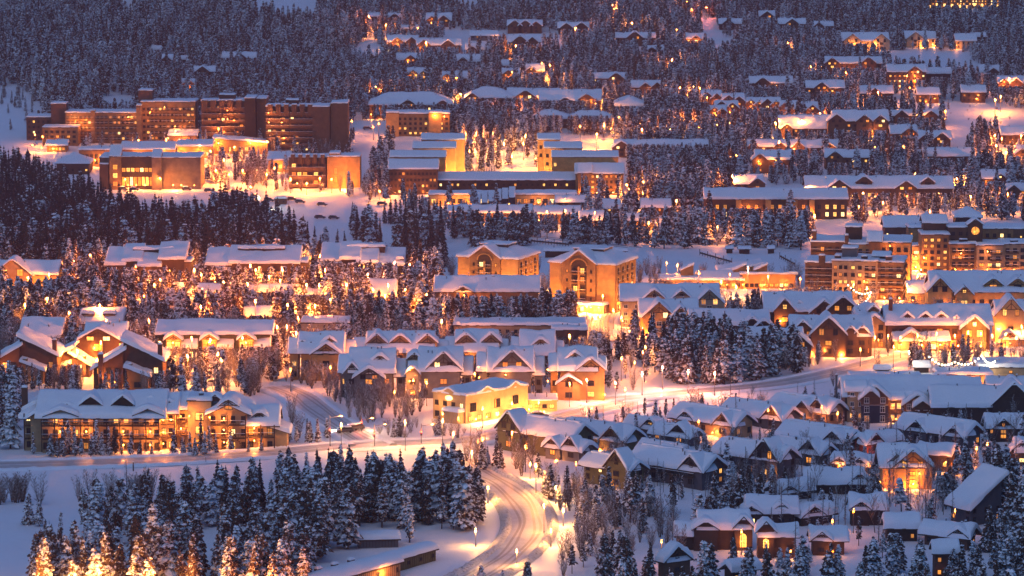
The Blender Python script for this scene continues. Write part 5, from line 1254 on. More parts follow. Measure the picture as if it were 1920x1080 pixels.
    for x in (-40, -24, -8, 44, 60, 84): b.lamp(x, -16, 9, 700)
    point(b.root, (50*b.m, -26*b.m, 6*b.m), 900, (1, .40, .10), .5); b.done()
resort()
H(145, 225, 268, 282, 312, 'flat roofed orange lit hall left of the conference centre', 'the orange lit hall', 'ochre_dark', roof='flat', d=50, n=8, rows=[5, 16], ww=(6, 7), lit=.7, yv=302, name='hall', cat='hall', lamps=((180, 300, 900), (200, 300, 900)))
H(103, 170, 287, 306, 326, 'round cornered hall with a pyramid of snow on top, by the dark firs', 'the snow pyramid hall', 'red_brown', roof='hip', pitch=24, n=5, rows=[5], lit=.5, yv=318, name='hall', cat='hall')
H(85, 128, 262, 272, 285, 'small lit pavilion at the foot of the snowy slope', 'the lit pavilion', 'ochre_dark', roof='gx', pitch=22, n=5, rows=[3], ww=(5, 6), lit=.9, lamps=((62, 272, 900), (80, 276, 700), (100, 278, 700)), name='pavilion', cat='pavilion')
H(225, 330, 266, 280, 300, 'low snow roofed walkway building between the hotel wing and conference centre', None, 'ochre_dark', roof='gx', pitch=16, n=10, rows=[4], ww=(5, 6), lit=.7, yv=290, lamps=((260, 290, 1200), (300, 288, 1600), (315, 290, 1200)), name='walkway_building', cat='hall')
H(314, 372, 243, 254, 272, 'pale orange annexe with snow roof beneath the long hotel wing', None, 'ochre', roof='gx', pitch=14, n=5, rows=[4], ww=(5, 6), lit=.6, yv=262, lamps=((330, 245, 700), (345, 266, 900)), name='annexe', cat='hotel annexe')
H(398, 505, 255, 268, 288, 'sweeping snow roofed entrance hall with a row of lights below the stepped tower', 'the sweeping entrance hall', 'ochre', roof='sr', pitch=5, n=9, rows=[4], ww=(7, 8), lit=.9, yv=282, d=40, lamps=((410, 268, 1200), (470, 268, 900), (484, 266, 900), (497, 265, 900)), name='entrance_hall', cat='hall')
H(330, 400, 262, 274, 296, 'low orange lit wing with snowy roof left of the sweeping entrance hall', None, 'ochre', roof='gx', pitch=12, n=6, rows=[4], ww=(6, 7), lit=.8, yv=288, lamps=((340, 286, 1400), (375, 286, 1400)), name='annexe', cat='hotel annexe')
H(500, 545, 284, 300, 322, 'small glowing annexe left of the rounded ochre block', None, 'ochre', roof='gx', pitch=14, n=4, rows=[6], ww=(7, 8), lit=1, yv=315, lamps=((520, 312, 1200),), name='annexe', cat='hotel annexe')

# ------------------------------------------------------------------ the courtyard hotel, upper centre
def courtyard():
    b = Bld('courtyard_hotel', 'brown courtyard hotel with stepped snow roofs around a glowing orange court', 'hotel', 950, 366, short='the courtyard hotel', snow=.45, trim='dark_brown', yv=352)
    L = b.mass(-222, -130, 0, 60, 50, roof='gx', pitch=26, mat='brown', over=.5); b.wins(L, 'f', 12, [4, 15, 26, 38], 4.6, 5.5, .35)
    Rr = b.mass(130, 220, -4, 60, 42, roof='gx', pitch=28, mat='ochre_dark', over=.5); b.wins(Rr, 'f', 10, [3, 13, 23, 33], 4.6, 5.5, .4)
    b.mass(134, 160, -8, 20, 44, roof='sf', pitch=34, mat='ochre_dark', over=.4)
    C = b.mass(-130, 130, 10, 36, 28, roof='sf', pitch=15, mat='dark_brown', over=.5); b.wins(C, 'f', 24, [16], 4.6, 5.5, .5); b.wins(C, 'f', 22, [4], 4.6, 5.5, .3)
    st = ((-222, -116, 66, 66, 0), (-180, -98, 130, 77, 1), (-165, -82, 200, 87, 2))
    for (x0, x1, y0, h, k) in st:
        M = b.mass(x0, x1, y0, 50, h, roof='gx', pitch=20, mat='ochre', over=.3)
        N_ = b.mass(-x1 - 30 + 4*k, -x0 - 10 - 26*k, y0, 50, h, roof='gx', pitch=20, mat='ochre', over=.3)
        b.wins(N_, 'f', 3, [h - 18, h - 34], 5, 7, .7)
    for x, y, z, p in ((-92, 110, 10, 5000), (-70, 150, 10, 5000), (60, 100, 10, 5000), (92, 100, 12, 5000), (96, 160, 12, 6000), (0, 120, 8, 4000), (-40, 90, 8, 3500), (40, 70, 8, 3500), (-100, 80, 16, 3000), (75, 210, 16, 4000), (-75, 215, 16, 4000)): point(b.root, (x*b.m, y*b.m, z*b.m), p, (1, .48, .13), .5)
    # terrace wall with string-lit shrubs
    w = MB(); w.box(-98*b.m, -24*b.m, 60*b.m, 63*b.m, -1, 16*b.m, 'yellow'); w.box(-99*b.m, -23*b.m, 59.5*b.m, 63.5*b.m, 16*b.m + .003, 17*b.m, 'roof_snow'); w.build('terrace_wall', b.root)
    for x in (-210, -180, -150, 140, 170, 200): b.lamp(x, -8, 6, 350)
    b.done()
courtyard()
H(800, 1085, 352, 366, 386, 'low lobby building with bright yellow windows before the courtyard hotel', 'the bright lobby', 'yellow', roof='flat', d=50, n=22, rows=[5], ww=(8, 9), lit=.85, yv=382, name='lobby', cat='hall', lamps=((870, 380, 1500, 10), (900, 380, 900, 10), (840, 380, 900, 10), (1010, 378, 700, 10)))
def glassroof():
    b = Bld('pool_house', 'pool house with slanted snow striped glass roof panels before the lobby', 'pool house', 928, 392, short='the striped glass roof', snow=.3)
    for i in range(6): b.mass(-38 + i * 13, -27 + i * 13, 0, 50, 10 + i * 2.4, roof='sf', pitch=16, mat='panel_dark', over=.1)
    b.done()
glassroof()
H(722, 846, 206, 214, 256, 'ochre four floor block with two floodlit blank walls above the courtyard hotel', 'the floodlit ochre block', 'ochre_dark', roof='flat', d=50, n=12, rows=[4, 13, 22, 31], ww=(4.6, 5), lit=.3, yv=240, name='hotel_block', cat='hotel', lamps=((816, 216, 900), (834, 218, 500)),
  extra=lambda b, M: [b.mass(x, x + 24, -4, 30, 44, roof='flat', mat='ochre', over=.1) for x in (-60, 20)])
# ------------------------------------------------------------------ houses on the wooded hillside
HH = [
 (283,312,85,92,100,'dark_brown',(),.0,'small snow patch roof highest in the left hand forest','',''),
 (303,325,101,112,124,'dark_brown',((312,14),),.05,'dark steep cottage alone in the left hand forest','the dark forest cottage',''),
 (338,352,103,111,120,'dark_brown',(),.0,'half hidden dark roof right of the dark forest cottage','',''),
 (360,405,124,133,146,'brown',((380,18),),.1,'snowy chalet in a small clearing of the left hand forest','the clearing chalet',''),
 (340,366,148,157,168,'brown',((354,16),),1.0,'little chalet with glowing arched front above the resort','the glowing forest chalet',((354,163,300),)),
 (415,482,98,107,116,'dark_brown',((450,16),),.05,'long snow roofed dark house beside red lit trees in the forest','the long forest house',''),
 # x0,x1,yt,ye,yb,mat,gables,lit,label,short,lamps
 (690,712,24,30,40,'dark_brown',(),.0,'dark low house under snow, first of a pair at the top of the wood','','' ),
 (712,760,24,31,40,'dark_brown',((740,12),),.0,'long dark snow roofed house near the top clearing','the top clearing house',''),
 (798,848,24,38,50,'red_brown',((810,16),(832,18)),.6,'brown gabled chalet with small glowing windows high in the forest','the high glowing chalet',((808,42,300),(820,46,300))),
 (950,1018,37,48,62,'brown',((965,20),(985,20),(1005,16)),.05,'big dark chalet with three snowy gables high in the forest','the high three gable chalet',''),
 (1045,1106,41,52,64,'dark_brown',((1062,18),(1090,20)),.05,'dark chalet with zigzag snow roof right of the three gable one','the zigzag roof chalet',''),
 (1153,1230,61,70,86,'brown',((1190,22),),.05,'long snow roofed lodge alone in the upper forest','the lone upper lodge',''),
 (725,785,66,78,92,'brown',((745,16),(772,16)),.3,'snow roofed house beside a very bright street lamp','the lamp side house',((732,86,1500,10),(745,88,600,8))),
 (780,866,72,84,98,'brown',((795,18),(840,18)),.25,'wide double gabled house in the upper settlement','the wide double gable house',((790,90,300),)),
 (750,785,47,53,62,'dark_brown',(),.1,'tiny snow roof with an orange lamp before it','',((790,56,1500,8),)),
 (952,1016,64,78,94,'brown',((975,22),(998,16)),.1,'tall gabled house in the clearing of the upper settlement','the clearing house',''),
 (880,935,57,66,76,'grey',(),.1,'long low snow roof with two white lamps on it','the white lamp house',((929,70,200),(945,70,200))),
 (742,795,100,112,124,'dark_brown',((770,18),),.6,'dark cottage with orange windows left in the middle forest','the orange window cottage',((765,116,250),)),
 (855,902,102,114,124,'brown',((868,14),),.1,'snowy cottage with a rounded roof in the middle forest','the rounded cottage',''),
 (872,910,81,92,102,'brown',((885,12),),.05,'steep little snow roof beneath the clearing house','',''),
 (758,808,127,140,153,'tan',((775,18),(795,16)),.8,'two gabled cottage glowing brightly in the middle forest','the glowing two gable cottage',((778,150,600),)),
 (828,878,134,146,158,'tan',((838,16),),.3,'gabled cottage with one lit gable right of the glowing one','',((838,150,300),)),
 (940,976,128,140,154,'brown',((953,18),),.9,'narrow cottage with a bright glazed gable','the bright glazed cottage',((952,148,350),(960,160,500,8))),
 (985,1022,120,132,146,'brown',((996,14),),.2,'snow capped cottage with a tall lamp at its right corner','',((1016,143,900,6),)),
 (934,956,112,122,134,'dark_brown',(),.0,'little dark snow capped roof behind the bright glazed cottage','',''),
 (1108,1174,135,146,160,'brown',((1155,20),),.5,'long cottage with lit gable end in the middle forest','the lit end cottage',((1150,156,250),)),
 (1182,1242,151,163,178,'brown',((1210,16),(1232,16)),.5,'double gabled cottage right of the lit end cottage','the double gabled cottage',((1215,172,300),)),
 (1213,1246,84,94,108,'dark_brown',((1222,12),),.2,'small dark house below the lone upper lodge','',''),
 (1347,1394,34,44,56,'dark_brown',((1365,16),),.0,'flat dark house beside the curved snowy drive','the snowy drive house',''),
 (1422,1454,20,30,42,'dark_brown',((1438,18),),.0,'steep roofed dark house at the end of the bright track','',''),
 (1458,1512,34,44,58,'brown',((1485,18),),.05,'snowy house with one gable in the top right forest','the top right gable house',''),
 (1526,1564,40,48,60,'red_brown',((1535,12),),.1,'flat snow roofed house left of the bright white lamps','',''),
 (1284,1322,62,72,85,'ochre_dark',((1305,12),),.9,'orange lit house at the left foot of the snowy drive','the orange drive house',((1292,80,500),(1310,80,500))),
 (1577,1668,61,76,94,'beige',((1598,24),(1652,24)),.7,'beige house lit by white lamps above the upper meadow','the white lit beige house',((1600,82,500),(1640,84,900),(1620,88,900))),
 (1696,1756,58,72,88,'beige',((1716,24),),.4,'beige gabled house beside a tree lit white','the beige gabled house',((1728,84,700),(1752,86,700))),
 (1790,1832,63,76,92,'beige',(),.3,'beige house half hidden by tall spruces near the white lamps','',((1793,85,500),)),
 (1546,1655,106,118,140,'red_brown',((1560,20),(1628,22)),.4,'long red brown apartments on the slope among orange lamps','the red brown slope apartments',((1588,140,1500,10),(1622,140,900,10))),
 (1662,1738,121,134,166,'red_brown',((1715,20),),.9,'three floor block with glowing stair windows under the meadow','the glowing stair block',((1700,165,1200,8),(1715,150,500),(1715,140,500))),
 (1736,1785,126,137,156,'dark_brown',(),.1,'dark snow roofed end of the glowing stair block','',''),
 (1836,1876,122,135,148,'brown',((1862,16),),.1,'snow mounded house at the right of the meadow','the snow mounded house',''),
 (1870,1930,143,156,172,'brown',((1882,16),(1905,18)),.3,'three peaked house at the right edge beneath the meadow','the three peaked house',((1880,160,300),)),
 (1404,1488,143,155,170,'dark_brown',((1430,20),),.2,'flat terraced dark house with one lit corner','the lit corner house',((1450,163,400),)),
 (1510,1585,151,164,184,'dark_brown',((1540,20),),.7,'dark terraced house with a row of warm windows','the warm row house',((1550,172,300),(1568,174,300))),
 (1612,1676,161,174,190,'dark_brown',((1640,18),),.05,'unlit dark house between the warm row and the ski meadow','the unlit dark house',''),
 (1718,1763,164,176,193,'brown',(),.7,'box like house with lit ground floor on the snow slope','the box like house',((1752,184,300),(1735,190,300))),
 (1801,1850,160,172,192,'brown',(),.5,'square two roofed house with a lit porch on the open slope','the square slope house',((1830,184,400),)),
]
for (x0,x1,yt,ye,yb,mt,g,lt,lb,sh,lm) in HH:
    H(x0,x1,yt,ye,yb,lb,sh or None,mt,g=tuple((a,w,3,0,34) for a,w in g),lit=lt,lamps=lm or (),ww=(3.6,4),snow=.9,pitch=30,yv=yb-4,group='houses on the wooded hillside')
H(1820, 1850, 60, 68, 80, 'snow roofed house deep in the spruces at the upper right', None, 'brown', lit=0, ww=(3, 4))
# row of little gabled chalets
for i, (x, w, yt, ye, yb) in enumerate(((1334, 40, 169, 182, 200), (1375, 44, 175, 188, 208), (1362, 46, 188, 200, 216), (1415, 36, 182, 194, 208), (1446, 38, 182, 194, 210), (1480, 36, 188, 199, 216), (1512, 46, 190, 204, 220), (1346, 34, 198, 208, 220))):
    H(x - w/2, x + w/2, yt, ye, yb, ('leftmost', 'second', 'lower left', 'middle', 'fifth', 'sixth', 'rightmost and darkest', 'lowest corner')[i] + ' chalet of the zigzag row of small red brown gables', 'the zigzag row' if i == 3 else None, 'red_brown', g=((x - w * .2, w * .42, 3, 0, 36), (x + w * .24, w * .4, 4, 2, 36)), lit=.45, ww=(3.6, 4), lamps=((x - 4, yb - 4, 500, 6),) if i % 2 else ((x + 6, yb - 6, 300, 6),), group='zigzag row of small gabled chalets', snow=.8)
# the wide snow roofs in the upper centre
for (x0,x1,yt,ye,yb,g,lb,sh,lm,lt) in (
 (690,850,173,196,222,((765,22),(830,20)),'broad plain snow roofed lodge behind the floodlit ochre block','the broad snow lodge',((696,214,400),(710,214,300)),.5),
 (870,962,163,183,204,((885,20),),'hip roofed snowy lodge in the upper centre','the hip roofed lodge',(),.2),
 (950,1052,166,182,200,((985,30),(1030,26)),'snow roofed lodge with warm gabled front in the upper centre','the warm gabled lodge',((975,188,300),(1010,185,300)),.7),
 (1010,1130,168,188,210,((1100,28),(1060,14)),'snowy lodge with dark chimney and lit right gable','the lit right gable lodge',((1095,196,700),(1112,192,400)),.5),
 (1150,1210,176,198,218,(),'pyramid roofed snow house with lit corner windows','the pyramid snow house',((1163,212,600),(1182,212,500)),.7),
 (998,1068,207,222,240,(),'wave shaped snow roof sunk in the dark trees, left of two','',(),.1),
 (1066,1150,208,222,240,(),'wave shaped snow roof sunk in the dark trees, right of two','the wave shaped roofs',(),.1),
 (1150,1330,262,276,294,((1165,26),),'long snow roofed house behind the trees right of the courtyard hotel','the long tree hidden roof',((1130,282,900,10),),.1)):
    H(x0,x1,yt,ye,yb,lb,sh or None,'brown',g=tuple((a,w,4,0,30) for a,w in g),lit=lt,lamps=lm,ww=(5,5.5),snow=1.0,pitch=24,roof='hip' if x0 in (690,870,998,1066,1150) and x1 < 1300 else 'gx',yv=ye+(8 if lt > .1 else -3),chim=(1064,) if x0 == 1010 else ())
for (x0,x1,yt,ye,yb,g,lb,sh,lm) in (
 (1460,1560,216,240,258,((1475,16),),'wide pale snow roof left in the right hand settlement','the wide pale roof',((1494,222,700,8),)),
 (1560,1668,206,226,262,((1568,24),(1620,22),(1650,20)),'row of snowy gables with glowing windows among tall trees','the glowing row of gables',((1635,255,900,8),(1640,248,500,8),(1668,246,500,8))),
 (1668,1722,234,250,266,((1705,22),),'orange lit gable house right of the glowing row','the orange lit gable',((1706,258,600),)),
 (1722,1785,245,260,278,((1735,18),(1765,22)),'zigzag snow roof with a small gable by the lower meadow','the lower meadow house',()),
 (1670,1762,206,216,230,((1690,18),(1745,18)),'low snow roofs with gablets above the orange lit gable','',((1725,216,900,8),(1770,235,1500,8))),
 (1400,1475,262,274,290,((1412,14),(1462,16)),'small twin gabled house below the wide pale roof','',()),
 (1482,1576,262,276,290,((1496,20),(1555,16)),'snow heaped house with a lamp at its left corner','the snow heaped house',((1488,278,900,8),(1556,277,400,8))),
 (1414,1490,281,298,325,((1424,20),),'dark walled long roof with a lamp under its left gable','the dark walled long roof',((1422,302,500),(1454,300,900,8))),
 (1545,1632,280,294,318,((1565,22),),'grey snow roof between dense trees','the grey tree bound roof',()),
 (1730,1830,277,292,308,(),'broad blue white roof at the edge of the open snow','the broad blue white roof',()),
 (1375,1432,328,344,366,((1420,22),),'pale roofed cottage with deep eaves above the long apartments','the deep eaved cottage',()),
 (1840,1890,318,334,352,((1875,18),),'snowy cottage with olive gable at the far right','the olive gable cottage',((1855,345,400),)),
 (1886,1960,344,356,372,((1900,18),),'low dark roofed house at the right edge','',()),
 (1875,1990,237,252,272,(),'terraced shed roofed block with lamps at the right edge','the shed roofed block',((1864,276,900,8),(1875,280,900,8),(1905,268,500))),
 (1906,1990,272,288,304,((1916,20),),'red brown gable at the right edge under the shed roofed block','',((1912,296,700),))):
    H(x0,x1,yt,ye,yb,lb,sh or None,'brown',g=tuple((a,w,4,0,34) for a,w in g),lit=.4,lamps=lm,ww=(4.6,5),snow=.95,pitch=28,yv=yb-3)
# low cottages along the upper side of the ski run
for (x0,x1,yt,ye,yb,lb,sh,lm) in (
 (838,880,384,396,412,'small hut beside the ski run with one orange window','the ski run hut',((848,408,500),)),
 (882,1000,384,398,418,'long low snow roof with orange lamps between spruces on the ski run','the spruce screened cottages',((915,412,1500,10),(955,410,900,10))),
 (1000,1090,386,400,420,'low snow roofed cottage row with lamps between dark spruces','the lamp lit cottage row',((1033,414,1500,10),(1010,412,600,10),(990,420,800,14))),
 (1085,1135,395,412,430,'little gabled cottage above two bright lamps','the little ski run cottage',((1075,424,2200,14),(1108,424,900,10))),
 (1120,1165,373,390,402,'snow roofed block at the top of the ski run trees','',()),
 (1160,1215,400,412,436,'snow roof among spruces right of the ski run cottages','',((1216,442,1800,14),)),
 (1040,1100,366,378,390,'flat roofed brown block right of the striped glass roof','the flat brown block',((1060,372,500),)),
 (1200,1260,372,388,404,'pale roofed house behind spruces below the courtyard hotel','',())):
    H(x0,x1,yt,ye,yb,lb,sh or None,'brown',lit=.4,lamps=lm,ww=(5,5.5),snow=.8,pitch=26,yv=ye+6)
# distant lit resort block in the haze
b = Bld('distant_block', 'far off block of orange lights in the haze at the top right', 'hotel', 1812, 16, short='the far off block', snow=.3)
M = b.mass(-66, 62, 0, 30, 18, roof='flat', mat='ochre_dark'); b.wins(M, 'f', 22, [2, 7, 12], 2.4, 3, .8)
for x in range(-70, 80, 14): b.lamp(x, -8, 4 + (x % 5), 4500, (1, .48, .16), sz=5)
b.done()
# ------------------------------------------------------------------ street lamps, signals, cars and small things
_pm = {}
def street_lamp(px, py, hm=4.5, power=500, label=None, col=(1, .50, .15), bulb='bulb', arm=0.0, group=None, s=1.0, name='street_lamp'):
    p = P(px, py); key = (round(hm * 2) / 2, bulb, arm, s)
    if key not in _pm:
        h = key[0]; a = MB(); a.tube((0, 0, -.6), (0, 0, h), .09 * s, .06 * s, 'metal', 6); a.tube((0, 0, -.6), (0, 0, .5), .16 * s, .12 * s, 'metal', 6)
        if arm: a.tube((0, 0, h - .1), (arm, 0, h + .25), .06 * s, .05 * s, 'metal', 5)
        l = MB(); l.box(arm - .15*s, arm + .15*s, -.15*s, .15*s, h + .05, h + .05 + .36*s, bulb); l.box(arm - .22*s, arm + .22*s, -.22*s, .22*s, h + .05 + .36*s, h + .15 + .36*s, 'metal'); l.box(arm - .16*s, arm + .16*s, -.16*s, .16*s, h + .25 + .36*s - .1, h + .42 + .36*s, 'roof_snow')
        _pm[key] = (a.mesh('pole'), l.mesh('lantern'))
    o = empty(name, p, 0, label=label or ('glowing street lamp ' + tree_near(px, py)), cat='street lamp', group=group or 'street lamps')
    link('pole', _pm[key][0], o); g = link('lantern', _pm[key][1], o)
    point(g, (arm, -.45 * s, key[0] + .1), power * PW, col, .10)
    OPENL.append((p.x, p.y - 2.5, 5.5)); return o
OPENL = []
for px, py, lb in ((915, 943, 'short lamp on the inner bank where the curving road straightens'), (892, 1024, 'short lamp in the snow left of the curving road'), (969, 1064, 'nearest short lamp beside the curving road at the bottom edge'),
                   (1033, 1025, 'short lamp right of the curving road below the bend'), (1056, 986, 'short lamp right of the bend of the curving road'), (1042, 943, 'short lamp among bare trees above the bend'), (994, 897, 'short lamp on the outer bank at the top of the curving road')):
    street_lamp(px, py, 3.0, 1100, lb, (1, .42, .10), group='short lamps along the curving road')
# px, py, height, power[, colour]; some tall ones by the curving road are added to light it
SL = '''
66 272 4 1200;80 276 4 900;260 288 5 2500;312 286 5 2500;336 286 5 2500;375 296 5 1600;410 270 6 1500;345 345 5 1400;380 330 5 3500;405 345 5 3500;395 308 5 2500;420 325 5 3500;440 300 5 3000;455 345 5 2500;430 352 5 2500;
485 392 4 2500 w;470 372 4 1600;500 352 5 2200;515 340 5 2500;545 362 5 2200;575 365 4 2000;600 360 5 2500;622 362 5 1500;300 356 4 1500;331 352 4 1600;365 352 4 1200;235 358 4 900;655 345 4 1200;700 262 5 900;710 255 5 900;725 372 5 2500;712 380 4 1500;
590 200 4 600;640 215 4 500;660 250 5 900;300 350 4 900;
745 90 6 900;735 92 6 900;856 172 6 600;960 168 8 800;1016 150 8 800;1160 255 8 900;1088 272 8 1400;1175 372 5 2500;1190 360 5 2000;1205 388 5 1800;1240 350 5 900;1225 440 6 1200;1216 452 6 1200;
1275 190 6 2200;1288 205 6 1800;1300 188 6 1400;1312 195 7 2000;1326 210 6 900;1268 78 6 800;1288 28 7 1500;1324 36 6 1500 r;1336 36 6 1500 r;1297 40 6 700;1310 265 6 900;1345 262 6 700;1368 262 7 800;1300 262 7 600;
1477 108 7 1200;1520 150 6 900;1540 150 6 900;1586 165 7 1500;1613 162 6 900;1623 160 6 900;1700 172 7 1200;1705 190 6 600;1772 240 7 1500;1770 252 6 1200;1865 282 6 2500;1878 288 6 2500;1910 300 6 900;1862 270 6 900;1694 308 7 700;1640 306 6 700;
1585 310 6 600;1460 255 7 600;1380 320 6 600;1505 430 6 600;1610 420 6 900;1640 400 6 1200;1655 412 6 1200;1600 400 6 700;1560 410 6 600;1700 400 6 900;1760 395 6 900;1860 400 6 600;
1345 460 6 900;1356 462 6 900;1025 425 5 1200;1060 428 6 1500;955 415 6 900;1115 432 6 1000;
1402 560 9 9000 k;1270 530 5 1800;1368 548 5 1500;1352 562 5 1500;1380 572 5 1800;1414 560 5 1500;1440 552 5 1200;1130 590 5 1200;1125 630 5 900;1150 618 5 1000;1100 610 5 1600;1165 632 5 1200;1205 655 5 900;1210 690 5 700;
1250 525 5 1000;1310 545 5 900;1500 550 4 1200;1520 550 4 1200;1545 556 4 1200;1600 568 5 1500;1630 590 5 1500;1625 575 5 1500;1615 560 5 1500;1720 552 5 1200;1735 565 5 1000;1700 570 5 1200;
1521 668 5 900;1577 668 5 1800;1590 662 5 1200;1640 672 5 900;1665 668 5 900;1688 672 5 700;1720 668 5 1200;1755 664 5 1200;1790 668 5 900;1815 662 5 1500;1838 664 5 1500;1860 668 5 1500;1885 665 5 1500;1905 672 5 1500;1915 650 5 1500;1675 690 5 700;1704 700 5 700 w;1613 688 4 500;1826 640 5 1200;
1154 760 5 3000 p;1204 742 5 1200 w;1242 730 5 3000 p;1290 738 5 3000 p;1340 742 5 3000 p;1256 730 5 700;1172 765 4 600;1100 755 5 3000 p;1068 762 5 900;
140 545 6 900;230 540 6 1200;255 555 6 1500;170 530 6 900;395 532 6 1800;470 552 6 2000;480 560 6 1200;365 560 6 1500;345 595 6 900;530 560 6 1500;505 575 6 1500;610 560 6 1200;650 590 6 1800;690 570 6 2000 p;740 545 6 2200 p;700 600 6 1600;760 600 6 1600;800 610 6 1000;620 620 6 900;575 590 6 1200;
290 590 6 900;380 600 6 1500;420 585 6 800;180 670 5 1200;165 690 5 1500;190 700 5 1500;200 655 5 700;280 655 5 900;130 640 5 700;360 690 5 1400;395 695 5 1200;455 690 5 1200;520 668 5 700;300 700 5 900;565 700 5 1500;560 650 5 800;545 735 5 900;620 730 5 900;680 740 5 900;780 745 5 1200;775 755 5 900;740 770 4 600;850 720 5 900;890 735 4 900;1000 735 5 900;1045 742 5 700;1165 712 5 900;1190 720 5 700;1180 660 5 900;1205 700 5 700;
800 760 5 900;830 812 4 600;860 822 4 600;905 802 4 900;960 792 4 900;1010 790 4 900;640 850 6 1400 g;760 845 6 1800 g;830 842 6 1800 g;850 868 6 1500 g;905 870 5 1500;960 858 5 1300;985 885 5 900;1080 900 3 250;1110 800 4 300;
1540 800 4 500;1570 812 4 500;1440 806 4 300;1310 828 4 400;1350 812 4 300;1700 905 4 400;1660 912 4 400;1850 880 5 600;1830 888 5 500;1600 1000 4 200;1480 1040 4 300;1560 1020 4 250;1790 1000 4 150;1240 1060 4 200;1390 1040 4 250;
30 1150 5.5 12000 g;95 1156 5.5 15000 g;165 1150 5.5 15000 g;240 1156 5.5 12000 g;320 1152 5.5 9000 g;430 1150 5.5 5000;530 1152 5.5 5000;640 1150 5 5000;1005 930 6 2200 g;1020 1000 5 1800 g;945 302 7 4200 g;880 312 6 2200;1012 316 5 2400;925 284 7 3600 g;985 288 7 3600 g;870 290 6 2500 g;1045 290 6 1500;960 318 5 1800;1180 385 6 3500;1168 365 6 2500;1075 905 7 2200 g;885 905 6 1800 g;
'''
CO = {'w': ((1, .86, .6), 'bulb_white'), 'r': ((1, .16, .08), 'bulb'), 'p': ((1, .30, .13), 'bulb'), 'k': ((1, .46, .16), 'bulb_white'), 'g': ((1, .38, .08), 'bulb')}
_seen = []
for q in SL.replace('\n', '').split(';'):
    v = q.split()
    if len(v) < 4 or any(abs(float(v[0]) - a) + 1.5 * abs(float(v[1]) - c) < 17 for a, c in _seen): continue
    _seen.append((float(v[0]), float(v[1])))
    c, bl = CO.get(v[4] if len(v) > 4 else '', ((1, .28, .04) if 300 < float(v[1]) < 720 and float(v[0]) > 830 else (1, .26, .035), 'bulb'))
    far = float(v[1]) < 300
    street_lamp(float(v[0]), float(v[1]), float(v[2]) + (3 if 505 < float(v[1]) < 712 and float(v[0]) < 830 else .5), float(v[3]) * (3.2 if float(v[0]) < 830 and 505 < float(v[1]) < 712 else 1.6 if 280 < float(v[1]) < 720 and not v[4:] else 1), None, c, bl, s=1.5 if far else (1.2 if float(v[1]) < 600 else 1.0))
_r = random.Random(5)
for j in range(3):  # added lamps on a jittered grid, to spread warm light through the wood
    for i in range(10):
        street_lamp(30 + i * 84 + _r.uniform(-30, 30), 532 + j * 42 + _r.uniform(-12, 12), 8, _r.uniform(4000, 10000), None, (1, _r.uniform(.20, .32), .03), s=1.2)
for i in range(36):  # extra lamps added at random spots to warm the wooded hillside
    x, y = _r.uniform(690, 1915), _r.uniform(22, 330)
    if y < 60 and x < 1250 and _r.random() < .5: continue
    street_lamp(x, y, 7, _r.uniform(3000, 9000), None, (1, _r.uniform(.22, .32), .04), s=1.5)
for i in range(14):  # lamps added at random for warm spill above the village
    street_lamp(_r.uniform(1180, 1900), _r.uniform(350, 452), 7.5, _r.uniform(2500, 6500), None, (1, _r.uniform(.22, .33), .04), s=1.2)
for i in range(14):  # lamps added at random for warm spill among the centre houses
    street_lamp(_r.uniform(120, 1130), _r.uniform(645, 735), 7, _r.uniform(2000, 5000), None, (1, _r.uniform(.24, .36), .05), s=1.0)
# signal poles at the crossing
def signal(px, py, hm, label, red=True):
    p = P(px, py); o = empty('signal_pole', p, label=label, cat='traffic light', group='signal poles at the crossing'); a = MB(); a.tube((0, 0, -.6), (0, 0, hm), .13, .09, 'metal', 6); a.tube((0, 0, hm - .6), (2.6, 0, hm - .2), .07, .05, 'metal', 5); a.build('pole', o)
    h = MB(); h.box(-.22, .22, -.2, .2, hm * .42, hm * .42 + 1.2, 'panel_dark'); h.box(-.12, .12, -.26, -.2, hm * .42 + .8, hm * .42 + 1.05, 'bulb_red'); h.build('signal_head', o); 
    if red: point(o, (0, -.8, hm * .42 + .9), 110, (1, .08, .03))
    l = MB(); l.box(2.4, 2.9, -.15, .15, hm - .25, hm - .1, 'bulb'); l.build('lantern', o); point(o, (2.6, -.4, hm - .4), 500, (1, .5, .2))
signal(619, 838, 7.6, 'tall dark signal pole left of the crossing', True); signal(702, 838, 5.6, 'dark signal pole before the snowy crossing island', True); signal(790, 833, 5.0, 'slim signal pole by the yellow shop bank', True); signal(678, 810, 3.6, 'short pole with red light at the crossing', True)
for i, (x, y) in enumerate(((250, 882), (386, 868))):
    p = P(x, y); a = MB(); a.tube((0, 0, -.5), (0, 0, 1.9 if i == 0 else 1.4), .16 if i == 0 else .05, .14 if i == 0 else .05, 'trim_brown', 6); a.box(-.2, .2, -.2, .2, 1.9 if i == 0 else 1.4, 2.0 if i == 0 else 1.5, 'roof_snow')
    tag(a.build('marker_post', loc=p), ('thick dark marker post in the snow beside the cross road', 'thin marker post on the snow bank of the cross road')[i], 'post')
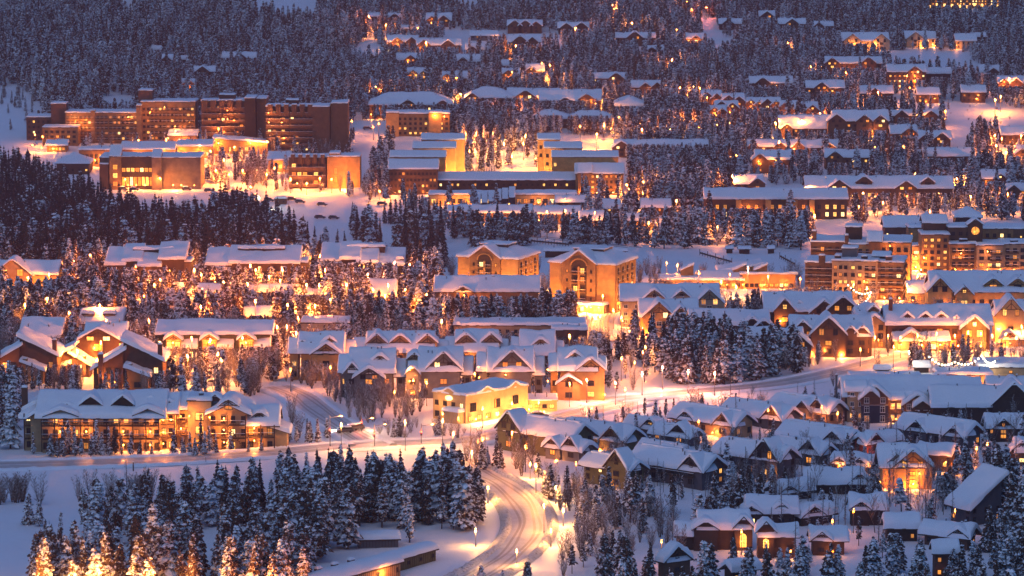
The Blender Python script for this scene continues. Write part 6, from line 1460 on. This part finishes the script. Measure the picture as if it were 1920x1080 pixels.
def car_meshes(col):
    b = MB(); b.prism([(-2.2, -.9, .3), (2.2, -.9, .3), (2.2, -.9, .75), (1.3, -.9, .95), (-2.1, -.9, 1.0)], (0, 1.8, 0), col)
    c = MB(); c.prism([(-1.9, -.8, 1.0), (1.1, -.8, .95), (.5, -.8, 1.5), (-1.6, -.8, 1.55)], (0, 1.6, 0), 'glass_dark')
    s = MB(); snow_sheet(s, -1.65, .55, -.8, .8, lambda x, y: 1.53, .28, 1, 2); snow_sheet(s, 1.2, 2.15, -.85, .85, lambda x, y: .86 - (x - 1.3) * .15, .14, 1, 3)
    w = MB()
    n = 10; w.prism([(.34 * math.cos(6.283 * i / n), -.11, .34 * math.sin(6.283 * i / n)) for i in range(n)], (0, .22, 0), 'panel_dark')
    return b.mesh('body'), c.mesh('cabin_glass'), s.mesh('snow_cover', True), w.mesh('wheel')
_CM = {c: car_meshes(c) for c in ('slate', 'red_brown', 'metal', 'trim_white')}
def car(px, py, rz, col, label, lights=False):
    o = empty('parked_car', P(px, py) + Vector((0, 0, .1)), R(rz), label=label, cat='car', group='cars in the snow'); a, b, c, w = _CM[col]
    link('body', a, o); link('cabin_glass', b, o); link('snow_cover', c, o)
    for x in (-1.35, 1.4):
        for y in (-.85, .85): link('wheel', w, o, (x, y, .34))
    if lights:
        h = MB(); h.box(2.2, 2.24, -.8, -.5, .5, .7, 'bulb_white'); h.box(2.2, 2.24, .5, .8, .5, .7, 'bulb_white'); h.build('headlights', o); point(o, (3, 0, .6), 250, (1, .85, .6))
for q in ((478, 371, 5, 'slate', 'dark car nearest the bright white lamp in the resort car park'), (505, 378, 0, 'metal', 'grey car in front of the snowy kiosk in the resort car park'), (530, 377, 8, 'slate', 'dark car in the middle of the resort car park row'), (547, 376, 0, 'red_brown', 'brown car in the resort car park row'),
          (563, 381, 5, 'metal', 'grey car at the right end of the resort car park row'), (604, 386, -5, 'slate', 'dark car alone right of the resort car park'), (600, 410, 15, 'slate', 'dark car on the open snow below the car park, left one'), (626, 411, -4, 'slate', 'dark car on the open snow below the car park, right one'),
          (232, 357, 0, 'slate', 'dark car left in front of the conference centre'), (252, 358, 0, 'metal', 'grey car before the conference centre entrance'), (350, 357, 0, 'red_brown', 'brown car right in front of the conference centre'), (392, 360, 10, 'metal', 'grey car right of the conference centre'),
          (689, 243, 0, 'slate', 'dark car on the snow lot beside the floodlit ochre block'), (716, 385, 0, 'metal', 'grey car beside the spruces left of the courtyard hotel'), (400, 722, 70, 'trim_white', 'car under snow on the drive behind the lodge')):
    car(*q)
for i, q in enumerate(((645, 812, 200), (655, 808, 205), (666, 806, 200))): car(q[0], q[1], q[2], 'slate', ('first', 'second', 'third')[i] + ' waiting car with headlights at the crossing', True)
for i, q in enumerate(((960, 792, 10), (985, 788, 15), (1012, 784, 10))): car(q[0], q[1], q[2], ('trim_white', 'slate', 'metal')[i], ('white', 'dark', 'grey')[i] + ' car in the bright yard of the yellow shop')
# kiosk in the resort car park
H(512, 540, 366, 374, 383, 'small red brown kiosk with snow roof in the resort car park', None, 'red_brown', roof='flat', d=24, n=2, rows=[3], ww=(4, 4), lit=.5, name='kiosk', cat='kiosk')
# fences on the piste
def fence(p0, p1, n, label):
    a, b = P(*p0), P(*p1); o = empty('fence', a, label=label, cat='fence'); 
    for i in range(n + 1):
        q = a.lerp(b, i / n) - a; m = MB(); m.box(-.1, .1, -.1, .1, -.4, 2.2 if i % 3 == 0 else 1.3, 'trim_brown'); m.build('post', o, loc=(q.x, q.y, gz(a.x + q.x, a.y + q.y) - a.z))
    m = MB(); q = b - a; m.prism([(0, 0, .5), (q.x, q.y, .5 + q.z), (q.x, q.y, 1.1 + q.z), (0, 0, 1.1)], (0, .05, 0), 'trim_brown'); m.build('rail', o)
fence((1312, 478), (1372, 495), 12, 'dark snow fence running down the piste behind the ski base'); fence((1462, 484), (1490, 499), 8, 'short dark snow fence on the piste right of the ticket huts'); fence((960, 452), (1066, 462), 20, 'long low net fence on the snow behind the ochre towers')
# ski lift pylon and cables
p = P(818, 486); o = empty('lift_pylon', p, label='tall dark ski lift pylon with cables among spruces on the piste', cat='ski lift'); m = MB(); m.tube((0, 0, -.5), (0, 0, 12), .35, .25, 'metal', 8); m.build('pole', o)
m = MB(); m.box(-2.6, 2.6, -.15, .15, 12.003, 12.3, 'metal'); m.build('crossarm', o)
m = MB(); e = P(700, 392) - p
for s in (-2.4, 2.4): m.tube((s, 0, 12.35), (e.x + s, e.y, e.z + 11), .07, .07, 'metal', 4); m.tube((s, 0, 12.35), (s + 70, -40, 9), .07, .07, 'metal', 4)
m.build('cable', o)
# string lights over the village street
def strings(pts, label):
    a = P(*pts[0]); o = empty('string_lights', a, label=label, cat='string lights'); w = MB(); l = MB()
    P3 = []
    for i in range(len(pts) - 1):
        p, q = P(*pts[i]), P(*pts[i+1])
        for t in [k / 8 for k in range(8)]:
            c = p.lerp(q, t) - a; P3.append(Vector((c.x, c.y, c.z + 5.5 - 1.4 * math.sin(t * math.pi))))
    for i in range(len(P3) - 1): w.tube(P3[i], P3[i+1], .02, .02, 'metal', 3)
    for c in P3: l.box(c.x - .16, c.x + .16, c.y - .16, c.y + .16, c.z - .35, c.z - .03, 'bulb_white')
    w.build('wire', o); l.build('bulbs', o)
    for c in P3[4::8]: point(o, (c.x, c.y - .4, c.z - .5), 220, (1, .8, .55))
strings([(1742, 706), (1790, 716), (1840, 704), (1868, 712)], 'white string lights sagging over the buried shop roofs')
strings([(1590, 566), (1632, 580), (1610, 604), (1640, 612)], 'warm string lights over the lane left of the wine coloured hotel')
# ------------------------------------------------------------------ planting
index_feet()
for b in BLD:
    if b.xr[1] > b.xr[0]: VIS.append((b.xr[0] + 1, b.xr[1] - 1, b.top + 1, b.yv, b.root.location.y, .7))
for q in ((1260, 1560, 440, 560, 1150), (780, 905, 985, 1060, 640), (560, 640, 740, 830, 820)): VIS.append((*q, .9))
OPEN += [[(-200,165),(30,160),(85,200),(70,245),(45,340),(-200,340)], [(452,-8),(605,-8),(592,42),(560,46),(480,32)], [(222,-8),(252,-8),(250,38),(228,38)], [(835,-5),(900,-5),(895,30),(850,28)],
  [(1312,36),(1332,32),(1350,60),(1378,90),(1378,108),(1345,108),(1318,80)], [(1640,92),(1810,98),(1840,128),(1840,150),(1790,150),(1680,140),(1640,118)], [(1690,190),(1860,190),(1990,232),(1990,275),(1850,258),(1818,262),(1812,312),(1765,285),(1780,225),(1590,205)],
  [(655,98),(700,68),(720,95),(715,125),(660,122)], [(664,228),(724,226),(722,280),(698,320),(692,372),(664,320)], [(830,56),(1040,60),(1060,95),(830,98)], [(190,180),(250,178),(255,222),(185,222)],
  [(1400,335),(1440,335),(1440,358),(1400,358)],
  [(455,392),(640,378),(740,405),(860,442),(1180,452),(1515,470),(1515,515),(1200,500),(1000,478),(820,512),(560,480),(520,425)],
  [(1380,548),(1450,540),(1470,575),(1380,590)], [(1200,735),(1480,715),(1560,700),(1560,720),(1440,745),(1180,770),(1060,775)]]
# far forest and the wooded settlement
plant_zone('F', 5.0, [(-260,-400),(2180,-400),(2180,252),(-260,252)], 8, 12.5, jitter=.55)
plant_zone('S', 13, [(-60,190),(70,190),(60,290),(-60,290)], 2.5, 6, vis=False)
O2 = OPEN; OPEN = []
plant_zone('S', 8, [(-20,160),(70,165),(80,200),(20,215),(-20,200)], 4, 8, .7); plant_zone('S', 17, [(0,170),(60,175),(75,235),(20,260)], 4, 8); plant_zone('U', 12, [(1700,190),(1860,190),(1920,232),(1850,238)], 1, 2); plant_zone('S', 24, [(1760,200),(1900,225),(1850,250),(1780,250)], 3, 6)
OPEN = O2
plant_zone('L', 4.6, [(846,228),(1010,214),(1330,205),(1340,300),(1170,302),(1150,262),(1060,250),(870,262),(850,250)], 8, 12)
plant_zone('F', 5.2, [(1170,270),(2100,245),(2100,350),(1500,345),(1300,352),(1180,350)], 8, 12.5)
plant_zone('F', 5.0, [(1180,345),(1380,345),(1310,380),(1320,400),(1180,405)], 9, 13)
plant_zone('F', 5.5, [(1590,375),(2100,345),(2100,420),(1830,410),(1700,405),(1600,425)], 9, 13)
plant_zone('L', 5.0, [(665,300),(740,262),(740,372),(690,380)], 8, 12); plant_zone('F', 5.5, [(855,250),(1010,250),(1025,322),(975,300),(930,318),(870,325)], 8, 12, .85, vis=False)
# resort grounds
plant_zone('M', 7, [(370,262),(720,262),(720,380),(560,360),(430,352),(385,345)], 5, 10, .8); plant_zone('M', 8, [(60,262),(380,262),(380,290),(60,290)], 5, 9, .7); plant_zone('M', 6, [(382,312),(545,318),(560,352),(390,358)], 5, 9, .75, vis=False); plant_zone('S', 9, [(400,330),(530,335),(540,362),(420,362)], 5, 9, .9)
# dark firs on the left
O2 = OPEN; OPEN = []
plant_zone('K', 4.6, [(-60,342),(0,345),(60,356),(120,376),(170,402),(220,428),(300,450),(370,450),(410,424),(460,422),(500,446),(560,484),(572,498),(200,508),(-60,520)], 14, 19, vis=False)
for px, py, h in ((575, 470, 11), (590, 474, 10), (610, 476, 11), (632, 480, 10), (648, 478, 9), (560, 480, 10), (545, 474, 11), (600, 486, 9), (665, 445, 13), (672, 455, 14), (682, 462, 16), (694, 468, 17), (705, 466, 14), (660, 430, 11), (690, 450, 15), (712, 460, 11),
                  (722, 418, 9), (732, 420, 11), (742, 424, 11), (752, 430, 12), (745, 486, 18), (757, 492, 21), (768, 490, 22), (778, 494, 20), (788, 482, 18), (762, 470, 20), (795, 474, 17), (805, 478, 15), (812, 482, 16), (822, 498, 14), (832, 500, 15), (800, 506, 12), (785, 505, 12), (752, 500, 12), (775, 455, 18), (790, 450, 17), (806, 450, 17), (818, 455, 16), (826, 470, 17)):
    plant(px, py, random.choice(KEYS[7:10] + KEYS[0:2]), h)
# spruces along the ski run
for x0, x1, y0, y1, st in ((852, 905, 438, 450, 9), (915, 1010, 440, 456, 8), (1055, 1180, 436, 462, 7), (1185, 1300, 446, 466, 7)):
    x = x0
    while x < x1: plant(x, random.uniform(y0, y1), random.choice(['s0','s1','s2','h0','h1','d0']), random.uniform(9, 14)); x += st
plant(893, 462, 'h0', 14); plant(980, 460, 'h1', 16); plant(1245, 466, 'h2', 13)
OPEN = O2
plant_zone('X', 6, [(1290,425),(1330,405),(1520,405),(1520,452),(1500,470),(1420,462),(1300,462)], 9, 13.5); plant_zone('X', 7, [(1290,395),(1440,395),(1510,430),(1500,470),(1290,460)], 10, 14, .35)
# frosted wood on the left
plant_zone('X', 4.4, [(-60,515),(180,520),(380,520),(600,515),(830,520),(825,590),(1100,600),(1105,640),(850,640),(560,640),(-60,640)], 9, 13.5, .95)
plant_zone('B', 8, [(-60,520),(830,520),(830,640),(-60,640)], 5, 8, .8, vis=False); plant_zone('X', 9, [(-60,555),(830,555),(830,600),(-60,605)], 9, 12, .7, vis=False)
plant_zone('M', 5, [(-60,640),(560,640),(545,740),(340,748),(-60,730)], 6, 10, .9)
plant_zone('X', 8, [(-60,800),(40,740),(30,840),(-60,850)], 12, 16)
plant_zone('X', 9, [(100,655),(545,655),(520,720),(300,735),(110,725)], 9, 14, .55)
plant_zone('M', 4.3, [(-60,600),(1140,600),(1140,700),(1000,745),(800,740),(560,700),(540,742),(300,738),(-60,730)], 5, 9.5, .8)
plant_zone('M', 7, [(1120,600),(1200,640),(1215,735),(1060,735),(1100,650)], 5, 8, .8); plant_zone('F', 6, [(720,385),(1300,372),(1320,440),(1180,452),(860,442)], 8, 12, .6)
plant_zone('B', 6.5, [(830,500),(1500,520),(1930,540),(1930,700),(1540,700),(1130,700),(830,600)], 4, 7, .6); plant_zone('X', 9, [(1160,585),(1600,585),(1640,665),(1540,690),(1180,665)], 6, 10, .7)
plant_zone('M', 6, [(1100,790),(1500,755),(1930,760),(1930,900),(1100,900)], 3, 6.5, .7); plant_zone('A', 7, [(1080,800),(1450,760),(1930,760),(1930,960),(1100,960)], 5, 8, .55); plant_zone('X', 9, [(1080,900),(1400,880),(1930,830),(1930,1000),(1100,1010)], 7, 10, .7); plant_zone('S', 8, [(1080,800),(1500,770),(1930,770),(1930,900),(1100,950)], 3, 6, .5)
plant_zone('M', 6, [(1240,566),(1440,566),(1620,560),(1640,600),(1440,610),(1250,590)], 4, 7.5, .8)
plant_zone('M', 6.5, [(1560,668),(1600,660),(1930,655),(1930,700),(1600,712)], 4, 8, .8); plant_zone('S', 7, [(560,790),(610,800),(620,832),(545,834)], 3, 6, .8, vis=False)
plant_zone('B', 4.5, [(640,800),(700,786),(790,798),(860,808),(880,826),(700,828)], 2.5, 4.2, .55, vis=False)
# pine clump in the middle right, bare trees along the streets
plant_zone('X', 4.8, [(1215,670),(1280,650),(1400,668),(1520,690),(1540,700),(1420,722),(1290,722),(1225,704)], 10, 13.5, vis=False)
plant_zone('X', 8, [(1120,655),(1215,660),(1215,735),(1130,735)], 6, 10, .8); plant_zone('X', 8, [(1180,640),(1260,635),(1270,655),(1190,665)], 9, 13)
plant_zone('B', 3.3, [(545,715),(560,705),(700,735),(790,745),(800,780),(720,790),(630,775),(575,745)], 4.5, 6.5, .9, vis=False); plant_zone('A', 6, [(560,715),(790,745),(800,775),(640,775)], 6, 8, .6, vis=False)
plant_zone('B', 8, [(560,770),(600,800),(590,830),(545,830),(545,790)], 4, 6, .6)
plant_zone('B', 5.5, [(1060,778),(1180,765),(1440,728),(1560,712),(1600,722),(1440,742),(1260,756),(1180,778)], 3.5, 6, .7)
plant_zone('M', 8, [(1600,668),(1920,668),(1920,695),(1700,695),(1610,690)], 4, 8, .75); plant_zone('A', 12, [(1700,660),(1850,655),(1850,680),(1700,690)], 8, 10)
plant_zone('S', 9, [(1480,556),(1560,560),(1620,570),(1600,585),(1480,572)], 3, 6, .7); plant_zone('S', 12, [(1240,560),(1360,552),(1440,556),(1380,575),(1300,575)], 5, 8, .6)
plant_zone('U', 5, [(1510,700),(1680,690),(1650,715),(1520,730)], 1.2, 2.4, .6); plant_zone('U', 5, [(800,800),(900,812),(880,825),(760,820)], 1.2, 2.2, .7)
for q in ((130, 842, 's0', 7), (142, 845, 's2', 5.5), (95, 846, 's1', 5), (180, 843, 's3', 7), (192, 846, 's0', 5), (216, 842, 's1', 6.5), (108, 848, 's2', 4), (245, 846, 's3', 5), (63, 842, 's0', 4.5), (326, 844, 's1', 6), (356, 842, 's0', 4.5), (376, 841, 's2', 7.5), (395, 840, 's3', 5.5), (432, 836, 's1', 4.5), (170, 847, 's2', 4.5), (384, 845, 's0', 5), (118, 846, 's3', 6), (153, 846, 's1', 4), (228, 844, 's2', 4), (205, 846, 's2', 5.5), (366, 846, 's1', 4), (406, 842, 's2', 4), (344, 843, 's3', 3.5), (285, 846, 's0', 3), (262, 846, 's1', 3.5), (466, 840, 's2', 3), (490, 838, 's0', 3.5), (580, 830, 's1', 5), (596, 832, 's0', 5.5), (543, 826, 's2', 4), (556, 828, 's3', 3.5), (547, 790, 'b0', 6)): plant(q[0], q[1] + (8 if q[1] > 834 and q[0] < 520 else 0), q[2], q[3] * 1.15)
# below the cross road, left
for i in range(9): plant(random.uniform(-5, 75), random.uniform(938, 946), random.choice(['b0','b1','b2']), random.uniform(5.5, 7))
for i in range(14): plant(random.uniform(140, 330), random.uniform(936, 950), random.choice(['b0','b1','b2']), random.uniform(5, 7.5))
plant(238, 938, 'a0', 9); plant(52, 982, 'h0', 6.6); plant(74, 985, 's1', 6); plant(180, 928, 'u0', 2)
for q in ((278, 950, 's0', 8.6), (262, 945, 's2', 6), (355, 952, 's1', 9.5), (375, 955, 's3', 9.5), (405, 950, 's0', 7.5), (418, 955, 's1', 8.5), (440, 950, 's2', 7), (398, 965, 's3', 8), (300, 960, 's1', 7), (325, 965, 's0', 7.5), (345, 975, 's2', 9), (460, 960, 's3', 8)): plant(*q)
O2 = OPEN; OPEN = []
plant_zone('X', 4.6, [(150,990),(330,965),(480,960),(650,930),(690,935),(905,920),(900,960),(780,975),(690,990),(640,1010),(560,1000),(460,985),(385,985),(300,1020),(170,1030)], 8, 12.5, .9, vis=False)
for q in ((66, 1108, 'h0', 11.5), (108, 1105, 'h1', 11), (142, 1098, 's1', 14), (168, 1112, 'h2', 11.5), (195, 1105, 's3', 12.5), (213, 1102, 's0', 13), (90, 1120, 's2', 10), (228, 1118, 'h0', 10.5), (258, 1095, 'h1', 14.5), (285, 1098, 'h2', 15), (312, 1100, 'h0', 13.5), (332, 1090, 's1', 12), (272, 1118, 'l1', 13), (354, 1082, 's0', 15), (372, 1086, 's3', 12), (112, 1040, 's2', 8), (85, 1015, 's1', 5), (140, 1060, 's0', 9), (160, 1050, 's3', 8),
          (425, 1085, 'h2', 14), (445, 1080, 'h0', 13), (490, 1105, 'h1', 12), (520, 1088, 's2', 12), (548, 1100, 'h0', 13), (572, 1110, 'l0', 12), (508, 1115, 'l2', 10), (565, 1040, 'h1', 15), (582, 1050, 'h2', 15.5), (602, 1055, 's1', 14), (622, 1060, 'h0', 14.5), (640, 1052, 'h1', 18), (655, 1045, 'h2', 17.5), (666, 1036, 's0', 15), (645, 1088, 'l1', 11), (606, 1020, 's3', 14), (532, 1010, 's2', 12), (545, 985, 's1', 12),
          (700, 965, 'h0', 14), (712, 968, 'h1', 13.5), (728, 972, 'h2', 13), (738, 968, 's0', 12.5), (716, 988, 'l0', 11), (750, 985, 'l1', 12), (760, 990, 's1', 10), (782, 975, 'h0', 13), (800, 982, 'h1', 11), (820, 975, 'h2', 14), (828, 980, 's2', 11), (845, 968, 's3', 13), (868, 990, 'h1', 14.8), (880, 985, 's0', 13), (893, 980, 's1', 11), (828, 990, 'l2', 7), (858, 970, 'h2', 11), (768, 1016, 'l0', 8),
          (525, 905, 's1', 8), (542, 900, 'h1', 8.5), (575, 915, 's2', 7.5), (600, 918, 's0', 7.5), (640, 900, 's3', 8), (655, 905, 's1', 8)): plant(*q)
plant_zone('X', 5.2, [(400,1050),(560,1010),(690,1010),(690,1150),(400,1150)], 10.5, 14.5, .9, vis=False); plant_zone('X', 5.5, [(60,1085),(380,1060),(380,1160),(60,1160)], 9, 13, .8, vis=False)
plant_zone('K', 5.5, [(400,945),(660,915),(900,930),(880,950),(690,975),(420,975)], 8, 12, .6, vis=False)
for q in ((748, 818, 'h1', 5.5), (738, 822, 's0', 5), (728, 815, 'b1', 4), (770, 812, 'b0', 4), (712, 812, 'u0', 2.4), (760, 822, 'u1', 2.4), (690, 792, 'b2', 3.6), (700, 790, 'u0', 2), (675, 788, 'b0', 4), (655, 786, 'b1', 4), (822, 815, 'h0', 5), (832, 818, 's2', 4), (845, 820, 'b1', 4.5), (815, 812, 'b2', 4), (857, 822, 'b0', 5), (722, 800, 'u1', 2)): plant(*q)
plant_zone('A', 5, [(1180,830),(1480,890),(1400,960),(1100,960)], 5, 8, .4, vis=False); plant_zone('B', 6, [(1060,960),(1300,950),(1290,1060),(1100,1080)], 4, 7, .7, vis=False)
plant_zone('M', 5, [(1040,925),(1075,905),(1130,960),(1120,1060),(1040,1090),(1050,1010)], 4, 8, .7, vis=False); plant_zone('B', 5, [(930,880),(1010,870),(1060,920),(1030,935)], 4, 7, .6, vis=False)
plant_zone('S', 6, [(800,990),(880,960),(900,985),(860,1010)], 3, 6, .5, vis=False)
# foot of the picture, right of the road
for q in ((903, 1112, 's1', 6), (985, 1110, 'l1', 6), (992, 1100, 'l0', 5), (940, 1120, 's2', 5), (888, 1125, 's0', 5), (905, 880, 's1', 7), (930, 878, 's2', 7.5), (940, 882, 's0', 6.5), (915, 875, 's3', 5), (940, 882, 'u0', 2), (1022, 928, 's1', 6), (1034, 935, 's0', 8), (1048, 940, 's2', 5.5), (1064, 945, 's3', 8.5), (1010, 892, 's1', 6), (1142, 945, 's0', 8.5), (1176, 955, 's2', 8), (1190, 960, 'h1', 8.5), (1090, 985, 'l0', 6.5),
          (1060, 950, 'a0', 8), (1068, 958, 'b1', 7), (1085, 955, 'b0', 7.5), (1050, 955, 'b2', 5), (1105, 960, 'b1', 6), (985, 885, 'a1', 10), (968, 880, 'b0', 8.5), (995, 880, 'b1', 8), (978, 892, 'b2', 7), (882, 868, 'a0', 9), (892, 872, 'b0', 7), (875, 865, 'b2', 6), (895, 850, 'b1', 6), (910, 862, 'a1', 7), (1155, 850, 'b0', 5), (1165, 855, 'b2', 4.5), (1370, 930, 'h0', 8), (1338, 955, 'h1', 9.5), (1362, 905, 's0', 9.5), (1382, 912, 's1', 6.5), (1590, 855, 's1', 6), (1810, 892, 'h2', 8.5), (1795, 890, 's0', 7.5),
          (1335, 1000, 'b0', 6)): plant(*q)
plant_zone('M', 7.5, [(1070,1000),(1140,960),(1270,960),(1260,1010),(1180,1020),(1090,1060)], 5, 9, .8, vis=False)
plant_zone('X', 5.6, [(1130,1070),(1260,1040),(1420,1060),(1560,1040),(1700,1045),(1860,1020),(1990,1010),(1990,1230),(1130,1230)], 7, 12, .7)
plant_zone('X', 6, [(1840,960),(1990,900),(1990,1030),(1850,1030)], 12, 16); plant_zone('X', 9, [(1500,985),(1730,985),(1740,1040),(1500,1040)], 6, 10, .6)
plant_zone('A', 4.6, [(1380,890),(1640,880),(1750,900),(1850,990),(1750,1020),(1500,1010),(1390,970)], 6, 9.5, .7, vis=False); plant_zone('A', 7, [(1640,820),(1900,800),(1900,880),(1740,880),(1650,860)], 7, 10, .7, vis=False)
plant_zone('M', 8, [(1740,880),(1990,880),(1990,940),(1780,960),(1740,920)], 8, 12, .7)
plant_zone('A', 9, [(1240,1000),(1420,1000),(1500,1060),(1240,1060)], 6, 9, .6, vis=False); plant_zone('B', 10, [(1400,760),(1640,830),(1480,900),(1200,840)], 3.5, 6, .35, vis=False)
plant_zone('S', 10, [(1560,790),(1600,780),(1640,790),(1600,800)], 4, 6, .6, vis=False)
OPEN = O2
# lit shrubs on the courtyard terrace
for i in range(16): plant(852 + i * 5, 326, 's' + str(i % 4), random.uniform(2.5, 4.5))
TREES[:] = [t for t in TREES if not (lambda a, c: (600 < a < 815 and c > 1032) or (580 < a <= 600 and c > 1075) or (690 < a < 760 and 1012 < c < 1032))(*proj(t[:3]))]
emit_trees()
# where several things would read alike, tell them apart by their order from the left
ORD = 'first second third fourth fifth sixth seventh eighth ninth tenth eleventh twelfth thirteenth fourteenth fifteenth sixteenth seventeenth eighteenth nineteenth twentieth'.split() + ['twenty-' + q for q in 'first second third fourth fifth sixth seventh eighth ninth'.split()] + ['thirtieth'] + ['thirty-' + q for q in 'first second third fourth fifth sixth seventh eighth ninth'.split()]
same = {}
for o in scene.objects:
    if o.parent is None and 'label' in o and 'category' in o and o['category'] in ('tree', 'shrub', 'street lamp'): same.setdefault(o['label'], []).append(o)
for lb, os_ in same.items():
    if len(os_) < 2 or len(os_) > 39: continue
    os_.sort(key=lambda o: proj(o.location)[0])
    for i, o in enumerate(os_): o['label'] = ' '.join((('leftmost' if i == 0 else 'rightmost' if i == len(os_) - 1 else ORD[i] + ' from left') + ' ' + lb).split()[:16])

# ------------------------------------------------------------------ the cold evening air
def haze(dens):
    m = bpy.data.materials.new('haze'); m.use_nodes = True; n = m.node_tree; n.nodes.remove(n.nodes['Principled BSDF'])
    v = n.nodes.new('ShaderNodeVolumePrincipled'); v.inputs['Density'].default_value = dens; v.inputs['Color'].default_value = (.96, .68, .84, 1)
    n.links.new(v.outputs[0], n.nodes['Material Output'].inputs['Volume'])
    b = MB(); MATS['haze'] = m; b.box(-1500, 1500, -100, 4190, -16, 520, 'haze'); tag(b.build('haze'), kind='stuff')
if HAZE: haze(HAZE)
